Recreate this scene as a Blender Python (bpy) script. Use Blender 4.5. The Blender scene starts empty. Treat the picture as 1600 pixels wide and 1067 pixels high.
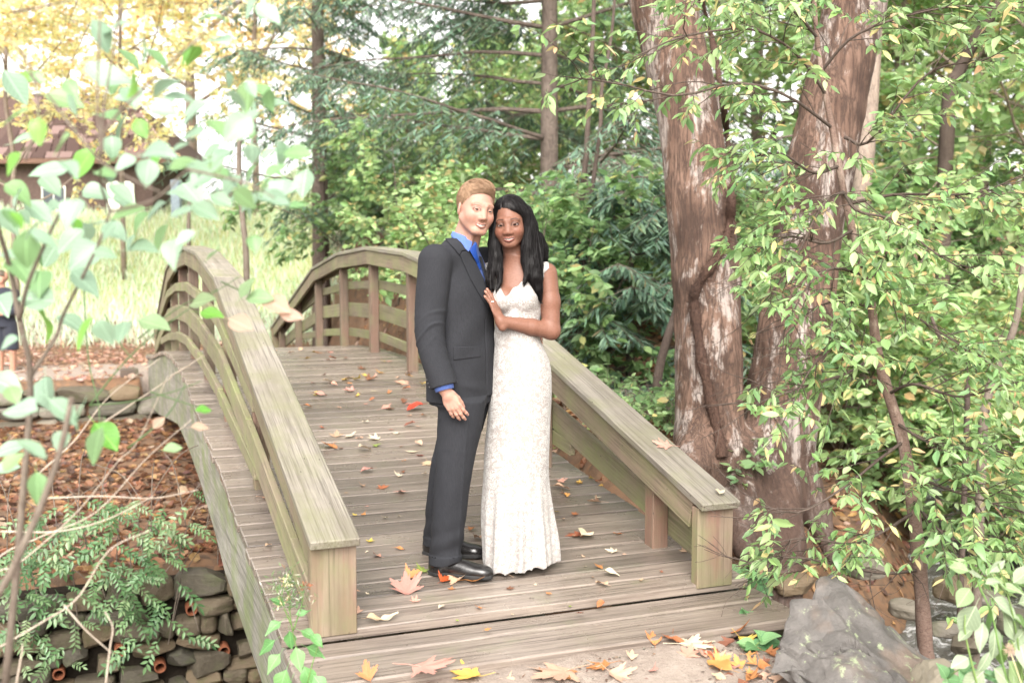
import bpy, math, random
import numpy as np
from mathutils import Matrix, Vector
R = np.random.default_rng(7)
random.seed(7)
SC = bpy.context.scene
COL = SC.collection

# ------------------------------------------------------------------ camera, sky, sun, exposure
F_PX, PITCH, YAW = 1660.8, 0.080, 0.369
CAM = np.array([-0.751, -4.19, 1.52])
cd = bpy.data.cameras.new('camera')
cam = bpy.data.objects.new('camera', cd); COL.objects.link(cam)
cam.location = CAM
cam.rotation_euler = (math.pi/2 - PITCH, 0, -YAW)
cd.sensor_width = 36.0; cd.lens = F_PX*36/1600
cd.clip_start = 0.05; cd.clip_end = 600
cd.dof.use_dof = True; cd.dof.focus_distance = 5.0; cd.dof.aperture_fstop = 2.5
SC.camera = cam

SUN_EL, SUN_AZ = math.radians(42), math.radians(203)     # high veiled sun, behind the photographer's left shoulder
w = bpy.data.worlds.new('World'); SC.world = w; w.use_nodes = True
wn = w.node_tree.nodes; wl = w.node_tree.links
for n in list(wn): wn.remove(n)
sky = wn.new('ShaderNodeTexSky'); sky.sky_type = 'NISHITA'; sky.sun_disc = False
sky.sun_elevation = SUN_EL; sky.sun_rotation = SUN_AZ
sky.air_density = 1.0; sky.dust_density = 3.0; sky.ozone_density = 0.6
hs = wn.new('ShaderNodeHueSaturation'); hs.inputs['Saturation'].default_value = 0.10   # overcast: the blue is veiled by cloud
tint = wn.new('ShaderNodeMixRGB'); tint.blend_type = 'MULTIPLY'; tint.inputs[0].default_value = 1
tint.inputs[2].default_value = (1.0, 0.965, 0.93, 1)
bg = wn.new('ShaderNodeBackground'); bg.inputs['Strength'].default_value = 0.15
wo = wn.new('ShaderNodeOutputWorld')
wl.new(sky.outputs[0], hs.inputs['Color']); wl.new(hs.outputs[0], tint.inputs[1]); wl.new(tint.outputs[0], bg.inputs['Color'])
wl.new(bg.outputs[0], wo.inputs['Surface'])
sd = bpy.data.lights.new('sun', 'SUN'); sun = bpy.data.objects.new('sun', sd); COL.objects.link(sun)
sd.energy = 1.5; sd.angle = math.radians(48); sd.color = (1, 0.95, 0.88)
_sv = Vector((math.sin(SUN_AZ)*math.cos(SUN_EL), math.cos(SUN_AZ)*math.cos(SUN_EL), math.sin(SUN_EL)))
sun.rotation_euler = _sv.to_track_quat('Z', 'Y').to_euler()
sun.location = (0, 0, 30)
vs = SC.view_settings
vs.view_transform = 'Standard'; vs.look = 'None'; vs.gamma = 1; vs.use_curve_mapping = False
vs.exposure = 1.85
SC.cycles.max_bounces = 8; SC.cycles.transparent_max_bounces = 8
SC.cycles.transmission_bounces = 4; SC.cycles.diffuse_bounces = 4; SC.cycles.glossy_bounces = 3
SC.cycles.caustics_reflective = False; SC.cycles.caustics_refractive = False
SC.cycles.sample_clamp_indirect = 6
SC.cycles.use_denoising = True

# ------------------------------------------------------------------ frames and helpers
_fw = np.array([math.sin(YAW)*math.cos(PITCH), math.cos(YAW)*math.cos(PITCH), -math.sin(PITCH)])
_rt = np.array([math.cos(YAW), -math.sin(YAW), 0.0])
_up = np.cross(_rt, _fw)
def ray(x, y): return _fw + _rt*(x-800)/F_PX + _up*(533.5-y)/F_PX
def at(x, y, d):
    """world point seen at x, y of the 1600-wide photograph, d metres deep"""
    return CAM + ray(x, y)*d
def at_s(x, y, s):
    r = ray(x, y); return CAM + r*(s-CAM[1])/r[1]
def toward(v, n): return v/np.maximum(np.linalg.norm(v, axis=-1, keepdims=True), 1e-9)

def mesh(name, V, F, smooth=False, col=None):
    """fast mesh from arrays; F is an (m,k) array, or a list of such arrays"""
    me = bpy.data.meshes.new(name)
    V = np.ascontiguousarray(V, dtype=np.float32)
    Fs = [np.asarray(f, dtype=np.int32) for f in (F if isinstance(F, list) else [F]) if len(f)]
    me.vertices.add(len(V)); me.vertices.foreach_set('co', V.ravel())
    nl = sum(f.size for f in Fs); npoly = sum(len(f) for f in Fs)
    me.loops.add(nl); me.polygons.add(npoly)
    li = np.concatenate([f.ravel() for f in Fs]); tot = np.concatenate([np.full(len(f), f.shape[1], np.int32) for f in Fs])
    st = np.concatenate([[0], np.cumsum(tot)[:-1]]).astype(np.int32)
    me.loops.foreach_set('vertex_index', li); me.polygons.foreach_set('loop_start', st)
    try: me.polygons.foreach_set('loop_total', tot)
    except Exception: pass
    me.update(calc_edges=True)
    me.polygons.foreach_set('use_smooth', np.full(npoly, bool(smooth)))
    if col is not None:
        c = np.ones((len(V), 4), np.float32); c[:, :3] = col
        at_ = me.color_attributes.new('Col', 'FLOAT_COLOR', 'POINT'); at_.data.foreach_set('color', c.ravel())
    me.validate()
    return me
def put(name, me, m=None, parent=None, mtx=None, **props):
    if m is not None and not me.materials: me.materials.append(m)
    o = bpy.data.objects.new(name, me); COL.objects.link(o)
    if m is not None and me.materials[0] != m:
        o.material_slots[0].link = 'OBJECT'; o.material_slots[0].material = m
    if parent is not None: o.parent = parent
    if mtx is not None: o.matrix_basis = mtx
    for k, v in props.items(): o[k] = v
    return o
def thing(name, label, cat, loc=(0, 0, 0), group=None):
    o = bpy.data.objects.new(name, None); COL.objects.link(o); o.location = loc
    o.empty_display_size = 0.1
    o['label'] = label; o['category'] = cat
    if group: o['group'] = group
    return o
def tag(o, label, cat, group=None):
    o['label'] = label; o['category'] = cat
    if group: o['group'] = group
    return o
class MB:
    """collects pieces into one mesh"""
    def __init__(s): s.V = []; s.F = {}; s.C = []; s.n = 0
    def add(s, V, F, col=(1, 1, 1)):
        V = np.asarray(V, float); F = [np.asarray(f) for f in (F if isinstance(F, list) else [F])]
        for f in F:
            if len(f): s.F.setdefault(f.shape[1], []).append(f + s.n)
        s.V.append(V); c = np.asarray(col, float)
        s.C.append(np.broadcast_to(c, (len(V), 3))); s.n += len(V)
    def mesh(s, name, smooth=False, col=True):
        return mesh(name, np.concatenate(s.V), [np.concatenate(v) for v in s.F.values()], smooth, np.concatenate(s.C) if col else None)
def box_arrays(lx, ly, lz, b=0.004, c=(0, 0, 0)):
    """bevelled box, 24 verts"""
    h = np.array([lx, ly, lz])/2; b = min(b, h.min()*0.8)
    V = []; idx = {}
    for sx in (-1, 1):
        for sy in (-1, 1):
            for sz in (-1, 1):
                for ax in range(3):
                    p = np.array([sx, sy, sz])*(h-b); p[ax] = (sx, sy, sz)[ax]*h[ax]
                    idx[(sx, sy, sz, ax)] = len(V); V.append(p)
    V = np.array(V)+np.array(c); Q = []; T = []
    for ax in range(3):
        o1, o2 = [a for a in range(3) if a != ax]
        for s in (-1, 1):
            q = []
            for a, bb in ((-1, -1), (1, -1), (1, 1), (-1, 1)):
                k = [0, 0, 0]; k[ax] = s; k[o1] = a; k[o2] = bb; q.append(idx[(*k, ax)])
            Q.append(q if (s > 0) == (ax != 1) else q[::-1])
    for ax in range(3):            # edge strips along ax
        o1, o2 = [a for a in range(3) if a != ax]
        for s1 in (-1, 1):
            for s2 in (-1, 1):
                def g(e, which):
                    k = [0, 0, 0]; k[ax] = e; k[o1] = s1; k[o2] = s2; return idx[(*k, which)]
                q = [g(-1, o1), g(1, o1), g(1, o2), g(-1, o2)]
                Q.append(q if (s1*s2 > 0) == (ax != 1) else q[::-1])
    for sx in (-1, 1):
        for sy in (-1, 1):
            for sz in (-1, 1):
                t = [idx[(sx, sy, sz, a)] for a in range(3)]
                T.append(t if sx*sy*sz > 0 else t[::-1])
    return V, [np.array(Q), np.array(T)]
def frame(x, z_hint, loc):
    x = np.asarray(x, float); x = x/np.linalg.norm(x)
    z = np.asarray(z_hint, float); z = z - x*(z@x); z = z/np.linalg.norm(z); y = np.cross(z, x)
    M = Matrix.Identity(4)
    for i in range(3):
        M[i][0], M[i][1], M[i][2], M[i][3] = x[i], y[i], z[i], loc[i]
    return M
def tube(pts, rad, n=6, cap=True):
    P = np.asarray(pts, float); k = len(P); r = np.broadcast_to(np.asarray(rad, float), (k,))
    T = np.gradient(P, axis=0); T = toward(T, 1)
    ref = np.array([0.0, 0, 1]) if abs(T[0][2]) < 0.9 else np.array([1.0, 0, 0])
    U = np.zeros_like(P); u = ref - T[0]*(ref@T[0]); u /= np.linalg.norm(u)
    for i in range(k):
        u = u - T[i]*(u@T[i]); u /= max(np.linalg.norm(u), 1e-9); U[i] = u
    W = np.cross(T, U); a = np.linspace(0, 2*np.pi, n, endpoint=False)
    V = (P[:, None] + r[:, None, None]*(np.cos(a)[None, :, None]*U[:, None] + np.sin(a)[None, :, None]*W[:, None])).reshape(-1, 3)
    i = np.arange(k-1)[:, None]*n; j = np.arange(n)[None]; j2 = (j+1) % n
    F = np.stack([i+j, i+j2, i+n+j2, i+n+j], -1).reshape(-1, 4)
    if not cap: return V, [F]
    V = np.concatenate([V, P[:1], P[-1:]]); jj = np.arange(n)
    c0 = np.stack([np.full(n, k*n), (jj+1) % n, jj], 1); c1 = np.stack([np.full(n, k*n+1), (k-1)*n+jj, (k-1)*n+(jj+1) % n], 1)
    return V, [F, np.concatenate([c0, c1])]
def bend(a, b, n=6, sag=0.0, wob=0.0, rng=R):
    a = np.asarray(a, float); b = np.asarray(b, float); t = np.linspace(0, 1, n)[:, None]
    P = a + (b-a)*t; L = np.linalg.norm(b-a)
    P[:, 2] += (sag*4*t*(1-t)*L)[:, 0]
    if wob: P[1:-1] += rng.normal(0, wob*L, (n-2, 3))
    return P
def spline(pts, n):
    """Catmull-Rom through pts"""
    P = np.asarray(pts, float); P = np.concatenate([[2*P[0]-P[1]], P, [2*P[-1]-P[-2]]])
    m = len(P)-3; t = np.linspace(0, m-1e-6, n); i = t.astype(int); f = (t-i)[:, None]
    a, b, c, d = P[i], P[i+1], P[i+2], P[i+3]
    return 0.5*(2*b + (c-a)*f + (2*a-5*b+4*c-d)*f**2 + (3*b-a-3*c+d)*f**3)

# ------------------------------------------------------------------ materials
class NT:
    def __init__(s, name):
        s.m = bpy.data.materials.new(name); s.m.use_nodes = True
        s.t = s.m.node_tree; s.n = s.t.nodes; s.l = s.t.links
        s.p = s.n['Principled BSDF']; s.out = s.n['Material Output']
    def add(s, typ, **kw):
        n = s.n.new('ShaderNode'+typ)
        for k, v in kw.items():
            if k in n.inputs.keys() if isinstance(k, str) else False: s.set(n, k, v)
            else: setattr(n, k, v)
        return n
    def set(s, n, k, v):
        if hasattr(v, 'links') or isinstance(v, bpy.types.NodeSocket): s.l.new(v, n.inputs[k])
        else: n.inputs[k].default_value = v
    def coord(s, which='Object', scale=(1, 1, 1), rnd=True, rot=(0, 0, 0)):
        tc = s.n.new('ShaderNodeTexCoord'); mp = s.n.new('ShaderNodeMapping')
        s.l.new(tc.outputs[which], mp.inputs['Vector']); mp.inputs['Scale'].default_value = scale; mp.inputs['Rotation'].default_value = rot
        if rnd:
            oi = s.n.new('ShaderNodeObjectInfo'); mu = s.n.new('ShaderNodeVectorMath'); mu.operation = 'SCALE'
            cb = s.n.new('ShaderNodeCombineXYZ')
            for i in range(3): s.l.new(oi.outputs['Random'], cb.inputs[i])
            s.l.new(cb.outputs[0], mu.inputs[0]); mu.inputs['Scale'].default_value = 37.0
            s.l.new(mu.outputs[0], mp.inputs['Location'])
        return mp.outputs[0]
    def noise(s, vec, scale=5, detail=5, rough=0.6, dist=0.0):
        n = s.n.new('ShaderNodeTexNoise'); s.l.new(vec, n.inputs['Vector'])
        n.inputs['Scale'].default_value = scale; n.inputs['Detail'].default_value = detail
        n.inputs['Roughness'].default_value = rough; n.inputs['Distortion'].default_value = dist
        return n.outputs[0]
    def voro(s, vec, scale=5, feature='F1', out='Distance', rnd=1.0):
        n = s.n.new('ShaderNodeTexVoronoi'); n.feature = feature; s.l.new(vec, n.inputs['Vector']); n.inputs['Scale'].default_value = scale
        n.inputs['Randomness'].default_value = rnd
        return n.outputs[out]
    def ramp(s, fac, stops, interp='LINEAR'):
        n = s.n.new('ShaderNodeValToRGB'); s.l.new(fac, n.inputs[0]); n.color_ramp.interpolation = interp
        e = n.color_ramp.elements
        while len(e) < len(stops): e.new(0.5)
        for i, (p, c) in enumerate(stops):
            e[i].position = p; e[i].color = (*(c if hasattr(c, '__len__') else (c, c, c)), 1)
        return n.outputs[0]
    def mix(s, fac, a, b, mode='MIX'):
        n = s.n.new('ShaderNodeMixRGB'); n.blend_type = mode
        for k, v in ((0, fac), (1, a), (2, b)):
            if isinstance(v, bpy.types.NodeSocket): s.l.new(v, n.inputs[k])
            else: n.inputs[k].default_value = v if k == 0 else (*v, 1)
        return n.outputs[0]
    def math(s, op, a, b=0.5):
        n = s.n.new('ShaderNodeMath'); n.operation = op
        for k, v in ((0, a), (1, b)):
            if isinstance(v, bpy.types.NodeSocket): s.l.new(v, n.inputs[k])
            else: n.inputs[k].default_value = v
        return n.outputs[0]
    def sep(s, vec, i):
        n = s.n.new('ShaderNodeSeparateXYZ'); s.l.new(vec, n.inputs[0]); return n.outputs[i]
    def attr(s, name='Col'):
        n = s.n.new('ShaderNodeAttribute'); n.attribute_name = name; return n.outputs['Color']
    def rand(s): return s.n.new('ShaderNodeObjectInfo').outputs['Random']
    def bump(s, h, strength=0.4, dist=0.01):
        n = s.n.new('ShaderNodeBump'); s.l.new(h, n.inputs['Height']); n.inputs['Strength'].default_value = strength; n.inputs['Distance'].default_value = dist
        s.l.new(n.outputs[0], s.p.inputs['Normal']); return n.outputs[0]
    def base(s, c, rough=0.7, spec=0.4):
        if isinstance(c, bpy.types.NodeSocket): s.l.new(c, s.p.inputs['Base Color'])
        else: s.p.inputs['Base Color'].default_value = (*c, 1)
        if isinstance(rough, bpy.types.NodeSocket): s.l.new(rough, s.p.inputs['Roughness'])
        else: s.p.inputs['Roughness'].default_value = rough
        s.p.inputs['Specular IOR Level'].default_value = spec
        return s.m

def wood(name, c1, c2, dark, algae=None, algae_amt=0.5, rough=(0.45, 0.75), grain=1.0, vary=0.35, red=None, zgrad=None, wet=0.0):
    """weathered timber, grain along local x"""
    g = NT(name)
    v = g.coord('Object', (1.2, 14, 14)); v2 = g.coord('Object', (1, 1, 1)); v3 = g.coord('Object', (0.8, 40, 40))
    n1 = g.noise(v, 2.2*grain, 6, 0.65, 0.6); n2 = g.noise(v3, 2.0, 4, 0.7); n3 = g.noise(v2, 3.1, 5, 0.62)
    c = g.mix(g.ramp(n1, [(0.3, 0), (0.7, 1)]), c1, c2)
    c = g.mix(g.ramp(n2, [(0.36, 0.8), (0.52, 0.0)]), c, dark)
    if red is not None: c = g.mix(g.ramp(g.noise(v, 1.1, 3), [(0.47, 0), (0.62, 0.85)]), c, red)
    if algae is not None:
        m = g.ramp(g.math('ADD', n3, g.math('MULTIPLY', g.math('SUBTRACT', n1, 0.5), 0.22)), [(0.62-0.3*algae_amt, 0), (0.86-0.3*algae_amt, 0.8)])
        if zgrad is not None:
            z = g.sep(g.n.new('ShaderNodeTexCoord').outputs['Object'], zgrad[0])
            zz = g.ramp(g.math('MULTIPLY_ADD', z, zgrad[1]), [(0.0, 0), (1, 1)]) if False else None
        c = g.mix(m, c, algae)
    st = g.noise(g.coord('Object', (.9, 3, 3)), 1.6, 5, .65); c = g.mix(g.ramp(st, [(.42, 0), (.68, .55)]), c, tuple(x*1.9 for x in dark))
    hv = g.n.new('ShaderNodeHueSaturation'); g.l.new(c, hv.inputs['Color'])
    r = g.math('ADD', g.math('MULTIPLY', g.math('SUBTRACT', g.rand(), 0.5), vary), 1.0); g.l.new(r, hv.inputs['Value'])
    vo = g.voro(g.coord('Object', (3.2, 9, 9)), 2.0); knot = g.ramp(vo, [(0.03, 1), (0.07, 0)])
    c = g.mix(knot, hv.outputs[0], tuple(x*0.7 for x in dark))
    rr = g.ramp(g.noise(v2, 2.3, 4), [(0.35, rough[0]), (0.7, rough[1])])
    g.bump(g.math('ADD', g.math('MULTIPLY', n1, 0.6), g.math('MULTIPLY', n2, 0.7)), 0.5, 0.006)
    return g.base(c, rr, 0.45+wet)
M = {}
M['deck'] = wood('deck_wood', (.245, .205, .172), (.165, .135, .113), (.055, .043, .036), algae=(.15, .155, .09), algae_amt=0.18, rough=(0.2, 0.5), vary=0.55, wet=0.2)
M['cap'] = wood('cap_wood', (0.274, 0.247, 0.209), (0.201, 0.182, 0.152), (0.065, 0.055, 0.042), algae=(0.190, 0.190, 0.106), algae_amt=0.65, rough=(0.5, 0.8), vary=0.2)
M['rail'] = wood('rail_wood', (.25, .205, .145), (.19, .155, .105), (.07, .055, .04), algae=(.19, .215, .085), algae_amt=0.85, rough=(0.55, 0.85), vary=0.25)
M['beam'] = wood('beam_wood', (.245, .19, .135), (.18, .135, .095), (.06, .045, .032), algae=(.185, .20, .085), algae_amt=0.68, rough=(0.55, 0.85), vary=0.25)
M['post'] = wood('post_wood', (.20, .14, .10), (.14, .095, .07), (.05, .035, .027), algae=(.16, .17, .085), algae_amt=0.5, rough=(0.5, 0.8), vary=0.25, red=(.185, .105, .075))
M['endpost'] = wood('end_post_wood', (.25, .19, .14), (.19, .14, .10), (.06, .042, .03), algae=(.17, .185, .085), algae_amt=0.7, rough=(0.5, 0.8), vary=0.1, red=(.23, .125, .095))
M['girder'] = wood('girder_wood', (.34, .32, .285), (.20, .19, .155), (.055, .052, .042), algae=(.155, .205, .06), algae_amt=0.62, rough=(0.6, 0.9), vary=0.05)
M['old'] = wood('old_wood', (0.106, 0.076, 0.057), (0.068, 0.049, 0.038), (0.023, 0.018, 0.015), algae=(0.076, 0.091, 0.038), algae_amt=0.4)
def plain(name, c, rough=0.7, spec=0.4, var=0.25, scale=20, bump=0.2, dist=0.003):
    g = NT(name); v = g.coord('Object', rnd=False); n = g.noise(v, scale, 4)
    cc = g.mix(g.ramp(n, [(0.3, 0), (0.7, 1)]), tuple(x*(1-var) for x in c), tuple(min(1, x*(1+var)) for x in c))
    if bump: g.bump(n, bump, dist)
    return g.base(cc, rough, spec)
def leafmat(name, trans=0.35, rough=0.45, col=None, spec=0.35, vein=False, vary=0.35):
    """leaf: colour from the 'Col' attribute (or col), some light passes through"""
    g = NT(name)
    c = g.attr() if col is None else g.mix(0.0, col, col)
    if col is not None:
        hv = g.n.new('ShaderNodeHueSaturation'); g.l.new(c, hv.inputs['Color'])
        g.l.new(g.math('ADD', g.math('MULTIPLY', g.math('SUBTRACT', g.rand(), 0.5), vary), 1.0), hv.inputs['Value'])
        wn_ = g.n.new('ShaderNodeTexWhiteNoise'); wn_.noise_dimensions = '1D'; g.l.new(g.rand(), wn_.inputs['W'])
        g.l.new(g.math('ADD', g.math('MULTIPLY', g.math('SUBTRACT', wn_.outputs[0], 0.5), 0.035), 0.5), hv.inputs['Hue'])
        v = g.coord('Object', (1, 1, 1)); n = g.noise(v, 45, 4)
        c = g.mix(g.ramp(n, [(0.4, 0), (0.75, 0.35)]), hv.outputs[0], tuple(min(1, x*1.5) for x in col))
        if vein:
            sp = g.n.new('ShaderNodeTexCoord').outputs['Object']
            y = g.math('ABSOLUTE', g.sep(sp, 1)); x = g.sep(sp, 0)
            mid = g.ramp(y, [(0.006, 1), (0.02, 0)])
            wv = g.math('FRACT', g.math('MULTIPLY', g.math('SUBTRACT', x, g.math('MULTIPLY', y, 0.9)), 7.0), 0.5)
            ve = g.ramp(wv, [(0.0, 0.6), (0.10, 0), (0.9, 0), (1.0, 0.6)])
            mm = g.math('MAXIMUM', mid, g.math('MULTIPLY', ve, 0.6))
            c = g.mix(mm, c, tuple(min(1, x*1.7+.02) for x in col)); g.bump(mm, 0.3, 0.004)
    g.base(c, rough, spec)
    tr = g.n.new('ShaderNodeBsdfTranslucent'); ms = g.n.new('ShaderNodeMixShader'); ms.inputs[0].default_value = trans
    g.l.new(c, tr.inputs['Color']); g.l.new(g.p.outputs[0], ms.inputs[1]); g.l.new(tr.outputs[0], ms.inputs[2]); g.l.new(ms.outputs[0], g.out.inputs['Surface'])
    return g.m

# ------------------------------------------------------------------ terrain
S_END = 13.11
def zdk(s):
    u = np.clip(np.asarray(s, float)/(S_END/2), 0, 2)
    return .526*(.35*(1-(1-u)**2) + .65*(1-np.cos(np.pi*u))/2)
def sm(x, a, b):
    t = np.clip((x-a)/(b-a), 0, 1); return t*t*(3-2*t)
_ct = np.array([-30, -15, -2, 0, 2, 3.4, 4.6, 5.6, 7, 10, 16, 40.0])
_cs = np.array([2.4, 2.6, 2.4, 2.2, 1.5, 1.0, 1.1, 1.8, 3.2, 6, 12, 30.0])
_P = R.uniform(0, 6.28, (12, 2)); _K = R.normal(0, 1, (12, 2))
def bumps(x, y, sc=1.0):
    z = 0
    for i in range(12):
        f = 0.35*1.35**i; z = z + np.sin(f*(_K[i, 0]*x+_K[i, 1]*y)/sc+_P[i, 0])*0.5/(1+i*0.6)
    return z
def zland(t, s):
    t = np.asarray(t, float); s = np.asarray(s, float)
    c = np.interp(t, _ct, _cs); d = s-c
    hw = np.interp(t, [-30, 0, 2, 3.4, 5, 9, 40], [1.5, 1.5, 1.0, .65, .75, .9, 1.2])
    bed = np.interp(t, [-30, 1, 4, 6, 12, 40], [-1.9, -1.78, -1.6, -1.5, -1.2, 0])
    near = -.075 + .012*bumps(t*3, s*3) + sm(np.abs(t), 6, 30)*1.2
    zn = bed + (near-bed)*sm(-d, hw*0.85, hw*0.85+np.interp(t, [-5, 0, 1.7, 2.2, 3, 6], [1.6, 1.3, 1.15, 1.9, 2.5, 3.0]))
    # far side, left of the trees: dry wall at s=4, leafy shelf, retaining wall at s=12.7, path and meadow behind
    shelf = -.84 - .1*sm(s, 5, 12) + .07*bumps(t, s)
    up = -.32 + 3.6*sm(s+0.15*t, 15.5, 36) + .05*bumps(t, s)*sm(s, 16, 20)
    zl = np.where(s < 4.22, bed, shelf); zl = zl + (up-zl)*sm(s, 12.55, 12.8)
    # far side, right: a leafy bank that carries the big tree
    bank = .10 + .06*(s-2.6) + .9*sm(s, 6, 16) + 1.6*sm(s, 14, 34) + .06*bumps(t, s)
    bank = bank - .95*sm(t, 3.7, 4.6)*(1-sm(s, 3.5, 7.5)) - .25*sm(t, 2.6, 3.4)*(1-sm(s, 1.8, 3.0))
    e = 0.75+.5*sm(t, 5, 8)
    zr = bed + (bank-bed)*sm(d, hw*0.8, hw*0.8+e+.35*sm(t, 4.5, 7)*2)
    k = sm(t - .10*(s-4), 1.9, 2.9)
    zf = zl*(1-k) + zr*k
    return np.where(d < 0, zn, np.where((k < 0.5) & (s < 4.22), bed*(1-k)+zr*k, zf))
def ground():
    a = np.concatenate([np.arange(-150, -24, 6), np.arange(-24, -6, .5), np.arange(-6, 9, .09), np.arange(9, 24, .5), np.arange(24, 160, 6)])
    b = np.concatenate([np.arange(-40, -6, 3), np.arange(-6, 6, .09), np.arange(6, 14, .14), np.arange(14, 40, .4), np.arange(40, 260, 8)])
    X, Y = np.meshgrid(a, b, indexing='ij'); Z = zland(X, Y)
    nearc = (np.hypot(X, Y) < 12)
    Z = Z + nearc*(0.012*np.sin(9*X+3*np.sin(7*Y))*np.sin(8*Y) + .008*np.sin(23*X+5*Y)*np.sin(19*Y-4*X))*1.0
    under = (X > -.2) & (X < 2.15) & (Y > -.36) & (Y < 13.6)          # nothing pokes through the deck
    Z = np.where(under, np.minimum(Z, np.where(Y < .6, -.115, zdk(Y)-.75)), Z)
    V = np.stack([X, Y, Z], -1).reshape(-1, 3); n, m = X.shape
    i = np.arange(n-1)[:, None]*m; j = np.arange(m-1)[None]
    F = np.stack([i+j, i+m+j, i+m+j+1, i+j+1], -1).reshape(-1, 4)
    c = np.interp(X, _ct, _cs); d = Y-c
    path = (1-sm(d, -2.3, -1.7))*(1-sm(np.abs(X-.6), 5, 8)); path = np.maximum(path, sm(Y, 12.8, 13.2)*(1-sm(Y+.1*X, 14.6, 15.6))*(1-sm(X, 1.5, 3)))
    grass = sm(Y+.15*X, 18.5, 22)*(1-sm(X-.1*Y, 2.0, 5)) + sm(Y, 30, 45)
    C = np.stack([path, np.clip(grass, 0, 1), np.zeros_like(path)], -1).reshape(-1, 3)
    g = NT('ground_soil'); v = g.coord('Object', rnd=False)
    n1 = g.noise(v, 2.2, 7, .65); n2 = g.noise(v, 22, 5, .65); n3 = g.noise(v, 130, 3, .6)
    soil = g.mix(g.ramp(n1, [(.35, 0), (.68, 1)]), (.055, .036, .024), (.15, .095, .062))
    soil = g.mix(g.ramp(g.voro(v, 17, out='Color'), [(.2, 0), (.9, .8)]), soil, (.20, .11, .06))
    dirt = g.mix(g.ramp(n2, [(.3, 0), (.7, 1)]), (.23, .185, .155), (.32, .27, .23))
    dirt = g.mix(g.ramp(n3, [(.56, 0), (.72, .7)]), dirt, (.13, .10, .083))
    dirt = g.mix(g.ramp(n1, [(.5, 0), (.75, .6)]), dirt, (.19, .15, .125))
    gr = g.mix(g.ramp(n1, [(.35, 0), (.68, 1)]), (.28, .34, .13), (.42, .42, .22))
    a_ = g.attr(); sp = g.n.new('ShaderNodeSeparateColor'); g.l.new(a_, sp.inputs[0])
    nz = g.math('SUBTRACT', g.noise(v, 3.5, 5), .5)
    k1 = g.ramp(g.math('ADD', sp.outputs[0], nz), [(.4, 0), (.6, 1)]); k2 = g.ramp(g.math('ADD', sp.outputs[1], nz), [(.35, 0), (.65, 1)])
    c = g.mix(k1, soil, dirt); c = g.mix(k2, c, gr)
    g.bump(g.math('ADD', g.math('MULTIPLY', n2, .7), g.math('MULTIPLY', n3, .4)), .6, .02)
    mt = g.base(c, .85, .25)
    put('ground', mesh('ground', V, F, True, C), mt, kind='structure')
ground()

# ------------------------------------------------------------------ creek
def creek():
    t = np.concatenate([np.arange(-14, 3, .3), np.arange(3, 9, .06), np.arange(9, 18, .3)]); q = np.linspace(-1.5, 1.5, 50)
    c = np.interp(t, _ct, _cs); X = np.repeat(t[:, None], 50, 1); Y = c[:, None]+q[None]
    Z = np.interp(X, [-30, 1, 4, 5.5, 6.3, 12, 40], [-1.84, -1.72, -1.52, -1.38, -1.3, -1.05, .1])
    Z = Z + sm(X, 3, 5)*.022*np.sin(13*X+4*np.sin(6*Y))*np.sin(9*Y+2*X)
    V = np.stack([X, Y, Z], -1).reshape(-1, 3); i = np.arange(len(t)-1)[:, None]*50; j = np.arange(49)[None]
    F = np.stack([i+j, i+50+j, i+51+j, i+j+1], -1).reshape(-1, 4)
    g = NT('creek_water'); v = g.coord('Object', (1, 1, 1), rnd=False)
    n = g.noise(v, 9, 5, .65, 1.2); foam = g.ramp(g.noise(v, 6, 6, .7, 1.5), [(.5, 0), (.66, .8)])
    c = g.mix(foam, (.10, .095, .085), (.75, .75, .76)); g.bump(n, .8, .05)
    put('creek_water', mesh('creek_water', V, F, True), g.base(c, .12, .5), kind='structure')
creek()

# ------------------------------------------------------------------ the footbridge
W_POST = .19; T_IN = 1.79                       # post width, right rail's inner face
POSTS = [.52, 2.02, 3.57, 5.10, 6.555, 8.01, 9.54, 11.09, 12.59]
bridge = thing('footbridge', 'arched wooden footbridge with weathered plank deck and curved railings over the creek', 'bridge')
def sym(s, kx, kz):
    s = np.asarray(s, float); s = np.where(s > S_END/2, S_END-s, s); return np.interp(s, kx, kz)
def cap_z(s): return sym(s, [0, 3.57, 5.10, 6.555], [.405, 1.376, 1.56, 1.62])
def board(name, A, B, wy, wz, m, zh=(0, 0, 1), b=.004, over=0.0):
    A = np.asarray(A, float); B = np.asarray(B, float); L = np.linalg.norm(B-A)+over
    V, F = box_arrays(L, wy, wz, b)
    return put(name, mesh(name, V, F), m, bridge, frame(B-A, zh, (A+B)/2))
# deck planks, each one its own board, 16 cm apart
s = -.425; k = 0
edges = [-.425, -.165, .002]
while edges[-1] < S_END+.1: edges.append(edges[-1]+.16+R.normal(0, .004))
edges += [edges[-1]+.17, edges[-1]+.43]
pm = [mesh('plank', *box_arrays(2.19, w_, .045, .005)) for w_ in (.149, .151, .147)]
for i in range(len(edges)-1):
    a, b = edges[i], edges[i+1]; c = (a+b)/2
    za = float(zdk(a)) if a > 0 else .0; zb = float(zdk(b)) if b > 0 else .0
    if b <= .01 or a >= S_END: za = zb = -.05 if i in (0, len(edges)-2) else -.045
    L = 2.19
    if i in (0, 1): me = mesh('plank', *box_arrays(L+.02, b-a-.011, .05, .008))
    else: me = pm[i % 3]
    off = R.normal(0, .006)
    put('plank', me, M['deck'], bridge, frame((1, R.normal(0, .0015), R.normal(0, .0012)), (0, -(zb-za), b-a), (.985+off, c, (za+zb)/2-.024+R.normal(0, .0015))))
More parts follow.
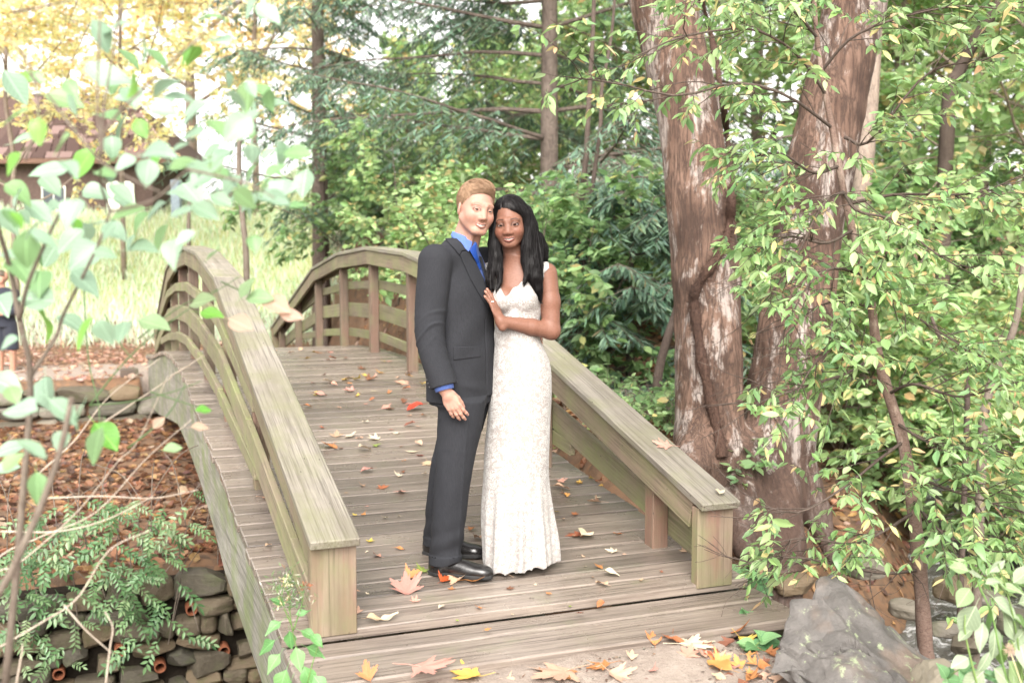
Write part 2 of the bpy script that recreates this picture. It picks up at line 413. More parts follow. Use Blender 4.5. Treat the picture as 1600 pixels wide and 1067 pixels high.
# arched girders under the deck
def girder(t0, t1):
    ss = np.linspace(-.3, S_END+.3, 61); top = np.where((ss > 0) & (ss < S_END), zdk(ss), -.045)-.052
    bot = np.interp(np.minimum(ss, S_END-ss), [-.3, .87, 1.63, 2.45, 3.0, 4.0, 5.2, 6.5], [-.62, -.5, -.46, -.41, -.31, -.19, -.12, -.10])
    far = ss > S_END/2; bot = np.where(far, np.interp(ss, [6.5, 8, 10.4, 12, 13.4], [-.10, -.27, -.55, -.68, -.8]), bot)
    mb = MB(); P = []
    for t in (t0, t1):
        P += [np.stack([np.full(61, t), ss, top], 1), np.stack([np.full(61, t), ss, bot], 1)]
    V = np.concatenate(P); i = np.arange(60); F = []
    F.append(np.stack([i, i+1, 61+i+1, 61+i], 1)); F.append(np.stack([122+i, 183+i, 183+i+1, 122+i+1], 1))
    F.append(np.stack([i, 122+i, 122+i+1, i+1], 1)); F.append(np.stack([61+i, 61+i+1, 183+i+1, 183+i], 1))
    F.append(np.array([[0, 61, 183, 122], [60, 182, 243, 121]]))
    # grain must follow x: build in a turned local frame
    Vl = np.stack([V[:, 1], -V[:, 0], V[:, 2]], 1)
    put('arch_girder', mesh('arch_girder', Vl, F), M['girder'], bridge, Matrix.Rotation(math.pi/2, 4, 'Z'))
girder(-.088, .032); girder(.93, 1.05); girder(1.94, 2.06)
# railings
def poly(kx, kz, extra=()):
    return list(zip(kx, kz))
J = [0.0] + POSTS[2:7] + [S_END]                     # cap joints: the long end runs are single boards
for side in (0, 1):
    t0 = 0.0 if side == 0 else T_IN; tc = t0+W_POST/2; out = -1 if side == 0 else 1
    for a, b in zip(J[:-1], J[1:]):
        A = np.array([tc, a, float(cap_z(a))]); B = np.array([tc, b, float(cap_z(b))]); u = (B-A)/np.linalg.norm(B-A)
        A2 = A-u*(.05 if a == 0 else -.001); B2 = B+u*(.05 if b == S_END else -.001)
        board('cap_board', A2+(0, 0, -.019), B2+(0, 0, -.019), W_POST+.012, .038, M['cap'], b=.005)
        n = np.array([0, -u[2], u[1]])
        for sd_ in (-1, 1):
            dz = -.04-.071
            A3 = A + (0, .058, .058*u[2]/u[1]) if a == 0 else A+u*.001
            B3 = B - (0, .058, .058*u[2]/u[1]) if b == S_END else B-u*.001
            board('rail_board', A3+n*dz+(sd_*.064, 0, 0), B3+n*dz+(sd_*.064, 0, 0), .037, .14, M['beam'])
    for s_ in POSTS:
        h = float(cap_z(s_))-.045-float(zdk(s_))+.02
        board('post', (tc, s_+.0445, float(zdk(s_))-.06), (tc, s_+.0445, float(cap_z(s_))-.046), .089, .089, M['post'], (0, 1, 0))
    for s_ in (0.0, S_END-.056):
        z0 = float(zdk(max(s_, 0)))-.02
        board('end_post', (tc, s_+.028, z0), (tc, s_+.028, float(cap_z(max(s_, 0)))-.044), W_POST, .056, M['endpost'], (0, -1, 0))
    # three side rails outside the posts, jointed at the posts
    for nm, hh, kx, kz in (('side_rail', .09, [1.76, 2.06, 3.61, 5.14, 6.6], [.748, .815, 1.10, 1.225, 1.27]),
                          ('side_rail', .155, [.06, .56, 2.06, 3.61, 5.14, 6.6], [.165, .262, .585, .87, .985, 1.025]),
                          ('side_rail', .09, [1.75, 2.06, 3.61, 5.14, 6.6], [.377, .44, .575, .69, .735])):
        kx = list(kx); kz = list(kz)
        if len(kx) == 5: kx = [kx[0]]+kx[2:]; kz = [kz[0]]+kz[2:]
        full = list(zip(kx, kz)) + [(S_END-x+.089, z) for x, z in zip(kx[-2::-1], kz[-2::-1])]
        tt = tc+out*(.0445+.020)
        for (a, za), (b, zb) in zip(full[:-1], full[1:]):
            jit = R.normal(0, .003)
            board(nm, (tt, a+.001, za-hh/2+jit), (tt, b-.001, zb-hh/2+jit), .037, hh, M['rail'])
# nail heads on the deck boards and handrails
def nails():
    mb = MB(); a = np.linspace(0, 2*np.pi, 7, endpoint=False); rg = np.random.default_rng(6)
    for e0, e1 in zip(edges[:-1], edges[1:]):
        if e0 > 8: break
        c = (e0+e1)/2; zz = ((float(zdk(e0)) if e0 > 0 else 0)+(float(zdk(e1)) if e1 > 0 else 0))/2
        if e1 <= .01: zz = -.024
        for t in (-.03, .0, .98, 1.0, 1.97, 2.0):
            p = np.array([t+rg.normal(0, .01), c+rg.normal(0, .03), zz+.0018]); mb.add(np.concatenate([[p], p+np.stack([.0042*np.cos(a), .0042*np.sin(a), 0*a], 1)]), [np.array([[0, k+1, (k+1) % 7+1] for k in range(7)])])
    put('nail_heads', mb.mesh('nail_heads', False, False), M['nail'], bridge, kind='stuff')
M['nail'] = plain('rusty_nail', (.05, .03, .022), .6, .4, .2, 50, 0)
nails()

# ------------------------------------------------------------------ implicit surfaces -> meshes (sparse surface nets)
def smin(a, b, k):
    h = np.clip(.5+.5*(b-a)/k, 0, 1); return b+(a-b)*h-k*h*(1-h)
def smax(a, b, k): return -smin(-a, -b, k)
def ell(p, c, r):
    q = (p-np.asarray(c))/np.asarray(r); k0 = np.sqrt((q*q).sum(-1)); k1 = np.sqrt(((q/np.asarray(r))**2).sum(-1))+1e-9
    return k0*(k0-1)/k1
def cone(p, a, b, ra, rb):
    """capsule from a to b with a radius at each end"""
    a = np.asarray(a, float); b = np.asarray(b, float); ab = b-a; q = p-a; s_ = q@ab; L2 = ab@ab; t = np.clip(s_/L2, 0, 1)
    d2 = np.einsum('...i,...i', q, q)-t*(2*s_-t*L2)
    return np.sqrt(np.maximum(d2, 0))-(ra+(rb-ra)*t)
def chain(p, pts, rad, k=.01):
    d = None
    for i in range(len(pts)-1):
        e = cone(p, pts[i], pts[i+1], rad[i], rad[i+1]); d = e if d is None else smin(d, e, k)
    return d
def surf(f, lo, hi, h):
    """vertices and quads of f = 0 inside the box, cell size h"""
    lo = np.asarray(lo, float); hi = np.asarray(hi, float); H = h*16
    n = np.ceil((hi-lo)/H).astype(int)
    c = np.stack(np.meshgrid(*[np.arange(k) for k in n], indexing='ij'), -1).reshape(-1, 3)
    size = 16
    while True:
        ctr = lo+(c+.5)*size*h
        d = f(ctr); c = c[np.abs(d) < size*h*1.25+.0018]
        if size == 1: break
        sub = np.stack(np.meshgrid(*[np.arange(4)]*3, indexing='ij'), -1).reshape(-1, 3)
        c = (c[:, None]*4+sub[None]).reshape(-1, 3); size //= 4
    # corners of the kept cells
    off = np.stack(np.meshgrid([0, 1], [0, 1], [0, 1], indexing='ij'), -1).reshape(-1, 3)
    B = 1 << 20
    key = lambda q: (q[..., 0].astype(np.int64)*2048+q[..., 1])*2048+q[..., 2]
    ck = key(c[:, None]+off[None]); uk, inv = np.unique(ck, return_inverse=True); inv = inv.reshape(ck.shape)
    up = np.stack([uk//(2048*2048), (uk//2048) % 2048, uk % 2048], -1)
    val = f(lo+up*h)[inv]
    cross = (val.min(1) < 0) & (val.max(1) >= 0); c = c[cross]; val = val[cross]
    ed = [(i, j) for i in range(8) for j in range(i+1, 8) if np.abs(off[i]-off[j]).sum() == 1]
    acc = np.zeros((len(c), 3)); cnt = np.zeros(len(c))
    for i, j in ed:
        a, b = val[:, i], val[:, j]; m = (a < 0) != (b < 0); t = np.where(m, a/np.where(m, a-b, 1), 0)
        acc += m[:, None]*(off[i]+t[:, None]*(off[j]-off[i])); cnt += m
    V = lo+(c+acc/np.maximum(cnt, 1)[:, None])*h
    kk = key(c); o = np.argsort(kk); ks = kk[o]
    def find(q):
        k = key(q); i = np.clip(np.searchsorted(ks, k), 0, len(ks)-1); return np.where(ks[i] == k, o[i], -1)
    Q = []
    for ax in range(3):
        u = np.eye(3, dtype=int)[(ax+1) % 3]; v_ = np.eye(3, dtype=int)[(ax+2) % 3]
        i1 = int(np.where((off == np.eye(3, dtype=int)[ax]).all(1))[0][0])
        m = (val[:, 0] < 0) != (val[:, i1] < 0)
        cc = c[m]; neg = val[m, 0] < 0
        q = np.stack([np.where(m)[0], find(cc-u), find(cc-u-v_), find(cc-v_)], 1)
        ok = (q >= 0).all(1); q = q[ok]; neg = neg[ok]; q[~neg] = q[~neg][:, ::-1]; Q.append(q)
    return V, np.concatenate(Q)
def grad(f, V, e=.002):
    g = np.stack([f(V+np.eye(3)[i]*e)-f(V-np.eye(3)[i]*e) for i in range(3)], -1); return toward(g, 1)
def rot(ax, a):
    c, s = math.cos(a), math.sin(a)
    return np.array({'x': [[1, 0, 0], [0, c, -s], [0, s, c]], 'y': [[c, 0, s], [0, 1, 0], [-s, 0, c]], 'z': [[c, -s, 0], [s, c, 0], [0, 0, 1]]}[ax])
def sections(p, tab, k=None):
    """lofted ellipse body; tab rows: v, half-width a, half-depth b, centre l, centre q (p = l, v, q)"""
    T = np.asarray(tab, float); v = p[..., 1]
    # smooth interpolation of the table
    def it(col):
        x = T[:, 0]; y = T[:, col]; i = np.clip(np.searchsorted(x, v)-1, 0, len(x)-2); t = np.clip((v-x[i])/(x[i+1]-x[i]), 0, 1)
        m = np.gradient(y, x); dx = x[i+1]-x[i]
        return (2*t**3-3*t**2+1)*y[i]+(t**3-2*t**2+t)*dx*m[i]+(-2*t**3+3*t**2)*y[i+1]+(t**3-t**2)*dx*m[i+1]
    a, b, cl, cq = it(1), it(2), it(3), it(4)
    e = T[0, 5] if T.shape[1] > 5 else 2.3
    x = np.abs((p[..., 0]-cl)/a); y = np.abs((p[..., 2]-cq)/b)
    r = (x**e+y**e)**(1/e)
    d = (r-1)*np.minimum(a, b)
    return np.maximum(d, np.maximum(T[0, 0]-v, v-T[-1, 0]))
def fbm(p, f, seed=0):
    rr = np.random.default_rng(seed); z = 0
    for i in range(5):
        K = rr.normal(0, 1, 3); K /= np.linalg.norm(K); z = z+np.sin(f*(1+.35*i)*(p@K)+rr.uniform(0, 6))
    return z/5

# head: x to the viewer's right when facing the viewer, y up from the eye line, z out of the face
def warp(h, male):
    h = h.copy(); y = h[..., 1]; k = .93 if male else .885
    h[..., 1] = np.where(y < 0, np.where(y > -.118*k, y/k, y-.118*(1-k)), y); return h
def head_sdf(h, male):
    h = warp(h, male); x, y, z = h[..., 0], h[..., 1], h[..., 2]; a = h.copy(); a[..., 0] = np.abs(x)
    d = ell(h, (0, .032, -.022), (.0745, .092, .096))
    d = smin(d, ell(h, (0, -.03, .018), (.0625 if male else .0575, .082, .070)), .03)
    jw = .055 if male else .044
    d = smin(d, cone(a, (jw, -.05, .0), (.020 if male else .014, -.1 if male else -.096, .060), .019 if male else .017, .018 if male else .016), .025)
    d = smin(d, ell(h, (0, -.1 if male else -.095, .066), (.024 if male else .02, .018, .018)), .018)
    d = smin(d, ell(a, (.038, -.034, .054), (.020, .020, .019)), .040)              # cheeks
    d = smin(d, cone(a, (.012, .021, .0815), (.046, .022, .066), .0068 if male else .005, .006), .018)   # brow
    d = smax(d, -ell(a, (.0325, -.001, .100), (.0165, .0120, .0205)), .020)           # eye sockets
    lid = np.linalg.norm(a-np.array([.0315, -.001, .0695]), axis=-1)-.0150
    d = smin(d, lid, .006)
    ax_ = (a[..., 0]-.0315); yy = y+.0012-ax_*.06
    op = np.maximum(np.hypot(ax_, yy+.0185)-(.0219 if male else .0231), np.hypot(ax_, yy-.0200)-(.0229 if male else .0239))   # almond opening
    d = smax(d, -np.maximum(op, .068-z), .0015)
    d = smin(d, cone(h, (0, .016, .0735), (0, -.036, .0995 if male else .0925), .0092, .0096 if male else .0104), .022)
    d = smin(d, ell(a, (.0115 if male else .0145, -.0400, .0865), (.0066, .0060, .0085)), .011)
    d = smax(d, -ell(a, (.0062, -.0485, .0945), (.0030, .0024, .004)), .003)
    # mouth: two lips that follow the curve of the teeth, corners drawn up
    mx = np.clip(a[..., 0]/.027, 0, 1.3); cy = -.0715+.0065*mx**2; cz = .0905-.016*mx**2
    if not male: cy = cy+.001
    th = (1-np.clip(mx, 0, 1)**2*.75)
    up_ = np.sqrt((y-(cy+.0052*th))**2+(z-cz)**2+np.maximum(a[..., 0]-.026, 0)**2)-(.0046 if male else .0058)*th
    lo_ = np.sqrt((y-(cy-.0068*th))**2+(z-cz+.001)**2+np.maximum(a[..., 0]-.024, 0)**2)-(.0062 if male else .0080)*th
    d = smin(d, up_, .006); d = smin(d, lo_, .006)
    slit = np.maximum(np.maximum(np.abs(y-cy)-(.0044 if male else .0036)*np.clip(1-mx**2, 0, 1)-.0004, a[..., 0]-.024), cz-.008-z)
    d = smax(d, -slit, .0012)
    fold = np.abs(np.hypot(a[..., 0]-.0, y+.052)-.034)                                   # smile fold
    fm = sm(y, -.078, -.06)*(1-sm(y, -.046, -.038))*sm(a[..., 0], .016, .022)*(1-sm(a[..., 0], .036, .042))
    d = d+.0008*np.exp(-(fold/.004)**2)*fm*(z > .03)
    # ears
    e = a-np.array([.0755, -.010, -.012]); e = e@rot('y', -.35).T
    ear = np.maximum(ell(e, (0, 0, 0), (.0075, .031, .019)), -ell(e, (.008, .002, .004), (.006, .020, .011)))
    d = smin(d, ear, .004)
    return d
def head_color(h, skin, lip, brow, male):
    h = warp(h, male); x, y, z = h[:, 0], h[:, 1], h[:, 2]; ax_ = np.abs(x); C = np.tile(np.array(skin), (len(h), 1))
    def blend(m, c):
        nonlocal C
        m = np.clip(m, 0, 1)[:, None]; C = C*(1-m)+np.array(c)*m
    front = z > .03
    blend(.5*np.exp(-(((ax_-.042)/.02)**2+((y+.036)/.018)**2))*front, (skin[0]*1.05, skin[1]*.72, skin[2]*.68))
    blend(.15*np.exp(-((ax_/.012)**2+((y+.042)/.012)**2))*front, (skin[0], skin[1]*.75, skin[2]*.7))
    mx = np.clip(ax_/.026, 0, 1.5); cy = -.0715+.0065*mx**2; th = np.clip(1-mx**2*.75, 0, 1)
    tt = (.0095 if male else .0110)*th; tb = (.0115 if male else .0145)*th
    lm = ((y-cy) < tt) & ((y-cy) > -tb) & (mx < 1.02) & front & (z > .06)
    blend(lm*(.75 if male else .95), lip)
    blend(.7*((np.abs(y-cy) < .0018) & (mx < .97) & front & (z < .092)), (.14, .05, .04))
    by = (.0235 if male else .0225)+.0040*np.sin(np.clip((ax_-.012)/.04, 0, 1)*2.4)-.004*sm(ax_, .036, .05)
    bm = np.exp(-((y-by)/(.0036 if male else .0029))**4)*sm(ax_, .012, .019)*(1-sm(ax_, .046, .052))*front
    blend(bm*(.60 if male else .97), brow)
    if not male:
        blend(.6*np.exp(-(((ax_-.0315)/.020)**4+((y-.010)/.007)**4))*front, (skin[0]*.75, skin[1]*.7, skin[2]*.65))
    lid = np.exp(-((np.hypot(ax_-.0315, (y+.0012)*1.5-(.0013))-.0150)/.0029)**2)*front*(y > -.006)
    blend(lid*(.85 if male else .95), (.05, .03, .022) if male else (.008, .006, .006))
    low = np.exp(-((np.hypot(ax_-.0315, (y+.0012)*1.7)-.0150)/.002)**2)*front*(y <= -.006)
    blend(low*.4, (skin[0]*.6, skin[1]*.5, skin[2]*.45))
    if male: blend(.07*sm(-y, .045, .075)*(1-sm(-y, .11, .14))*(z > -.01)*~lm, (.30, .19, .13))
    blend(.7*(np.hypot(ax_-.0062, y+.0490) < .0034)*(z > .084), tuple(.35*c for c in skin))
    return C
def hand_pts(fr, L, curl, spread, thumb):
    """chains in a hand frame: x across towards the thumb, y along the fingers, z out of the back of the hand"""
    out = []
    for i, (x0, ln, r) in enumerate(((.030, .40, .0088), (.010, .445, .0092), (-.010, .41, .0088), (-.029, .325, .0076))):
        sc = L/.19; ang = spread*(1.2-i*.85); a = 0; p = np.array([x0*sc, .50*L-abs(i-1.2)*.006, 0.0]); P = [np.array([x0*.55*sc, .14*L, -.002]), p.copy()]
        for sgm, cu in ((.46, curl[i]), (.31, curl[i]*1.1), (.23, curl[i]*.8)):
            a += cu; p = p+ln*L*sgm*np.array([math.sin(ang)*math.cos(a), math.cos(ang)*math.cos(a), -math.sin(a)]); P.append(p.copy())
        out.append((np.array(P), [r*1.25*sc, r*1.1*sc, r*sc, r*.92*sc, r*.74*sc]))
    b = np.array([.024*L/.19, .10*L, -.006]); P = [b]; p = b.copy(); v = np.array(thumb, float); v /= np.linalg.norm(v)
    for sgm in (.24, .17, .14): p = p+v*L*sgm; P.append(p.copy()); v = v+np.array([-.12, .25, -.05]); v /= np.linalg.norm(v)
    out.append((np.array(P), [.0125, .0115, .010, .0078]))
    return [((fr[0]+P@fr[1]), r) for P, r in out]
def hand_sdf(p, fr, hp, L):
    c = fr[0]+fr[1][1]*.5*L; dc = np.linalg.norm(p-c, axis=-1); m = dc < .78*L+.02; d = dc-.62*L
    if m.any(): d[m] = hand_near(p[m], fr, hp, L)
    return d
def hand_near(p, fr, hp, L):
    sc = L/.19; q = (p-fr[0])@fr[1].T
    d = ell(q, (0.0, .30*L, 0), (.041*sc, .25*L, .0135*sc))
    d = smin(d, cone(q, (0, -.03, .0), (0, .12*L, 0), .024*sc, .024*sc), .02)
    for P, r in hp:
        d = smin(d, chain(p, P, r, .004), .0065)
    return d
def axes(x, y):
    x = np.asarray(x, float); y = np.asarray(y, float); y = y/np.linalg.norm(y); x = x-y*(x@y); x /= np.linalg.norm(x); return np.array([x, y, np.cross(x, y)])

def skin_mat(name, rough=.48, sss=.1, rad=(.02, .008, .004)):
    g = NT(name); c = g.attr(); v = g.coord('Object', rnd=False)
    n = g.noise(v, 120, 4); c = g.mix(g.ramp(n, [(.3, 0), (.7, .12)]), c, (.5, .25, .2))
    g.base(c, rough, .22); g.p.inputs['Subsurface Weight'].default_value = sss; g.p.inputs['Subsurface Radius'].default_value = rad; g.p.inputs['Subsurface Scale'].default_value = .5
    g.bump(g.noise(v, 350, 3), .08, .001); return g.m
def cloth_mat(name, c, c2, scale=900, rough=.85, sheen=.15, bump=.15):
    g = NT(name); v = g.coord('Object', (1, 1, 1), rnd=False); v2 = g.coord('Object', (1, .08, 1), rnd=False)
    n = g.noise(v, scale, 2); n2 = g.noise(v2, scale*.45, 2); n3 = g.noise(v, 9, 4)
    k = g.mix(g.ramp(g.math('ADD', g.math('MULTIPLY', n, .5), g.math('MULTIPLY', n2, .5)), [(.35, 0), (.65, 1)]), c, c2)
    k = g.mix(g.ramp(n3, [(.4, 0), (.7, .25)]), k, tuple(x*.8 for x in c))
    g.base(k, rough, .25); g.p.inputs['Sheen Weight'].default_value = sheen; g.bump(n, bump, .001); return g.m
M['suit'] = cloth_mat('charcoal_wool', (.0135, .0143, .0175), (.026, .0272, .032), 900, .9, 0.0)
M['shirt'] = cloth_mat('blue_cotton', (.075, .135, .40), (.105, .17, .45), sheen=.05)
M['tie'] = cloth_mat('dark_blue_silk', (.012, .045, .22), (.02, .07, .32), 400, .45, 0)
M['shoe'] = plain('black_leather', (.014, .013, .013), .22, .6, .2, 60, .1)
M['sole'] = plain('black_rubber', (.02, .02, .02), .7)
M['button'] = plain('black_button', (.012, .012, .014), .3, .5, 0, 10, 0)
M['white_eye'] = plain('eye_white', (.24, .22, .21), .7, .05, .03, 10, 0)
M['pupil'] = plain('pupil_black', (.004, .004, .004), .7, .05, 0, 10, 0)
M['teeth'] = plain('teeth', (.54, .51, .47), .25, .5, .03, 10, 0)
def hair_mat(name, c1, c2, rough):
    g = NT(name); c = g.attr(); r = g.mix(c, c1, c2); g.base(r, rough, .22); g.p.inputs['Anisotropic'].default_value = .4; return g.m

def person_frame(x, y, dep, px):
    """empty standing on the deck; children use u (picture right), v (up), w (to the camera)"""
    P = at(x, y, dep); z = float(zdk(P[1]))
    hx = _rt.copy(); hz = -np.array([_fw[0], _fw[1], 0]); hz /= np.linalg.norm(hz)
    Mx = Matrix.Identity(4)
    for i in range(3):
        Mx[i][0], Mx[i][1], Mx[i][2], Mx[i][3] = hx[i], (0, 0, 1)[i], hz[i], (P[0], P[1], z)[i]
    return Mx
def strands(roots, paths, wid, rng, seg=None):
    """flat hair ribbons; paths (n, k, 3)"""
    n, k, _ = paths.shape; T = np.gradient(paths, axis=1); side = np.cross(T, rng.normal(0, 1, (n, 1, 3))); side = toward(side, 1)
    wv = wid*np.linspace(1, .35, k)[None, :, None]
    V = np.stack([paths-side*wv, paths+side*wv], 2).reshape(-1, 3)
    i = np.arange(n)[:, None]*k*2; j = np.arange(k-1)[None]*2
    F = np.stack([i+j, i+j+1, i+j+3, i+j+2], -1).reshape(-1, 4)
    return V, F
def eyes(parent, Hm, hc, iris, name_rng):
    """eyeballs set behind the lids: white, iris and pupil by ring"""
    for s in (-1, 1):
        a = np.linspace(0, np.pi, 13); b = np.linspace(0, 2*np.pi, 20, endpoint=False); r = .0138
        V = [];
        for th in a:
            for ph in b: V.append((r*math.sin(th)*math.cos(ph), r*math.sin(th)*math.sin(ph), r*math.cos(th)))
        V = np.array(V); i = np.arange(12)[:, None]*20; j = np.arange(20)[None]; j2 = (j+1) % 20
        F = np.stack([i+j, i+20+j, i+20+j2, i+j2], -1).reshape(-1, 4)
        me = mesh('eye', V+np.array([s*.0315, -.001, .0695]), F, True)
        o = put('eye', me, M['white_eye'], parent, Hm)
        for nm, rr, zz, mt in (('iris', .0074, 0, iris), ('pupil', .0036, 0, M['pupil'])):
            b = np.linspace(0, 2*np.pi, 18, endpoint=False); gx = name_rng
            R_ = .01395 if nm == 'iris' else .01405; q = np.concatenate([[[0, 0]]]+[np.stack([rr*f_*np.cos(b), rr*f_*np.sin(b)], 1) for f_ in (.5, 1)])+np.array(gx)
            V = np.concatenate([q, np.sqrt(np.maximum(R_**2-(q**2).sum(1), 0))[:, None]], 1)+np.array([s*.0315, -.001, .0695])
            F = [np.array([[0, k+1, (k+1) % 18+1] for k in range(18)]), np.array([[k+1, k+19, (k+1) % 18+19, (k+1) % 18+1] for k in range(18)])]
            put(nm, mesh(nm, V, F), mt, o)

def poly2(p, pts):
    """signed distance to a polygon in the u, v plane"""
    P = np.asarray(pts, float); x = p[..., :2]; d = np.full(x.shape[:-1], 1e9); s = np.ones(x.shape[:-1])
    for i in range(len(P)):
        a, b = P[i], P[i-1]; e = b-a; w_ = x-a; t = np.clip((w_@e)/(e@e), 0, 1); q = w_-t[..., None]*e; d = np.minimum(d, (q*q).sum(-1))
        c1 = x[..., 1] >= a[1]; c2 = x[..., 1] < b[1]; c3 = e[0]*w_[..., 1] > e[1]*w_[..., 0]
        s = np.where((c1 & c2 & c3) | (~c1 & ~c2 & ~c3), -s, s)
    return s*np.sqrt(d)
def drape(f, pts, off, thick, n=.004, w0=.5):
    """a cloth piece of the outline pts (u, v) laid on the surface f from the front, thick metres thick"""
    g = lambda p: np.maximum(poly2(p, pts), np.maximum(f(p)-off, -(f(p)-off+thick+.004)))
    P = np.asarray(pts); ws = np.linspace(-.25, .45, 8)
    V, Q = surf(g, (*(P.min(0)-.01), -.22), (*(P.max(0)+.01), .42), n)
    lab = np.arange(len(V))                                   # keep the front piece only
    for _ in range(2000):
        m = lab[Q].min(1); new = lab.copy(); np.minimum.at(new, Q.ravel(), np.repeat(m, 4)); new = new[new]
        if (new == lab).all(): break
        lab = new
    u, c = np.unique(lab[Q[:, 0]], return_counts=True); zm = np.array([V[lab == x_, 2].mean() for x_ in u]); zm[c < .15*c.max()] = -9; k = lab == u[zm.argmax()]; Q = Q[k[Q[:, 0]]]; ix = np.cumsum(k)-1
    return V[k], ix[Q]
def build(name, f, lo, hi, h, m, parent, col=None, smooth=True, shade=0):
    V, Q = surf(f, lo, hi, h)
    return put(name, mesh(name, V, Q, smooth, col(V) if col else None), m, parent), V
ID4 = Matrix.Identity(4)
def head_mtx(hc, Rh, s):
    Mx = Matrix.Identity(4)
    for i in range(3):
        for j in range(3): Mx[i][j] = float(Rh[i, j]*s)
        Mx[i][3] = float(hc[i])
    return Mx

# ================================================================== the man
def man():
    px = lambda x, y: np.array([(x-722)/327, (886-y)/327])
    Fm = person_frame(722, 886, 5.08, 327)
    o = thing('person', 'fair-haired man in charcoal suit and blue shirt standing on the bridge deck', 'person')
    o.matrix_world = Fm
    Fi = np.array(Fm)
    def floor_v(u, wq):
        Pw = Fi@np.array([u, 0, wq, 1.0]); return float(zdk(Pw[1]))-Fi[2, 3]
    phi = .96; cphi, sphi = math.cos(phi), math.sin(phi)
    def body(p): return np.stack([p[..., 0]*cphi-p[..., 2]*sphi, p[..., 1], p[..., 0]*sphi+p[..., 2]*cphi], -1)
    hs = 1.035; Rh = rot('z', -.165)@rot('y', .46)@rot('x', .02); hc = np.array([.073, 1.700, .045])
    toh = lambda p: ((p-hc)@Rh)/hs
    S = np.array([-.108, 1.462, .150]); E = np.array([-.130, 1.135, .205]); Wr = np.array([-.064, .893, .245])
    S2 = np.array([.105, 1.452, -.165]); E2 = np.array([.235, 1.17, -.26]); W2 = np.array([.315, 1.10, -.235])
    # ---- skin: head, neck, both arms and hands, one surface
    hx = axes((.86, .46, .12), (.46, -.86, .05)); hx[2] = -hx[2]
    L1 = .172; fr = (Wr+np.array([.006, -.012, .004]), hx)
    hp = hand_pts(fr, L1, [.26, .26, .28, .32], .075, (.16, .9, -.55))
    hy = axes((-.1, .9, .45), (.50, -.12, .62)); L2 = .18; fr2 = (W2+np.array([.0, 0, .0]), hy)
    hp2 = hand_pts(fr2, L2, [.35, .4, .4, .4], .05, (.6, .7, -.3))
    def headn(q):
        dc = np.linalg.norm(q-hc, axis=-1); e = dc-.14; m = dc < .20
        if m.any(): e[m] = head_sdf(toh(q[m]), True)*hs
        return e
    def skin(p):
        d = np.full(p.shape[:-1], 9.0)
        up = p[..., 1] > 1.36
        if up.any():
            q = p[up]; e = headn(q)
            e = smin(e, cone(q, (-.012, 1.44, -.01), (.046, 1.625, .01), .072, .060), .02)
            e = smin(e, cone(q, (.03, 1.50, .055), (.06, 1.60, .075), .012, .010), .02)
            d[up] = e
        lo = ~up
        if lo.any():
            q = p[lo]; e = cone(q, (-.005, 1.25, -.01), (-.005, 1.44, -.01), .09, .066)
            d[lo] = e
        e = smin(chain(p, [(0, 1.40, 0), S, E, Wr], [.05, .05, .042, .029]), hand_sdf(p, fr, hp, L1), .012)
        d = smin(d, e, .02)
        e = smin(chain(p, [(0, 1.40, 0), S2, E2, W2], [.05, .05, .042, .028]), hand_sdf(p, fr2, hp2, L2), .012)
        return smin(d, e, .02)
    sk = (.335, .196, .150)
    def col(V):
        C = np.tile(np.array(sk), (len(V), 1)); h = toh(V); m = (V[:, 1] > 1.5); C[m] = head_color(h[m], sk, (.27, .115, .095), (.15, .09, .055), True)
        lowm = V[:, 1] < 1.3; C[lowm] = np.array((.36, .205, .155))
        for P, r in hp: 
            dd = np.linalg.norm(V-P[-1], axis=1); C[dd < .011] = (.37, .20, .155)
        return C
    M['skin_m'] = skin_mat('fair_skin', .5, .30)
    build('body', skin, (-.30, .66, -.42), (.45, 1.87, .40), .0019, M['skin_m'], o, col)
    Hm = head_mtx(hc, Rh, hs)
    eyes(o, Hm, hc, plain('hazel_iris', (.016, .014, .012), .7, .05, .1, 10, 0), (-.0012, .0003))
    tv = [(x, -.0715+.0065*(abs(x)/.027)**2+dy, .0865-.016*(abs(x)/.027)**2) for dy in (.0005, .0085) for x in np.linspace(-.022, .022, 15)]
    put('teeth', mesh('teeth', np.array(tv), np.array([[i, i+1, 16+i, 15+i] for i in range(14)]), True), M['teeth'], o, Hm)
    # ---- hair
    def hairs(h, infl=0.0):
        x, y, z = h[..., 0], h[..., 1], h[..., 2]
        d = ell(h, (0, .040, -.022), (.0800+infl, .096+infl, .1030+infl))
        d = smin(d, ell(h, (.008, .092, .028), (.048, .040, .048)), .02)
        zl = np.interp(y, [-.09, -.05, -.02, .0, .035, .06, .078, .092, .12, .3], [-.05, -.035, -.012, .016, .034, .046, .070, .094, .13, .3])
        zl = zl-.10*np.clip(np.abs(x)-.05, 0, 1)*(y > .045)
        d = d+.0065*sm(z-zl, -.030, .0)
        d = smax(d, (z-zl)*.8, .006); d = np.maximum(d, -.085-y)
        a = h.copy(); a[..., 0] = np.abs(x)
        return smax(d, -ell(a, (.078, -.012, -.010), (.022, .033, .020)), .004)
    fh = lambda p: hairs(toh(p))*hs+.0010*fbm(toh(p)*np.array([1, 1, .35]), 330, 3)
    V, Q = surf(fh, (-.08, 1.55, -.12), (.2, 1.87, .2), .0024)
    rg = np.random.default_rng(5)
    mh = hair_mat('sandy_hair', (.15, .088, .052), (.34, .225, .145), .55)
    nz = .5+.5*fbm(toh(V)*np.array([1, 1, .3]), 160, 9); hair = put('hair', mesh('hair', V, Q, True, np.repeat(nz[:, None], 3, 1)), mh, o)
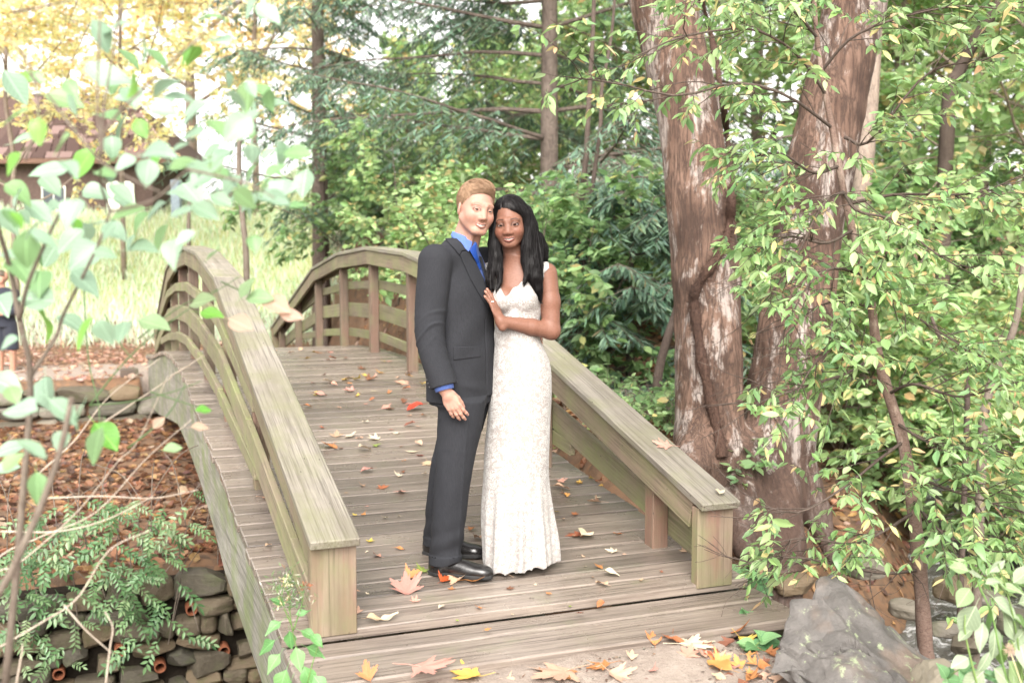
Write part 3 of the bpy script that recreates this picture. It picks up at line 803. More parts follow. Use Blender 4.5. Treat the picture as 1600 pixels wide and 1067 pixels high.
    pr = np.exp(-np.abs(toh(V)[:, 2]-np.interp(toh(V)[:, 1], [-.05, .0, .035, .06, .078, .1], [-.03, .012, .03, .042, .066, .09]))/.02)*2+.6; idx = rg.choice(len(V), 7000, p=pr/pr.sum()); r0 = V[idx]; h0 = toh(r0)
    flow = np.stack([.35+0*h0[:, 0]+.5*(h0[:, 2] > .03), -.25-1.3*sm(np.abs(h0[:, 0]), .05, .075)-1.1*sm(-h0[:, 2], .02, .08), .8-1.5*sm(np.abs(h0[:, 0]), .055, .075)*(h0[:, 1] < .06)-1.6*sm(-h0[:, 2], .0, .08)], 1)
    flow = toward(flow+rg.normal(0, .22, flow.shape), 1)@Rh.T
    ln = .030*(.5+.9*rg.random(len(r0)))*np.where(h0[:, 1] > .05, 1.35, .7); P = [r0-0*r0]; p = r0.copy(); K = 6
    for k in range(K-1):
        g = grad(lambda q: hairs(toh(q)), p); t = toward(flow-(flow*g).sum(-1, keepdims=True)*g, 1); p = p+t*(ln/K)[:, None]
        dd = hairs(toh(p))[:, None]*hs; p = p-g*(dd-.0010-.0042*rg.random((len(p), 1))*(k/K)); P.append(p.copy())
    V, F = strands(r0, np.stack(P, 1), .0007, rg)
    cc = np.repeat(np.repeat(np.clip(rg.normal(.55, .25, len(r0)), 0, 1), K*2)[:, None], 3, 1)
    put('hair_strands', mesh('hair_strands', V, F, True, cc), mh, hair, kind='stuff')
    # ---- suit jacket
    tab = [(.70, .197, .132, 0, .004, 2.35), (.80, .197, .132, 0, .004, 2.3), (.95, .193, .130, 0, .002, 2.3), (1.10, .180, .124, 0, .004, 2.3), (1.22, .183, .129, 0, -.002, 2.3), (1.33, .192, .130, 0, -.012, 2.3),
           (1.42, .190, .112, 0, -.020, 2.3), (1.485, .155, .092, 0, -.016, 2.3), (1.53, .105, .075, 0, -.006, 2.3), (1.56, .076, .066, 0, .0, 2.3)]
    def torso(p, off=0.0): return sections(body(p), tab)-off
    def sleeve(p, S, E, Wr, seed):
        d = chain(p, list(map(tuple, spline(np.array([S, E, Wr]), 9))), list(np.interp(np.linspace(0, 2, 9), [0, 1, 2], [.079, .067, .061])), 1e-4)
        ax_ = (E-S)/np.linalg.norm(E-S); t = ((p-S)@ax_)
        el = np.exp(-((t-.31)/.10)**2)
        wr_ = np.sin(88*t+70*p[..., 0]+30*p[..., 2]+seed+3.0*fbm(p, 16, 21))
        d = d-.0068*el*np.clip(wr_, 0, 1)**2*(.4+.6*np.sin(31*p[..., 0]-22*p[..., 1]+seed))+.0030*fbm(p*np.array([1, .6, 1]), 24, 13)*sm(t, .02, .12)
        ex = (Wr-E)/np.linalg.norm(Wr-E)
        return smax(d, (p-Wr)@ex+.012, .004)
    shirtV = [px(735, 392), px(741, 376), px(748, 376), px(790, 376), px(790, 470), px(769, 482), px(760, 452), px(748, 424)]
    lap_lo = px(770, 484)
    def jacket(p, cut=True):
        d = torso(p)
        d = smin(d, cone(p, (-.015, 1.505, .015), S+np.array([.012, .004, -.01]), .050, .070), .03)
        d = smin(d, cone(p, (.015, 1.505, -.03), S2+np.array([-.012, .006, .01]), .050, .072), .03)
        b = body(p); v = p[..., 1]
        d = d+.003*np.sin(26*v-30*p[..., 0]+8*p[..., 2])*np.exp(-((v-1.10)/.14)**2)+.0018*fbm(p, 22, 4)
        d = d-.006*np.exp(-((v-.89+.25*(p[..., 0]-.05))/.02)**2)*np.exp(-((p[..., 0]-.06)/.05)**2)
        hem = .815+.02*sm(p[..., 0], -.02, .15)+.0*v
        d = smax(d, hem-v, .004)
        if cut: d = smax(d, -np.maximum(poly2(p, shirtV), -.30-p[..., 2]), .003)
        d = smin(d, sleeve(p, S, E, Wr, 0), .005)
        d = smin(d, sleeve(p, S2, E2, W2, 2), .012)
        d = smax(d, -cone(p, (-.0, 1.50, .0), (.05, 1.63, .025), .062, .062), .004)
        # the front edge, a shallow step below the lapel
        d = d+.004*np.exp(-((b[..., 0]-.02)/.004)**2)*(b[..., 2] > 0)*(v < 1.2)
        return d
    hollow = lambda p: jacket(p)
    jk, _ = build('suit_jacket', hollow, (-.30, .76, -.42), (.45, 1.62, .40), .0038, M['suit'], o)
    fj = lambda p: jacket(p, False)
    lap = [px(*q) for q in ((737, 391.5), (747, 413), (757, 434), (766, 460), (771, 487), (763, 477), (750, 456), (738, 434), (727, 410), (723, 399), (725.5, 393.5))]
    V, Q = drape(fj, lap, .0055, .007, .0022); put('lapel', mesh('lapel', V, Q, True), M['suit'], jk)
    colr = [px(*q) for q in ((696, 366), (703, 362.5), (714, 371), (727, 382), (735.5, 391), (725, 392), (722, 399), (716, 391), (707, 382), (699, 374))]
    V, Q = drape(fj, colr, .0065, .009, .0022); put('collar', mesh('collar', V, Q, True), M['suit'], jk)
    far_lap = [px(*q) for q in ((750, 400), (753.5, 401), (766, 440), (774, 482), (769.5, 484), (762.5, 448))]
    V, Q = drape(fj, far_lap, .006, .008, .0022); put('lapel', mesh('lapel', V, Q, True), M['suit'], jk)
    fl = [px(*q) for q in ((713, 533.7), (752.5, 535.5), (753.5, 551), (713, 553.6))]
    V, Q = drape(fj, fl, .0035, .005, .0022); put('pocket_flap', mesh('pocket_flap', V, Q, True), M['suit'], jk)
    for i in range(4):
        c = np.array([*(px(674.0+1.9*i, 575.5+5.2*i)), .45])
        for _ in range(60): c[2] -= max(fj(c[None])[0]*.8, 1e-4)
        n = grad(fj, c[None])[0]; V, F = tube([c-n*.001, c+n*.0035], [.0062, .0055], 12); put('button', mesh('button', V, F), M['button'], jk)
    # ---- shirt: body and collar, cuff, tie
    def shirt(p):
        d = torso(p, -.010); d = smin(d, cone(p, (-.0, 1.46, .0), (.018, 1.55, .008), .078, .066), .02)
        return np.maximum(d, 1.05-p[..., 1])+.0012*fbm(p, 30, 2)
    sh, _ = build('shirt', shirt, (-.24, 1.0, -.25), (.25, 1.62, .25), .004, M['shirt'], o)
    ctop = np.array([.047, 1.60, .020]); cbot = np.array([.0, 1.47, -.0])
    def collar(p):
        ax_ = (ctop-cbot)/np.linalg.norm(ctop-cbot); t = (p-cbot)@ax_
        r = np.linalg.norm(p-cbot-t[..., None]*ax_, axis=-1)
        sh_ = np.abs(r-(.079-.010*sm(t, .02, .13)))-.0035
        front = (p-cbot)@np.array([.82, 0, .57])
        top = .088-.030*sm(front, -.03, .06); return np.maximum(sh_, np.maximum(t-top, .05-t))
    fs = lambda p: np.minimum(shirt(p), cone(p, cbot, ctop+(ctop-cbot)*.3, .083, .068))
    V, Q = drape(fs, [px(*q) for q in ((701, 361), (706, 360.5), (722, 369), (741, 379), (738.5, 387), (735, 394), (722, 381.5), (707, 369))], .006, .006, .0022, .5); put('collar_leaf', mesh('collar_leaf', V, Q, True), M['shirt'], sh)
    V, Q = drape(fs, [px(*q) for q in ((736.6, 392), (741, 384), (746.5, 380), (746.5, 392), (749.5, 406), (753, 419), (750.5, 421), (745, 407))], .007, .006, .0022, .5); put('necktie', mesh('necktie', V, Q, True), M['tie'], o)
    ex = (Wr-E)/np.linalg.norm(Wr-E); c0 = Wr-ex*.035; c1 = Wr+ex*.006
    V, F = tube([c0, c1, c1-ex*.002, c0], [.046, .043, .038, .040], 24, False); put('shirt_cuff', mesh('shirt_cuff', V, F, True), M['shirt'], sh)
    # ---- trousers and shoes
    fn = floor_v(-.08, .09); ff = floor_v(-.12, -.18)
    hip = [(.012, .90, .072), (-.004, .70, .086)]; kn = (-.034, .47, .105); an = (-.078, fn+.055, .085)
    kf = (-.072, .46, -.075); af = (-.128, ff+.055, -.185)
    def leg(p, pts, rad, seed):
        d = chain(p, list(map(tuple, spline(np.array(pts), 9))), list(np.interp(np.linspace(0, 3, 9), range(4), rad)), 1e-4); v = p[..., 1]; x = p[..., 0]
        d = d+.0030*fbm(p*np.array([1.2, .9, 1]), 30, int(seed*10)+40)*np.exp(-((v-.45)/.2)**2)+.0042*np.sin(60*v-22*x+seed*2+1.5*np.sin(30*p[..., 2]))*np.exp(-((v-.14)/.09)**2)+.002*fbm(p, 18, int(seed*7)+1)
        return d
    def trousers(p):
        d1 = leg(p, [hip[0], hip[1], kn, an], [.113, .105, .083, .073], 0.3)
        d2 = leg(p, [(.03, .90, -.06), (.01, .72, -.065), kf, af], [.113, .104, .083, .073], 1.7)
        d1 = np.maximum(d1, fn+.058+.20*(p[..., 0]-an[0])*0-.0-p[..., 1]+.02*sm(p[..., 0], -.1, .0)); d2 = np.maximum(d2, ff+.058-p[..., 1])
        c1 = p[..., 0]-an[0]
        d1 = d1-.0045*(1-sm(p[..., 1], fn+.098, fn+.100)); d2 = d2-.0045*(1-sm(p[..., 1], ff+.098, ff+.100))
        d = smin(d1, d2, .012)
        d = smin(d, np.maximum(torso(p, -.012), np.maximum(p[..., 1]-1.0, .80-p[..., 1])), .03)
        d = smax(d, np.where(p[..., 1] > .72, torso(p), 0)+.007-.12*sm(.86-p[..., 1], 0, .12)-1.0*sm(.80-p[..., 1], 0, .08), .006)
        # pressed crease down the near leg
        t = np.clip((.86-p[..., 1])/.75, 0, 1); cx = .045-.055*t
        return d-.003*np.exp(-((p[..., 0]-cx)/.007)**2)*(p[..., 2] > .1)*sm(t, .05, .2)
    build('trousers', trousers, (-.32, -.05, -.36), (.26, 1.02, .32), .0045, M['suit'], o)
    def shoe(name, heel, dirv, fl):
        d_ = np.array([dirv[0], 0, dirv[1]]); d_ /= np.linalg.norm(d_); sd_ = np.cross(np.array([0, 1, 0]), d_)
        loc = lambda p: np.stack([(p-heel)@d_, p[..., 1]-fl, (p-heel)@sd_], -1)
        def up(p):
            q = loc(p); d = ell(q, (.045, .040, 0), (.050, .052, .036)); d = smin(d, ell(q, (.215, .032, 0), (.088, .032, .047)), .05)
            d = smin(d, ell(q, (.130, .042, 0), (.09, .040, .038)), .03); d = smin(d, ell(q, (.262, .026, 0), (.045, .024, .041)), .02)
            d = smin(d, cone(q, (.055, .05, 0), (.062, .11, 0), .042, .045), .02); return smax(d, .014-q[..., 1], .004)
        def so(p):
            q = loc(p); b = q.copy(); b[..., 1] = np.clip(b[..., 1], .020, .03); e = up(b@np.stack([d_, [0, 1, 0], sd_])+heel+np.array([0, fl, 0])) if False else None
            z = np.hypot(np.maximum(np.abs(q[..., 0]-.152)-.112, 0), 0)
            wq = np.interp(q[..., 0], [0, .04, .11, .215, .28, .31], [.02, .036, .034, .049, .042, .015])
            d = np.maximum(np.abs(q[..., 2])-wq, np.abs(q[..., 0]-.152)-.155); arch = .012*np.exp(-((q[..., 0]-.115)/.03)**2)
            return smax(smax(d, q[..., 1]-.020, .003), arch-q[..., 1], .002)
        lo = heel+np.array([-.2, fl-.02, -.2]); hi = heel+np.array([.4, fl+.17, .25])
        a, _ = build(name, up, lo, hi, .0032, M['shoe'], o); build('sole', so, lo, hi, .0035, M['sole'], a)
        # laces
        for i in range(3):
            q = np.array([.118+.022*i, .0, 0]); c = heel+d_*q[0]+np.array([0, fl, 0])
            arc = [c+sd_*t*.026+np.array([0, .0815-.0075*i-.011*t*t, 0]) for t in np.linspace(-1, 1, 7)]
            V, F = tube(arc, .0026, 5); put('lace', mesh('lace', V, F, True), M['sole'], a)
    shoe('shoe', np.array([-.150, 0, .075]), (.97, .24), fn); shoe('shoe', np.array([-.20, 0, -.190]), (.98, .16), ff)
    return o
man()

# ================================================================== the woman
def woman():
    px = lambda x, y: np.array([(x-812)/325, (882-y)/325])
    Fm = person_frame(812, 882, 5.12, 325)
    o = thing('person', 'woman with long black hair in fitted white lace gown on the bridge deck', 'person')
    o.matrix_world = Fm
    hs = 1.04; Rh = rot('z', .075)@rot('y', -.13)@rot('x', .03); hc = np.array([-.046, 1.6355, .02])
    toh = lambda p: ((p-hc)@Rh)/hs
    L = lambda x, y, w_: np.array([*px(x, y), w_])
    S = L(853, 424, .0); E = L(860, 511, .045); Wr = L(783.5, 495, .135)
    S2 = L(769, 424, -.05); E2 = L(742, 500, -.13); W2 = L(715, 480, -.17)
    hx = axes((.45, .1, -.9), (-.36, .93, -.16)); L1 = .172; fr = (Wr+np.array([-.004, .004, 0]), hx)
    hp = hand_pts(fr, L1, [.10, .08, .10, .14], .05, (.6, .8, -.2))
    tab = [(.0, .165, .15, .0, .0, 2.1), (.1, .163, .14, -.006, .0, 2.1), (.25, .158, .13, -.017, .0, 2.1), (.44, .149, .118, -.020, .0, 2.1), (.56, .147, .118, -.014, 0, 2.1), (.72, .143, .120, -.004, -.004, 2.1),
           (.87, .141, .122, .004, -.008, 2.1), (.98, .131, .113, .006, -.006, 2.1), (1.08, .106, .090, -.008, .004, 2.1), (1.14, .097, .082, -.015, .008, 2.1), (1.21, .101, .086, -.008, .01, 2.1), (1.29, .108, .090, -.004, .005, 2.1),
           (1.36, .115, .083, .0, -.005, 2.1), (1.42, .108, .066, .0, -.015, 2.1), (1.455, .07, .052, -.008, -.015, 2.1), (1.48, .05, .045, -.012, -.012, 2.1)]
    def trunk(p):
        d = sections(p, tab)
        for s in (-1, 1):
            c = np.array([-.022+s*.050, 1.292, .072]); d = smin(d, ell(p, c, (.052, .056, .052)), .022)
        return d
    def skin(p):
        d = trunk(p)
        d = smin(d, cone(p, (-.01, 1.42, -.012), S+np.array([-.012, -.004, 0]), .040, .046), .03)
        d = smin(d, cone(p, (-.01, 1.42, -.02), S2, .040, .044), .03)
        d = smin(d, cone(p, (-.012, 1.43, -.015), (-.042, 1.56, .0), .050, .0465), .03)
        d = smax(d, 1.05-p[..., 1], .002)
        up = p[..., 1] > 1.42
        if up.any(): d[up] = smin(d[up], head_sdf(toh(p[up]), False)*hs, .018)
        a = chain(p, [S, (S+E)/2+np.array([.004, 0, 0]), E], [.050, .047, .041], .02)
        a = smin(a, chain(p, [E, E*.6+Wr*.4, Wr], [.041, .038, .0255], .01), .016)
        d = smin(d, a, .014)
        d = smin(d, chain(p, [S2, E2, W2], [.045, .040, .028], .02), .02)
        return smin(d, hand_sdf(p, fr, hp, L1), .012)
    sk = (.150, .072, .048)
    def col(V):
        C = np.tile(np.array(sk), (len(V), 1)); h = toh(V); m = (V[:, 1] > 1.48); C[m] = head_color(h[m], sk, (.20, .080, .068), (.012, .009, .008), False)
        for P, r in hp:
            C[np.linalg.norm(V-P[-1], axis=1) < .010] = (.30, .15, .11)
        return C
    M['skin_w'] = skin_mat('deep_brown_skin', .44, .10, (.012, .005, .003))
    build('body', skin, (-.36, 1.03, -.24), (.26, 1.78, .26), .0019, M['skin_w'], o, col)
    Hm = head_mtx(hc, Rh, hs); eyes(o, Hm, hc, plain('dark_iris', (.006, .004, .003), .7, .05, .05, 10, 0), (.0006, 0))
    tv = [(x, -.0705+.0065*(abs(x)/.027)**2+dy, .0860-.016*(abs(x)/.027)**2) for dy in (.0035, .0105) for x in np.linspace(-.021, .021, 15)]
    put('teeth', mesh('teeth', np.array(tv), np.array([[i, i+1, 16+i, 15+i] for i in range(14)]), True), M['teeth'], o, Hm)
    # ---- gown
    # gown outline against the neckline: everything below the V
    nu = [px(*q)[0] for q in ((740, 400), (764, 404), (771, 425), (779, 440), (790, 459), (801, 447), (815, 437), (833, 424), (846, 412), (870, 408))]
    nv = [px(*q)[1] for q in ((740, 400), (764, 404), (771, 425), (779, 440), (790, 459), (801, 447), (815, 437), (833, 424), (846, 412), (870, 408))]
    def gown(p):
        d = sections(p, tab)
        for s in (-1, 1):
            c = np.array([-.022+s*.050, 1.292, .072]); d = smin(d, ell(p, c, (.052, .056, .052)), .022)
        d = smin(d, cone(p, (-.01, 1.42, -.012), S+np.array([-.02, -.008, 0]), .040, .044), .03)
        d = smin(d, cone(p, (-.01, 1.42, -.02), S2+np.array([-.004, -.01, 0]), .044, .053), .03)
        v = p[..., 1]; th = np.arctan2(p[..., 2], p[..., 0])
        k = 1-sm(v, .02, .55)
        d = d-.006-k*(.012*np.sin(9*th+.8)+.007*np.sin(17*th+2*v))-.010*k*np.sin(3*th+1)
        d = d-.0016*fbm(p*np.array([1, .4, 1]), 35, 6)-.002*np.sin(60*v+20*p[..., 0])*np.exp(-((v-1.12)/.07)**2)
        hem = .014+.010*np.abs(np.sin(11*th))+.012*np.sin(2*th+.6)
        d = np.maximum(d, hem-v)
        top = np.interp(p[..., 0], nu, nv); top = np.where(p[..., 2] < -.02, 1.40+.04*(np.abs(p[..., 0]) > .07), top)
        d = np.maximum(d, (v-top-.0035*np.sin(150*p[..., 0]))*.8)
        d = np.maximum(d, -chain(p, [S+np.array([.022, .03, 0]), (S+E)/2+np.array([.008, 0, 0])], [.050, .054], .02))   # arm hole
        inner = sections(p, tab)+.012; return d
    g = NT('white_lace'); v = g.coord('Object', rnd=False)
    wv = g.n.new('ShaderNodeTexNoise'); g.l.new(v, wv.inputs['Vector']); wv.inputs['Scale'].default_value = 27; wv.inputs['Detail'].default_value = 1.5; wv.inputs['Distortion'].default_value = 1.6
    r1 = g.ramp(g.math('ABSOLUTE', g.math('SUBTRACT', wv.outputs[0], .5)), [(.010, 1), (.045, 0)])
    fl = None
    for sc_, ph in ((30, 0), (47, 3.1)):                     # five-petalled motifs, outlines and hearts
        mp = g.n.new('ShaderNodeMapping'); g.l.new(v, mp.inputs['Vector']); mp.inputs['Scale'].default_value = (sc_, sc_, sc_*.6); mp.inputs['Location'].default_value = (ph, ph, ph)
        vr = g.n.new('ShaderNodeTexVoronoi'); g.l.new(mp.outputs[0], vr.inputs['Vector']); vr.inputs['Scale'].default_value = 1; vr.inputs['Randomness'].default_value = .8
        df = g.n.new('ShaderNodeVectorMath'); df.operation = 'SUBTRACT'; g.l.new(mp.outputs[0], df.inputs[0]); g.l.new(vr.outputs['Position'], df.inputs[1])
        an = g.math('ARCTAN2', g.sep(df.outputs[0], 1), g.sep(df.outputs[0], 0)); pr = g.math('MULTIPLY', g.math('COSINE', g.math('MULTIPLY', an, 5.0)), .10)
        rr = g.math('SUBTRACT', g.math('SUBTRACT', vr.outputs['Distance'], .33), pr); e = g.math('MAXIMUM', g.ramp(g.math('ABSOLUTE', rr), [(.03, 1), (.075, 0)]), g.ramp(vr.outputs['Distance'], [(.08, 1), (.13, 0)]))
        fl = e if fl is None else g.math('MAXIMUM', fl, g.math('MULTIPLY', e, .7))
    th_ = g.math('MAXIMUM', g.math('MULTIPLY', r1, .85), fl)
    c = g.mix(th_, (.27, .247, .232), (.44, .432, .42)); g.bump(th_, .45, .004); g.base(c, .75, .3); g.p.inputs['Sheen Weight'].default_value = .2
    lace = g.m
    gw, _ = build('lace_gown', gown, (-.30, -.02, -.25), (.30, 1.50, .25), .0042, g.m, o)
    # scalloped lace edge along the neckline
    M['lace_edge'] = plain('lace_edge', (.5, .49, .475), .8, .2, .06, 300, .4)
    for pts in (((829, 424), (838, 416), (845, 405), (856, 407), (856, 416), (848, 424), (842, 440), (833, 446)), ((757, 402), (769, 402), (776, 431), (791, 461), (782, 466), (770, 446), (760, 425))):
        V, Q = drape(skin, [px(*q) for q in pts], .006, .006, .0025); put('shoulder_strap', mesh('shoulder_strap', V, Q, True), g.m, gw)
    ring = fr[0]+np.array([0, .40*L1, 0])@fr[1]; Pn, rn = hp[2]; a, b = Pn[1], Pn[2]; u = (b-a)/np.linalg.norm(b-a); c0 = a+(b-a)*.35
    th2 = np.linspace(0, 2*np.pi, 25); e1 = np.cross(u, [0, 1, .3]); e1 /= np.linalg.norm(e1); e2 = np.cross(u, e1)
    V, F = tube([c0+(e1*math.cos(t)+e2*math.sin(t))*.0098 for t in th2], .0016, 6, False)
    mt = NT('silver'); mt.p.inputs['Metallic'].default_value = 1; mt.base((.8, .79, .77), .18)
    rg_ = put('ring', mesh('ring', V, F, True), mt.m, o)
    q = c0+np.array([.006, .002, .009]); V, F = tube([q, q+np.array([.001, .001, .004])], [.0035, .002], 8); put('gemstone', mesh('gemstone', V, F), mt.m, rg_)
    # ---- long black hair
    def px3(l): return [L(x, y, w_) for x, y, w_, r in l], [r/325 for x, y, w_, r in l]
    leftP, leftR = px3([(789, 327, .03, 8), (779, 337, .04, 7.5), (774, 356, .04, 7.5), (773, 380, .045, 8.5), (775, 400, .055, 9), (770, 420, .07, 7.5), (766, 434, .085, 5), (768, 446, .10, 2)])
    lef2P, lef2R = px3([(779, 400, .05, 6), (781, 420, .075, 5), (782, 436, .095, 3.0), (777, 448, .11, 1.4)])
    rightP, rightR = px3([(806, 322, .03, 9), (819, 333, .035, 11), (826, 352, .03, 12), (829, 374, .03, 13), (832, 394, .03, 15), (832, 412, .055, 14), (835, 430, .075, 11), (839, 448, .085, 6.5), (843, 463, .085, 2)])
    rig2P, rig2R = px3([(826, 360, .045, 9), (824, 385, .055, 10), (822, 405, .065, 8), (824, 424, .085, 5), (818, 438, .10, 1.8)])
    rig3P, rig3R = px3([(838, 370, .0, 10), (845, 388, -.005, 10), (849, 400, -.0, 6), (852, 408, 0, 2)])
    backP, backR = px3([(806, 345, -.06, 26), (808, 380, -.075, 24), (808, 415, -.085, 22), (808, 450, -.09, 14)])
    def mass(p):
        h = toh(p); x, y, z = h[..., 0], h[..., 1], h[..., 2]
        d = ell(h, (.002, .038, -.024), (.0815, .099, .104))
        zl = np.interp(y, [-.1, .0, .04, .07, .088, .105, .13, .3], [.00, .016, .036, .058, .074, .092, .13, .3])
        part = .030*sm(x, -.012, .05)*sm(y, .02, .08)-.010*sm(-x, .02, .06)*sm(y, .03, .08); d = d+.0065*sm(z-zl-part, -.03, 0)
        d = smax(d, (z-zl-part+.10*np.clip(np.abs(x+.012)-.040, 0, 1)*0)*.8, .006)
        d = smin(d, chain(p, leftP, leftR, .01), .012); d = smin(d, chain(p, rightP, rightR, .01), .016)
        d = smin(d, chain(p, lef2P, lef2R, .006), .008); d = smin(d, chain(p, rig2P, rig2R, .006), .010); d = smin(d, chain(p, rig3P, rig3R, .006), .01)
        d = smin(d, chain(p, backP, backR, .02), .02)
        # keep the face clear
        f_ = ell(h, (-.006, -.030, .085), (.052, .098, .062)); d = smax(d, -f_, .010)
        # the parting
        pt = np.exp(-((x+.022)/.004)**2)*(y > .06)*(z > -.02); return d+.004*pt
    def massd(p):
        q = p*np.array([1, .12, 1])
        return mass(p)+.0009*fbm(q, 210, 8)+.0005*np.sin(p[..., 0]*420+6*np.sin(p[..., 1]*14)+p[..., 2]*160)
    mh = hair_mat('black_hair', (.0035, .003, .0033), (.0095, .0075, .008), .46)
    V, Q = surf(massd, (-.22, 1.22, -.24), (.16, 1.78, .2), .0026)
    hair = put('hair', mesh('hair', V, Q, True, np.repeat((.5+.5*fbm(V*np.array([1, .1, 1]), 180, 2))[:, None], 3, 1)), mh, o)
    rg = np.random.default_rng(11)
    idx = rg.choice(len(V), 7000); p = V[idx].copy(); ln = .26*(.5+rg.random(len(p))); K = 14; P = [p.copy()]
    flow = np.array([0, -1.0, .0])+rg.normal(0, .07, p.shape)
    hx_ = toh(p); flow[:, 0] += np.where(hx_[:, 1] > .02, np.where(hx_[:, 0] > -.02, 1.3, -1.2)*np.clip(1-np.abs(hx_[:, 0]+.02)/.09, 0, 1), 0)
    for k in range(K-1):
        gq = grad(mass, p); h = toh(p); fl = flow.copy(); fl[:, 0] = fl[:, 0]*np.clip((h[:, 1]-.0)/.05, 0, 1)+.05*np.sin(p[:, 1]*22+idx*.01)
        t = toward(fl-(fl*gq).sum(-1, keepdims=True)*gq, 1); ok = ((p[:, 1] > 1.26) & (gq[:, 1] > -.55))[:, None]
        p = p+t*(ln/K)[:, None]*ok; dd = mass(p)[:, None]; p = p-gq*(np.clip(dd, -.01, .01)-.0012-.0030*rg.random((len(p), 1))**2)*ok; P.append(p.copy())
    V, F = strands(None, np.stack(P, 1), .00042, rg)
    put('hair_strands', mesh('hair_strands', V, F, True, np.repeat(np.repeat(np.clip(rg.normal(.4, .3, len(p)), 0, 1), K*2)[:, None], 3, 1)), mh, hair, kind='stuff')
    return o
woman()

# ------------------------------------------------------------------ plants
def bark_mat(name, c1, c2, dark, scale=6, pale=None, stretch=.25, bump=.7, dist=.02):
    g = NT(name); v = g.coord('Object', (1, 1, stretch), rnd=False); v2 = g.coord('Object', rnd=False)
    n = g.noise(v, scale*2, 7, .7, .4); n2 = g.noise(v2, 1.7, 5, .6); vo = g.voro(v, scale*2.6, 'DISTANCE_TO_EDGE')
    c = g.mix(g.ramp(n, [(.32, 0), (.66, 1)]), c1, c2)
    c = g.mix(g.ramp(n2, [(.45, 0), (.68, .75)]), c, tuple(x*.55 for x in c1))
    c = g.mix(g.ramp(g.math('ADD', vo, g.math('MULTIPLY', n, .12)), [(.05, .9), (.11, 0)]), c, dark)
    if pale is not None:
        m = g.ramp(g.noise(g.coord('Object', (1, 1, .35), rnd=False), 5.5, 7, .72, .6), [(.54, 0), (.60, .9)])
        c = g.mix(m, c, pale)
    g.bump(g.math('ADD', n, g.math('MULTIPLY', g.ramp(vo, [(0, 0), (.12, 1)]), .6)), bump, dist)
    return g.base(c, .85, .2)
M['twig'] = bark_mat('twig_bark', (.12, .095, .075), (.185, .155, .125), (.07, .05, .04), 30, None, .3, .3, .003)
M['dark_twig'] = bark_mat('dark_twig_bark', (.07, .05, .042), (.11, .085, .07), (.03, .025, .02), 30, None, .3, .3, .003)
M['pale_twig'] = bark_mat('pale_twig_bark', (.42, .35, .28), (.55, .48, .40), (.25, .2, .16), 30, None, .3, .2, .002)
M['bark'] = bark_mat('grey_bark', (.20, .155, .125), (.30, .24, .195), (.07, .055, .045), 12, None, .3, .4)
M['leaf'] = leafmat('foliage', .5, .42, None, .4)
M['needle'] = leafmat('needle_foliage', .35, .5, None, .3)

def leaf_cloud(P, D, N, L, ratio, fold=.18, quad=False):
    """many small leaves: base P, direction D, normal N, lengths L -> V, F (5 verts each)"""
    D = toward(D, 1); S = toward(np.cross(N, D), 1); N = np.cross(D, S); L = L[:, None]; W_ = L*ratio*.5
    if quad:
        V = np.stack([P, P+D*L*.5-S*W_, P+D*L, P+D*L*.5+S*W_], 1); n = len(P); b = np.arange(n)[:, None]*4
        return V.reshape(-1, 3), [(b+np.array([[0, 1, 2, 3]]))], 4
    mid = P+D*L*.48-N*L*fold*ratio; tip = P+D*L-N*L*.14; W2 = W_*.92
    V = np.stack([P, P+D*L*.26-S*W2*.86, P+D*L*.58-S*W2*.9-N*L*.03, tip, P+D*L*.58+S*W2*.9-N*L*.03, P+D*L*.26+S*W2*.86, mid], 1); n = len(P); b = np.arange(n)[:, None]*7
    F = np.concatenate([b+np.array([[k, (k+1) % 6, 6]]) for k in range(6)])
    return V.reshape(-1, 3), [F], 7
def pick(pal, n, rng, jit=.16):
    """leaf colours: pal is [(weight, rgb), ...]"""
    w_ = np.array([a for a, _ in pal], float); c = np.array([b for _, b in pal]); k = rng.choice(len(pal), n, p=w_/w_.sum())
    c = (c*.80+c@np.array([.3, .6, .1])[:, None]*.20)*1.12
    return np.clip(c[k]*(1+rng.normal(0, jit, (n, 1)))*(1+rng.normal(0, .05, (n, 3))), .004, .9)
def grow(mb, tw, p, d, L, r, level, rng, n=5, up=.15, spread=.9, wob=.14, ratio=.6, sides=5, minr=.002, taper=.35, flat=0.0):
    k = 6 if level else 5; pts = [np.array(p, float)]; d = np.asarray(d, float); d = d/np.linalg.norm(d)
    for i in range(k-1):
        d = d+rng.normal(0, wob, 3)+np.array([0, 0, up*.25]); d[2] *= (1-flat*.3); d /= np.linalg.norm(d); pts.append(pts[-1]+d*L/(k-1))
    pts = np.array(pts); mb.add(*tube(pts, np.linspace(r, max(r*taper, minr), k), sides if level else 4, False))
    if level == 0: tw.append(pts); return
    if level == 1: tw.append(pts[2:])
    for i in range(n):
        t = .22+.78*(i+rng.random())/n; j = min(int(t*(k-1)), k-2); q = pts[j]+(pts[j+1]-pts[j])*(t*(k-1)-j); ax_ = pts[j+1]-pts[j]; ax_ = ax_/np.linalg.norm(ax_)
        u = rng.normal(0, 1, 3); u[2] *= (1-flat); u = u-ax_*(u@ax_); u /= max(np.linalg.norm(u), 1e-6)
        grow(mb, tw, q, ax_*(1-spread*.55)+u*spread, L*ratio*(1.15-.5*t)*rng.uniform(.75, 1.2), max(r*.5*(1-.5*t), minr), level-1, rng, n, up, spread, wob, ratio, sides, minr, taper, flat)
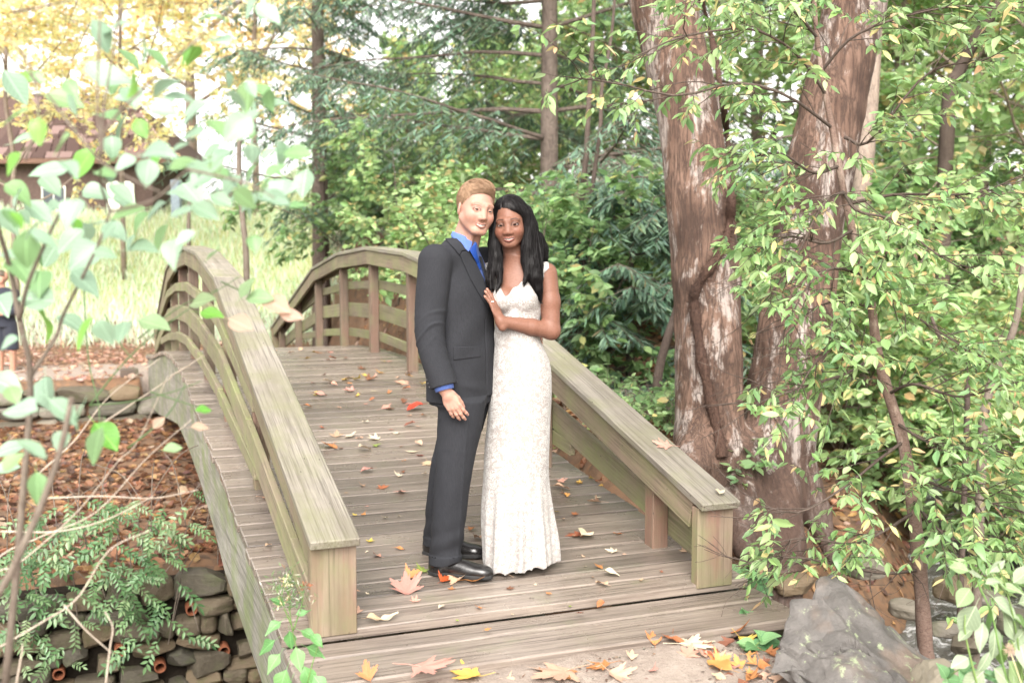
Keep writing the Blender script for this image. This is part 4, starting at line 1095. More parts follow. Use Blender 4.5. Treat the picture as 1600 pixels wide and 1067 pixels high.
def twig_leaves(tw, per, size, ratio, rng, droop=.35, sizev=.3, flatn=.7, fold=.18, quad=False, side=.8):
    """leaves set alternately along the twigs"""
    P = []; D = []
    for pts in tw:
        k = max(2, int(per*np.linalg.norm(pts[-1]-pts[0])+rng.random())); t = np.sort(rng.uniform(.1, 1, k))*(len(pts)-1); j = np.minimum(t.astype(int), len(pts)-2); f = (t-j)[:, None]
        q = pts[j]*(1-f)+pts[j+1]*f; a = toward(pts[j+1]-pts[j], 1); s = np.cross(a, [0, 0, 1.0]); s = toward(s+1e-6, 1)*np.where(np.arange(k) % 2, 1, -1)[:, None]
        P.append(q); D.append(a*.6+s*side+rng.normal(0, .28, (k, 3))-np.array([0, 0, droop]))
    P = np.concatenate(P); D = toward(np.concatenate(D), 1); n = len(P)
    N = toward(np.array([0, 0, 1.0])*flatn+rng.normal(0, .45, (n, 3)), 1); L = size*np.clip(1+rng.normal(0, sizev, n), .4, 1.8)
    return P, D, N, L
def foliage(name, parent, data, ratio, pal, rng, m=None, fold=.18, quad=False, keep=None):
    P, D, N, L = data
    if keep is not None: k_ = keep(P); P, D, N, L = P[k_], D[k_], N[k_], L[k_]
    V, F, k = leaf_cloud(P, D, N, L, ratio, fold, quad); C = np.repeat(pick(pal, len(P), rng), k, 0)
    return put(name, mesh(name, V, F, False, C), m or M['leaf'], parent, kind='stuff')
def wood_part(name, parent, mb, m): return put(name, mb.mesh(name, True, False), m, parent)

GREEN = [(4, (0.183, 0.329, 0.104)), (3, (0.232, 0.390, 0.122)), (2, (0.140, 0.262, 0.091)), (.5, (0.439, 0.439, 0.122))]
PALE = [(4, (0.317, 0.488, 0.159)), (3, (0.244, 0.415, 0.134)), (2, (0.390, 0.549, 0.207)), (.8, (0.634, 0.561, 0.195)), (.3, (0.708, 0.464, 0.195))]
DEEP = [(4, (0.104, 0.207, 0.079)), (3, (0.140, 0.256, 0.098)), (2, (0.183, 0.317, 0.116)), (.25, (0.488, 0.403, 0.110))]
YELLOW_ = [(5, (0.854, 0.647, 0.159)), (3, (0.878, 0.732, 0.268)), (2, (0.781, 0.512, 0.122)), (1.5, (0.634, 0.610, 0.207)), (.8, (0.805, 0.415, 0.122))]
ORANGE = [(4, (0.854, 0.537, 0.159)), (3, (0.805, 0.415, 0.146)), (2, (0.878, 0.659, 0.220))]
YELLOW = [(5, (.84, .72, .34)), (3, (.86, .78, .46)), (2, (.80, .62, .24)), (1.5, (.66, .66, .30)), (.5, (.80, .48, .20))]
CONIFER = [(4, (.10, .19, .125)), (3, (.13, .235, .145)), (2, (.18, .29, .165)), (.3, (.2, .18, .08))]

def tree(name, label, base, H, r, seed, pal, crown=(.35, 1.0), limbs=9, n=6, L=None, leaf=.09, per=26, ratio=.55, lean=(0, 0), m=None, group=None, up=.25, quad=False, spread=.9, cat='tree', droop=.35, keep=None, level=2):
    rng = np.random.default_rng(seed); base = np.asarray(base, float); L = L or H*.34
    o = thing(name, label, cat, base, group); mb = MB(); tw = []
    tp = np.array([[lean[0]*t**1.3*H+rng.normal(0, .008)*H*t, lean[1]*t**1.3*H+rng.normal(0, .008)*H*t, t*H-.1*(t == 0)] for t in np.linspace(0, 1, 9)])
    wood_part('trunk', o, (lambda b: (b.add(*tube(tp, r*np.linspace(1.15, .25, 9)**1.0, 10)), b)[1])(MB()), m or M['bark'])
    for i in range(limbs):
        t = crown[0]+(crown[1]-crown[0])*(i+rng.random()*.6)/limbs; j = min(int(t*8), 7); q = tp[j]+(tp[j+1]-tp[j])*(t*8-j); a = i*2.4+rng.uniform(-.4, .4)
        grow(mb, tw, q, (math.cos(a), math.sin(a), rng.uniform(.15, .75)), L*(1.1-.55*t)*rng.uniform(.8, 1.15), r*.42*(1.1-t*.7), level, rng, n, up, spread)
    wood_part('limbs', o, mb, m or M['bark'])['kind'] = 'stuff'
    f_ = foliage('crown', o, twig_leaves(tw, per, leaf, ratio, rng, droop), ratio, pal, rng, quad=quad, keep=keep)
    return o
def bush(name, label, base, H, Wd, seed, pal, stems=7, n=5, leaf=.09, per=28, ratio=.6, group=None, m=None, cat='shrub', quad=False, flat=.2, r=.014):
    rng = np.random.default_rng(seed); o = thing(name, label, cat, base, group); mb = MB(); tw = []
    for i in range(stems):
        a = i*2.4+rng.uniform(-.5, .5); k = Wd/H
        grow(mb, tw, (rng.normal(0, .08)*Wd, rng.normal(0, .08)*Wd, -.05), (math.cos(a)*k*rng.uniform(.2, 1), math.sin(a)*k*rng.uniform(.2, 1), 1), H*rng.uniform(.65, 1.0), r, 2, rng, n, .1, .85, .12, .5, 5, .0015, .35, flat)
    wood_part('stems', o, mb, m or M['twig'])['kind'] = 'stuff'
    foliage('foliage', o, twig_leaves(tw, per, leaf, ratio, rng), ratio, pal, rng, quad=quad)
    return o
def land(x, y, d):
    """point on the ground straight below the spot seen at x, y at depth d"""
    p = at(x, y, d); p[2] = float(zland(p[0], p[1])); return p
def conifer(name, label, base, H, r, seed, whorls, Lmax, dens=1.0, zmin=.12, cat='tree', lean=(0, 0), droop=.25, trunk_to=None):
    """hemlock: long level boughs, flat drooping sprays of short needles"""
    rng = np.random.default_rng(seed); o = thing(name, label, cat, base); mb = MB(); SP = []
    tp = np.array([[lean[0]*t*H, lean[1]*t*H, t*H-.1*(t == 0)] for t in np.linspace(0, 1, 8)])
    b = MB(); b.add(*tube(tp, r*np.linspace(1.2, .12, 8), 12)); wood_part('trunk', o, b, M['bark_c'])
    for i in range(whorls):
        t = zmin+(1-zmin)*(i/whorls); Lb = Lmax*(1-t)**.75*rng.uniform(.7, 1.1)
        for q in range(2 if rng.random() < .5 else 3):
            a = rng.uniform(0, 6.28); d = np.array([math.cos(a), math.sin(a), .12]); k = 8; pts = [np.array([lean[0]*t*H, lean[1]*t*H, t*H])]
            for s in range(k-1):
                d = d+rng.normal(0, .06, 3)+np.array([0, 0, -.05*droop*s/2]); d /= np.linalg.norm(d); pts.append(pts[-1]+d*Lb/(k-1))
            pts = np.array(pts); mb.add(*tube(pts, np.linspace(.012+.006*Lb, .004, k), 5, False))
            ns = int(Lb*7*dens)+3
            for s in range(ns):
                f = .15+.85*(s+rng.random())/ns; j = min(int(f*(k-1)), k-2); q0 = pts[j]+(pts[j+1]-pts[j])*(f*(k-1)-j); ax_ = toward(pts[j+1]-pts[j], 1)
                sd_ = toward(np.cross(ax_, [0, 0, 1.0]), 1)*(1 if s % 2 else -1); ln = (.30+.28*Lb*(1-f*.6))*rng.uniform(.6, 1.2)
                e = toward(ax_*.55+sd_*.9+np.array([0, 0, -.18-.35*rng.random()]), 1); tq = np.linspace(0, 1, 5)[:, None]
                sp = q0+e*ln*tq+np.array([0, 0, -.30*ln])*tq**2; SP.append(sp); mb.add(*tube(sp, [.006, .005, .004, .003, .002], 3, False))
    wood_part('boughs', o, mb, M['bark_c'])['kind'] = 'stuff'
    SP = np.array(SP); ns = len(SP); per = 46; tt = rng.uniform(0, 1, (ns, per))*3.999; j = tt.astype(int); f = (tt-j)[..., None]; ii = np.arange(ns)[:, None]
    P = (SP[ii, j]*(1-f)+SP[ii, j+1]*f).reshape(-1, 3); A = toward(SP[ii, j+1]-SP[ii, j], 1).reshape(-1, 3); sg = np.where(rng.random(len(P)) < .5, 1, -1)[:, None]
    D = toward(A*.7+toward(np.cross(A, [0, 0, 1.0])+1e-6, 1)*sg*.8+rng.normal(0, .2, A.shape)-np.array([0, 0, .25]), 1); n = len(P)
    N = toward(np.array([0, 0, 1.0])+rng.normal(0, .4, (n, 3)), 1)
    foliage('needles', o, (P, D, N, .13*np.clip(1+rng.normal(0, .35, n), .4, 2)), .16, CONIFER, rng, M['needle'], quad=True)
    return o
M['bark_c'] = bark_mat('hemlock_bark', (.12, .092, .078), (.18, .145, .12), (.05, .04, .034), 9)

# ---- the big twin-trunked tree by the creek
def big_tree():
    D0 = 7.9
    A = lambda x, y, d=D0: at(x, y, d)
    o = thing('twin_trunk_tree', 'huge old tree with two leaning trunks and flaking brown bark beside the creek', 'tree', A(1150, 720))
    base = np.array(o.location); k = D0/F_PX
    lt = [(1112, 745, 62), (1108, 690, 58), (1107, 560, 55), (1104, 430, 55), (1092, 300, 54), (1073, 160, 54), (1040, 20, 56), (1010, -90, 54), (985, -200, 50)]
    rt = [(1208, 770, 62), (1214, 700, 57), (1228, 600, 58), (1245, 480, 57), (1268, 320, 53), (1300, 170, 52), (1333, 20, 48), (1358, -90, 46), (1378, -200, 44)]
    LP = [A(x, y)-base for x, y, r in lt]; LR = [r*k*.93 for _, _, r in lt]; RP = [A(x, y, 8.1)-base for x, y, r in rt]; RR = [r*k for _, _, r in rt]
    roots = [([(1100, 690, 7.8), (1075, 735, 7.6), (1055, 760, 7.5)], [.20, .14, .06]), ([(1150, 730, 7.8), (1150, 800, 7.5), (1165, 860, 7.2)], [.24, .15, .07]), ([(1205, 760, 7.9), (1222, 850, 7.65), (1225, 930, 7.45), (1238, 970, 7.3)], [.24, .16, .12, .06]),
             ([(1235, 740, 8.1), (1275, 800, 8.0), (1300, 870, 7.9)], [.2, .12, .06]), ([(1180, 770, 7.8), (1190, 850, 7.5), (1180, 920, 7.3)], [.2, .12, .07])]
    RT = [([A(*q)-base for q in pts], rr) for pts, rr in roots]
    def f(p):
        d = smin(chain(p, LP, LR, .03), chain(p, RP, RR, .03), .09)
        d = smin(d, ell(p, A(1160, 735, 7.95)-base, (.36, .26, .30)), .12)
        for pts, rr in RT: d = smin(d, chain(p, pts, rr, .03), .09)
        q = p*np.array([1, 1, .22])
        return d+.020*fbm(q, 11, 3)+.009*fbm(q*np.array([1, 1, .6]), 34, 5)+.012*np.abs(fbm(p*np.array([1, 1, .45]), 20, 8))
    V, Q = surf(f, (-1.7, -1.1, -1.9), (1.9, 1.1, 5.2), .028)
    g = NT('flaky_bark'); v = g.coord('Object', (1, 1, .28), rnd=False); v2 = g.coord('Object', rnd=False)
    n = g.noise(v, 13, 8, .7, .5); n2 = g.noise(v2, 1.3, 5, .6); rdg = g.noise(g.coord('Object', (1, 1, .13), rnd=False), 19, 6, .62, .9); vo = g.math('ABSOLUTE', g.math('SUBTRACT', rdg, .5))
    c = g.mix(g.ramp(n, [(.3, 0), (.7, 1)]), (.100, .060, .044), (.205, .132, .098))
    c = g.mix(g.ramp(n2, [(.46, 0), (.60, .85)]), c, (.048, .029, .022))
    m = g.ramp(g.noise(g.coord('Object', (1, 1, .4), rnd=False), 4.2, 8, .76, .5), [(.515, 0), (.57, .8)]); c = g.mix(m, c, (.36, .315, .285))
    c = g.mix(g.ramp(vo, [(.015, .75), (.055, 0)]), c, (.045, .03, .024))
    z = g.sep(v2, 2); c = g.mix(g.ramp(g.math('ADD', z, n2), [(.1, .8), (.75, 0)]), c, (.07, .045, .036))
    g.bump(g.math('ADD', n, g.math('MULTIPLY', g.ramp(vo, [(0, 0), (.12, 1)]), .35)), .8, .02); g.base(c, .85, .2)
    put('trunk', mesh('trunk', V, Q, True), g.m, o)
    # hairy vine climbing the left trunk
    vp = [(1128, 715), (1118, 660), (1105, 600), (1093, 540), (1086, 480), (1088, 452), (1108, 420), (1128, 390), (1140, 345), (1143, 290), (1137, 220), (1128, 150), (1112, 60), (1090, -20)]
    P = []
    for x, y in vp:
        r = ray(x, y); t = 6.6
        for _ in range(60):
            e = f((CAM+r*t-base)[None])[0]
            if e < .004 or t > 9: break
            t += max(e*.7, .002)
        P.append(CAM+r*(t-.005)-base)
    vn = thing('climbing_vine', 'thick brown hairy vine climbing the left trunk of the huge old tree', 'vine', base)
    S_ = spline(P, 80); b = MB(); b.add(*tube(S_, .024+.006*np.sin(np.arange(80)*.9)+.004*np.sin(np.arange(80)*2.3)+np.linspace(.018, .0, 80), 9, False))
    put('stem', b.mesh('stem', True, False), M['vine_bark'], vn)
    rg = np.random.default_rng(3); i = rg.integers(0, 79, 5200); dr = toward(rg.normal(0, 1, (5200, 3)), 1); q0 = S_[i]+rg.normal(0, .012, (5200, 3)); V, F, k_ = leaf_cloud(q0, dr, rg.normal(0, 1, (5200, 3)), rg.uniform(.04, .085, 5200), .05, .1, True)
    put('rootlets', mesh('rootlets', V, F, False), M['vine_bark'], vn, kind='stuff')
M['vine_bark'] = bark_mat('vine_bark', (.055, .032, .024), (.095, .055, .04), (.02, .012, .01), 20, None, .4, .6, .01)
big_tree()

# ------------------------------------------------------------------ the wood behind
conifer('hemlock_tree', 'tall dark hemlock with long level drooping boughs standing behind the couple', land(858, 300, 15.5), 15, .125, 21, 34, 5.2, 1.0, .10)
conifer('hemlock_tree', 'feathery hemlock at the edge of the bright meadow, left of the tall dark one', land(500, 300, 20), 13, .16, 22, 26, 3.8, .9, .18)
conifer('hemlock_tree', 'low dark young hemlock filling the gap beside the huge twin-trunked tree', land(985, 560, 11.0), 2.6, .05, 23, 12, 1.7, 1.5, .10)
tree('yellow_tree', 'bright yellow autumn tree in front of the shingled house', land(190, 300, 26), 10.5, .06, 31, YELLOW, (.30, 1.0), 18, 6, 4.6, .13, 34, .6, quad=True)
tree('yellow_tree', 'yellow tree at the far left edge growing over the shingle roof', land(20, 300, 22), 9.0, .06, 32, YELLOW, (.25, 1.0), 16, 6, 3.9, .12, 34, .6, quad=True)
tree('orange_tree', 'orange and yellow autumn tree between the house and the hemlock', land(400, 300, 34), 13, .10, 33, YELLOW+ORANGE, (.25, 1.0), 18, 6, 5.0, .17, 26, .6, quad=True)
tree('yellow_tree', 'tall thin-leaved yellow tree far behind the meadow', land(300, 300, 40), 17, .2, 34, YELLOW, (.22, 1.0), 18, 6, 6.6, .22, 18, .6, quad=True)
far = [(640, 42, 5.2, PALE, 'pale green tree far behind the tall dark hemlock'), (770, 32, 4.8, PALE, 'green tree behind the tall dark hemlock, half hidden by its boughs'),
       (960, 24, 6.5, PALE, 'pale green tree seen between the hemlock and the huge old tree'), (1180, 21, 12, PALE, 'light green tree seen between the two leaning trunks'),
       (1400, 17, 11, PALE, 'light green tree just right of the leaning right trunk'), (1530, 19, 12, PALE, 'yellow-green tree by the right edge of the wood'), (1640, 14, 9, PALE, 'light green tree reaching in from the right edge'),
       (1300, 30, 15, PALE, 'tall light green tree behind the huge old tree'), (1480, 32, 15, PALE, 'tall light green tree deep in the wood on the right'), (880, 44, 6.5, PALE, 'hazy green tree deepest in the wood')]
for i, (x, d, H, pal, lab) in enumerate(far):
    tree('forest_tree', lab, land(x, 380, d), H, .05+.003*d, 50+i, pal, (.06, 1.0), 20, 6, H*.36, .09+.0044*d, 480/d, .6, group='trees of the wood behind the creek', quad=True)
# understory
ub = [(590, 18, 2.3, 2.6, GREEN, 'green shrub behind the far right railing, beside the meadow'), (680, 15, 2.3, 2.6, PALE, "leafy green shrub behind the man's shoulder"),
      (790, 12.5, 2.4, 2.4, PALE, 'green shrub directly behind the couple'), (880, 11, 2.1, 2.0, GREEN, "green shrub behind the woman's bare arm"), (720, 20, 3.3, 3.5, PALE, "tall loose shrub behind the man's head"),
      (560, 24, 2.5, 3.0, GREEN, 'round shrub at the top of the meadow under the hemlock'), (950, 14, 1.9, 2.2, GREEN, 'shrub in front of the wooden fence'), (1190, 12.5, 2.6, 1.8, GREEN, 'shrub growing between the two leaning trunks'),
      (1340, 11, 2.8, 2.2, PALE, 'light green shrub right of the huge old tree'), (1460, 10.5, 2.6, 2.2, PALE, 'light green shrub behind the slender sapling'), (1580, 9.5, 2.4, 2.0, PALE, 'light green shrub at the right edge above the creek'),
      (1520, 14, 3.4, 2.6, PALE, 'taller light green shrub deep on the right bank'), (1400, 15, 3.2, 2.6, GREEN, 'green shrub on the slope behind the right trunk')]
for i, (x, d, H, Wd, pal, lab) in enumerate(ub):
    bush('shrub', lab, land(x, 480, d), H, Wd, 80+i, pal, 9, 7, .095, 46, .62, 'shrubs of the understory')
# low plants on the leafy ground beyond the right railing
lp = [(985, 640, 8.6), (1030, 610, 9.0), (930, 610, 9.6), (1045, 655, 8.3), (890, 650, 9.2), (1010, 560, 10), (960, 680, 8.0), (905, 560, 11), (1160, 640, 7.6), (560, 560, 13.5), (640, 570, 11.5), (500, 540, 15), (1190, 930, 6.0), (1175, 880, 6.3), (1200, 965, 5.4), (1150, 905, 6.4)]
ll = ["beside the dark young hemlock, below the fence", "left of the huge old tree's left trunk", "just beyond the right handrail, behind the woman's elbow", "at the very foot of the huge old tree's left trunk", "close to the right handrail, behind the white gown's hip", "under the boughs of the dark young hemlock, farther back", "right below the middle of the right handrail", "at the back of the leafy bank behind the woman's arm",
      "sprouting between the roots of the two leaning trunks", "seen through the railing, left of the second far post", "seen through the railing just left of the man's elbow", "beyond the far end of the right railing, at the meadow foot", "by the right end post, nearest to the roots", "behind the right end post, on the creek bank", "against the corner of the deck front, on the right", "half hidden behind the right end post"]
for i, (x, y, d) in enumerate(lp):
    bush('seedling_clump', 'low green seedling clump '+ll[i], land(x, y, d), .42, .38, 120+i, GREEN, 6, 3, .07, 26, .7, 'green seedling clumps along the bridge', cat='plant', r=.005)
# slender stems rising behind the woman
def stem_thing(name, label, pts, d, r0, r1, m, cat='tree', group=None, n=20, ground=True):
    P = np.array([at(x, y, d if np.isscalar(d) else dd) for (x, y), dd in zip(pts, np.broadcast_to(d, (len(pts),)))])
    if ground: P = np.concatenate([[[P[0][0], P[0][1], float(zland(P[0][0], P[0][1]))-.05]], P])
    o = thing(name, label, cat, P[0], group); S_ = spline(P-P[0], n); V, F = tube(S_, np.linspace(r0, r1, n), 8, False)
    put('trunk', mesh('trunk', V, F, True), m, o); return o, S_+P[0]
stem_thing('slender_tree', 'slender dark double stem rising straight behind the woman', [(905, 520), (908, 340), (916, 240), (920, 160), (926, 60), (930, -60)], 11.2, .04, .022, M['dark_twig'])
stem_thing('slender_tree', 'second thin dark stem beside the double stem behind the woman', [(905, 500), (925, 300), (938, 200), (940, 140), (955, 60), (965, -60)], 11.0, .03, .015, M['dark_twig'])
stem_thing('slender_tree', 'dark leaning stem at the foot of the huge old tree', [(1028, 590), (1042, 530), (1058, 480), (1064, 420)], 9.2, .045, .03, M['dark_twig'])
stem_thing('meadow_sapling', 'thin bare brown sapling in the middle of the bright meadow', [(385, 412), (380, 350), (374, 280), (374, 215), (378, 170)], 15.5, .05, .028, M['twig'])
stem_thing('meadow_sapling', 'short thin sapling in the meadow right behind the top of the left railing', [(295, 380), (295, 340), (297, 310)], 21, .05, .03, M['twig'])
stem_thing('meadow_sapling', 'thin sapling at the meadow edge under the feathery hemlock', [(507, 375), (506, 330), (505, 280), (508, 200)], 19, .05, .03, M['dark_twig'])
stem_thing('slender_tree', 'dark slanting tree trunk deep in the wood at the upper right', [(1480, 200), (1500, 110), (1545, 30), (1590, -30)], 13, .10, .06, M['dark_twig'])
stem_thing('slender_tree', 'reddish upright trunk deep in the wood near the right edge', [(1532, 230), (1536, 160), (1545, 90), (1552, 0)], 17, .12, .09, M['bark'])
stem_thing('slender_tree', 'pale forked young tree on the right bank, without leaves low down', [(1535, 690), (1540, 640), (1552, 590), (1575, 540), (1592, 480), (1600, 400)], 6.8, .032, .02, M['twig'])
stem_thing('slender_tree', 'thin dark branching stem left of the pale forked young tree', [(1512, 590), (1498, 560), (1470, 530), (1455, 495)], 7.6, .022, .012, M['dark_twig'])
stem_thing('slender_tree', 'grey trunk in the wood right behind the leaning right trunk', [(1345, 330), (1352, 230), (1360, 120), (1366, 0)], 12, .12, .10, M['bark'])

# ------------------------------------------------------------------ meadow grass, leaf litter
def meadow():
    rng = np.random.default_rng(41); n = 52000; x = rng.uniform(-13, 6, n); y = 16.5+18*rng.random(n)**1.4
    k = (y+.15*x > 18.2-1.2*rng.random(n)) & (x < 4.2+.05*y); x, y = x[k], y[k]; n = len(x); P = np.stack([x, y, zland(x, y)-.02], 1)
    D = toward(np.stack([rng.normal(0, .28, n), rng.normal(0, .28, n), np.ones(n)], 1), 1); N = rng.normal(0, 1, (n, 3)); L = rng.uniform(.14, .40, n)
    V, F, kk = leaf_cloud(P, D, N, L, .09, .1, True)
    C = np.repeat(pick([(4, (.46, .62, .40)), (4, (.58, .66, .48)), (2, (.70, .68, .56)), (1, (.33, .50, .26))], n, rng), kk, 0)
    put('meadow_grass', mesh('meadow_grass', V, F, False, C), M['leaf'], kind='stuff')
meadow()
LITTER = [(4, (.29, .125, .052)), (3, (.19, .082, .042)), (3, (.37, .19, .085)), (3, (.10, .052, .034)), (1, (.48, .27, .07)), (1, (.38, .26, .17))]
def litter(name, n, xr, yr, keep, seed, size, pal=LITTER, lift=.02):
    rng = np.random.default_rng(seed); x = rng.uniform(*xr, n); y = rng.uniform(*yr, n); k = keep(x, y); x, y = x[k], y[k]; n = len(x)
    e = .05; nx = -(zland(x+e, y)-zland(x-e, y))/(2*e); ny = -(zland(x, y+e)-zland(x, y-e))/(2*e); N = toward(np.stack([np.clip(nx, -2, 2), np.clip(ny, -2, 2), np.ones(n)], 1)+rng.normal(0, .30, (n, 3)), 1)
    P = np.stack([x, y, zland(x, y)+lift*rng.random(n)+.012], 1); a = rng.uniform(0, 6.28, n); D = np.stack([np.cos(a), np.sin(a), 0*a], 1); D = D-N*(D*N).sum(1, keepdims=True)
    L = size*rng.uniform(.6, 1.3, n); V, F, kk = leaf_cloud(P-D*L[:, None]*.5, D, N, L, .85, .28); C = np.repeat(pick(pal, n, rng, .22), kk, 0)
    put(name, mesh(name, V, F, False, C), M['leaf'], kind='stuff')
cr = lambda x, y: y-np.interp(x, _ct, _cs)
litter('leaf_litter', 11000, (-7, 2.3), (4.08, 12.5), lambda x, y: cr(x, y) > .5, 61, .11)
litter('leaf_litter', 9000, (1.6, 12), (1.2, 13), lambda x, y: (cr(x, y) > .9) & ~((x < 2.2) & (y < 3.5)), 62, .10)
litter('leaf_litter', 5000, (-9, 2.2), (12.8, 19), lambda x, y: ~((x > -.2) & (x < 2.1) & (y < 13.6)) & (R.random(len(x)) < np.where((y > 13.2) & (y < 15.3), .35, 1)), 63, .11, [(3, (.52, .30, .22)), (3, (.45, .24, .15)), (2, (.6, .40, .30)), (1, (.35, .18, .1))])
litter('leaf_litter', 1500, (1.7, 5.5), (-1.6, .6), lambda x, y: (cr(x, y) < -.9) & (x+.35*y > 1.75), 64, .085, LITTER)
litter('leaf_litter', 1600, (-4, 3.5), (.8, 4.0), lambda x, y: (np.abs(cr(x, y)) < 1.7) & (x < 2.2), 65, .09, LITTER)

# ------------------------------------------------------------------ stone walls
def rock_mesh(name, sx, sy, sz, seed, h=None, rough=.16, sq=3.2, chip=.3):
    """angular stone about sx by sy by sz"""
    rg = np.random.default_rng(seed); n = 9
    u = np.linspace(-1, 1, n); V = []; idx = {}; F = []
    for ax in range(3):
        for s in (-1, 1):
            g_ = []
            for a in u:
                for b in u:
                    q = [0, 0, 0]; q[ax] = s; q[(ax+1) % 3] = a; q[(ax+2) % 3] = b; k = tuple(round(x, 4) for x in q)
                    if k not in idx: idx[k] = len(V); V.append(q)
                    g_.append(idx[k])
            for i in range(n-1):
                for j in range(n-1):
                    f_ = [g_[i*n+j], g_[(i+1)*n+j], g_[(i+1)*n+j+1], g_[i*n+j+1]]; F.append(f_ if s > 0 else f_[::-1])
    V = np.array(V, float); V = V/((np.abs(V)**sq).sum(1)**(1/sq))[:, None]
    for _ in range(5):
        nrm = toward(rg.normal(0, 1, 3), 1); dd = V@nrm; cut = rg.uniform(.72, 1.0); V -= np.maximum(dd-cut, 0)[:, None]*nrm
    V = V*(1+rough*.5*fbm(V, 2.2, seed)[:, None]+rough*.25*fbm(V, 5.5, seed+1)[:, None]+rough*.12*fbm(V, 13, seed+2)[:, None])
    return mesh(name, V*np.array([sx, sy, sz])/2, np.array(F), False)
def stone_mat(name, c1, c2, c3, lichen=None, moss=(.07, .085, .03)):
    g = NT(name); v = g.coord('Object', rnd=True); n = g.noise(v, 9, 8, .68); n2 = g.noise(v, 2.2, 4); n3 = g.noise(v, 40, 4)
    c = g.mix(g.ramp(n, [(.3, 0), (.7, 1)]), c1, c2); wn_ = g.n.new('ShaderNodeTexWhiteNoise'); wn_.noise_dimensions = '1D'; g.l.new(g.rand(), wn_.inputs['W'])
    c = g.mix(g.math('MULTIPLY', wn_.outputs[0], .8), c, c3); c = g.mix(g.ramp(n2, [(.5, 0), (.7, .55)]), c, moss)
    if lichen: c = g.mix(g.ramp(g.math('ADD', g.noise(v, 7, 7, .75), g.math('MULTIPLY', g.voro(v, 26), .15)), [(.62, 0), (.67, .9)]), c, lichen)
    c = g.mix(g.ramp(n3, [(.58, 0), (.75, .4)]), c, tuple(x*1.6 for x in c2))
    g.bump(g.math('ADD', n, g.math('MULTIPLY', n3, .4)), .8, .012); return g.base(c, .75, .35)
M['wallstone'] = stone_mat('wall_stone', (.050, .046, .036), (.095, .086, .066), (.15, .105, .06))
M['greystone'] = stone_mat('grey_stone', (.10, .09, .078), (.16, .145, .125), (.19, .165, .12))
def dry_wall():
    o = thing('stone_wall', 'dry stone wall of dark mossy rocks with clay drain pipe ends along the creek', 'wall', (-1.2, 4.05, -1.8))
    rg = np.random.default_rng(77); pool = [[rock_mesh('stone', 1, 1, 1, 300+i, rough=.15, sq=rg.uniform(3.5, 7)) for i in range(9)]][0]
    pipes = [at_s(x, y, 4.0) for x, y in ((92, 1051), (250, 1040), (188, 1015), (350, 1015), (299, 951))]
    z = -1.92; row = 0
    while z < -.92:
        h = rg.uniform(.08, .17); x = -6.6 if z > -9 else 0
        while x < 1.9:
            big = rg.random() < .22; w_ = rg.uniform(.10, .34)*(1.25 if big else 1); hh = h*(rg.uniform(.8, 1.1) if not big else rg.uniform(1.3, 1.7)); c = np.array([x+w_/2, 4.06+rg.normal(0, .018)-(.02 if big else 0), z+hh/2+rg.normal(0, .008)])
            if -3.6 < x < 1.75 or rg.random() < 1:
                if min(np.hypot(c[0]-p[0], (c[2]-p[2])*1.1) for p in pipes) > .055+w_*.33:
                    Mx = Matrix.Translation(Vector(c-np.array([-1.2, 4.05, -1.8]))) @ Matrix.Rotation(rg.normal(0, .10), 4, 'Y') @ Matrix.Rotation(rg.normal(0, .15), 4, 'Z') @ Matrix.Diagonal((w_*1.04, .26, hh*1.05, 1))
                    if x > -2.9: put('stone', pool[rg.integers(9)], M['wallstone'], o, Mx)
                    else: FARW.append((c, w_, hh))
            x += w_*.985
        z += h*.96
    # core of earth and rubble behind the face stones
    V, F = box_arrays(8.6, .30, .90, .01, (-1.2, .19, .42)); put('core', mesh('core', V, F), M['dark_soil'], o)
    for p in pipes:
        a = np.linspace(0, 2*np.pi, 22, endpoint=False); r1, r2 = .043, .031; P = []
        for r, y in ((r2, .16), (r2, -.055), (r2+.003, -.06), (r1-.003, -.06), (r1, -.055), (r1, .16)): P.append(np.stack([r*np.cos(a), np.full(22, y), r*np.sin(a)], 1))
        V = np.concatenate(P); i = np.arange(5)[:, None]*22; j = np.arange(22)[None]; F = np.stack([i+j, i+22+j, i+22+(j+1) % 22, i+(j+1) % 22], -1).reshape(-1, 4)
        V = V+(p-np.array([-1.2, 4.05, -1.8])); V[:, 1] += .022; pp = put('drain_pipe', mesh('drain_pipe', V, F, True), M['clay'], o)
FARW = []
M['dark_soil'] = plain('dark_soil', (.02, .016, .012), .95, .1, .3, 30, .5, .01)
M['clay'] = plain('terracotta', (.20, .072, .036), .75, .3, .25, 40, .2)
dry_wall()
def far_wall():
    L0 = np.array([-2.2, 12.62, -1.0]); o = thing('retaining_wall', 'low retaining wall of flat mossy stones left of the bridge end', 'wall', L0)
    rg = np.random.default_rng(5); pool = [rock_mesh('stone', 1, 1, 1, 400+i, rough=.12, sq=5) for i in range(6)]
    for k in range(3):
        x = -2.9
        while x < 1.9:
            w_ = rg.uniform(.35, .8); h = .23; put('stone', pool[rg.integers(6)], M['wallstone'] if rg.random() < .6 else M['greystone'], o, Matrix.Translation((x+w_/2, rg.normal(0, .02), .06+k*.215)) @ Matrix.Rotation(rg.normal(0, .03), 4, 'Y') @ Matrix.Diagonal((w_, .34, h, 1))); x += w_*.97
    a = thing('bridge_abutment', 'dark timber and concrete abutment under the far end of the footbridge', 'abutment', (.98, 12.9, -1.05))
    V, F = box_arrays(2.6, .5, .52, .02, (0, .1, .2)); put('sill', mesh('sill', V, F), M['concrete'], a)
    V, F = box_arrays(.26, .26, 1.0, .01, (-1.36, .2, .35)); put('corner_post', mesh('corner_post', V, F), M['old'], a)
M['concrete'] = plain('stained_concrete', (.11, .09, .075), .85, .2, .35, 6, .4, .01)
far_wall()

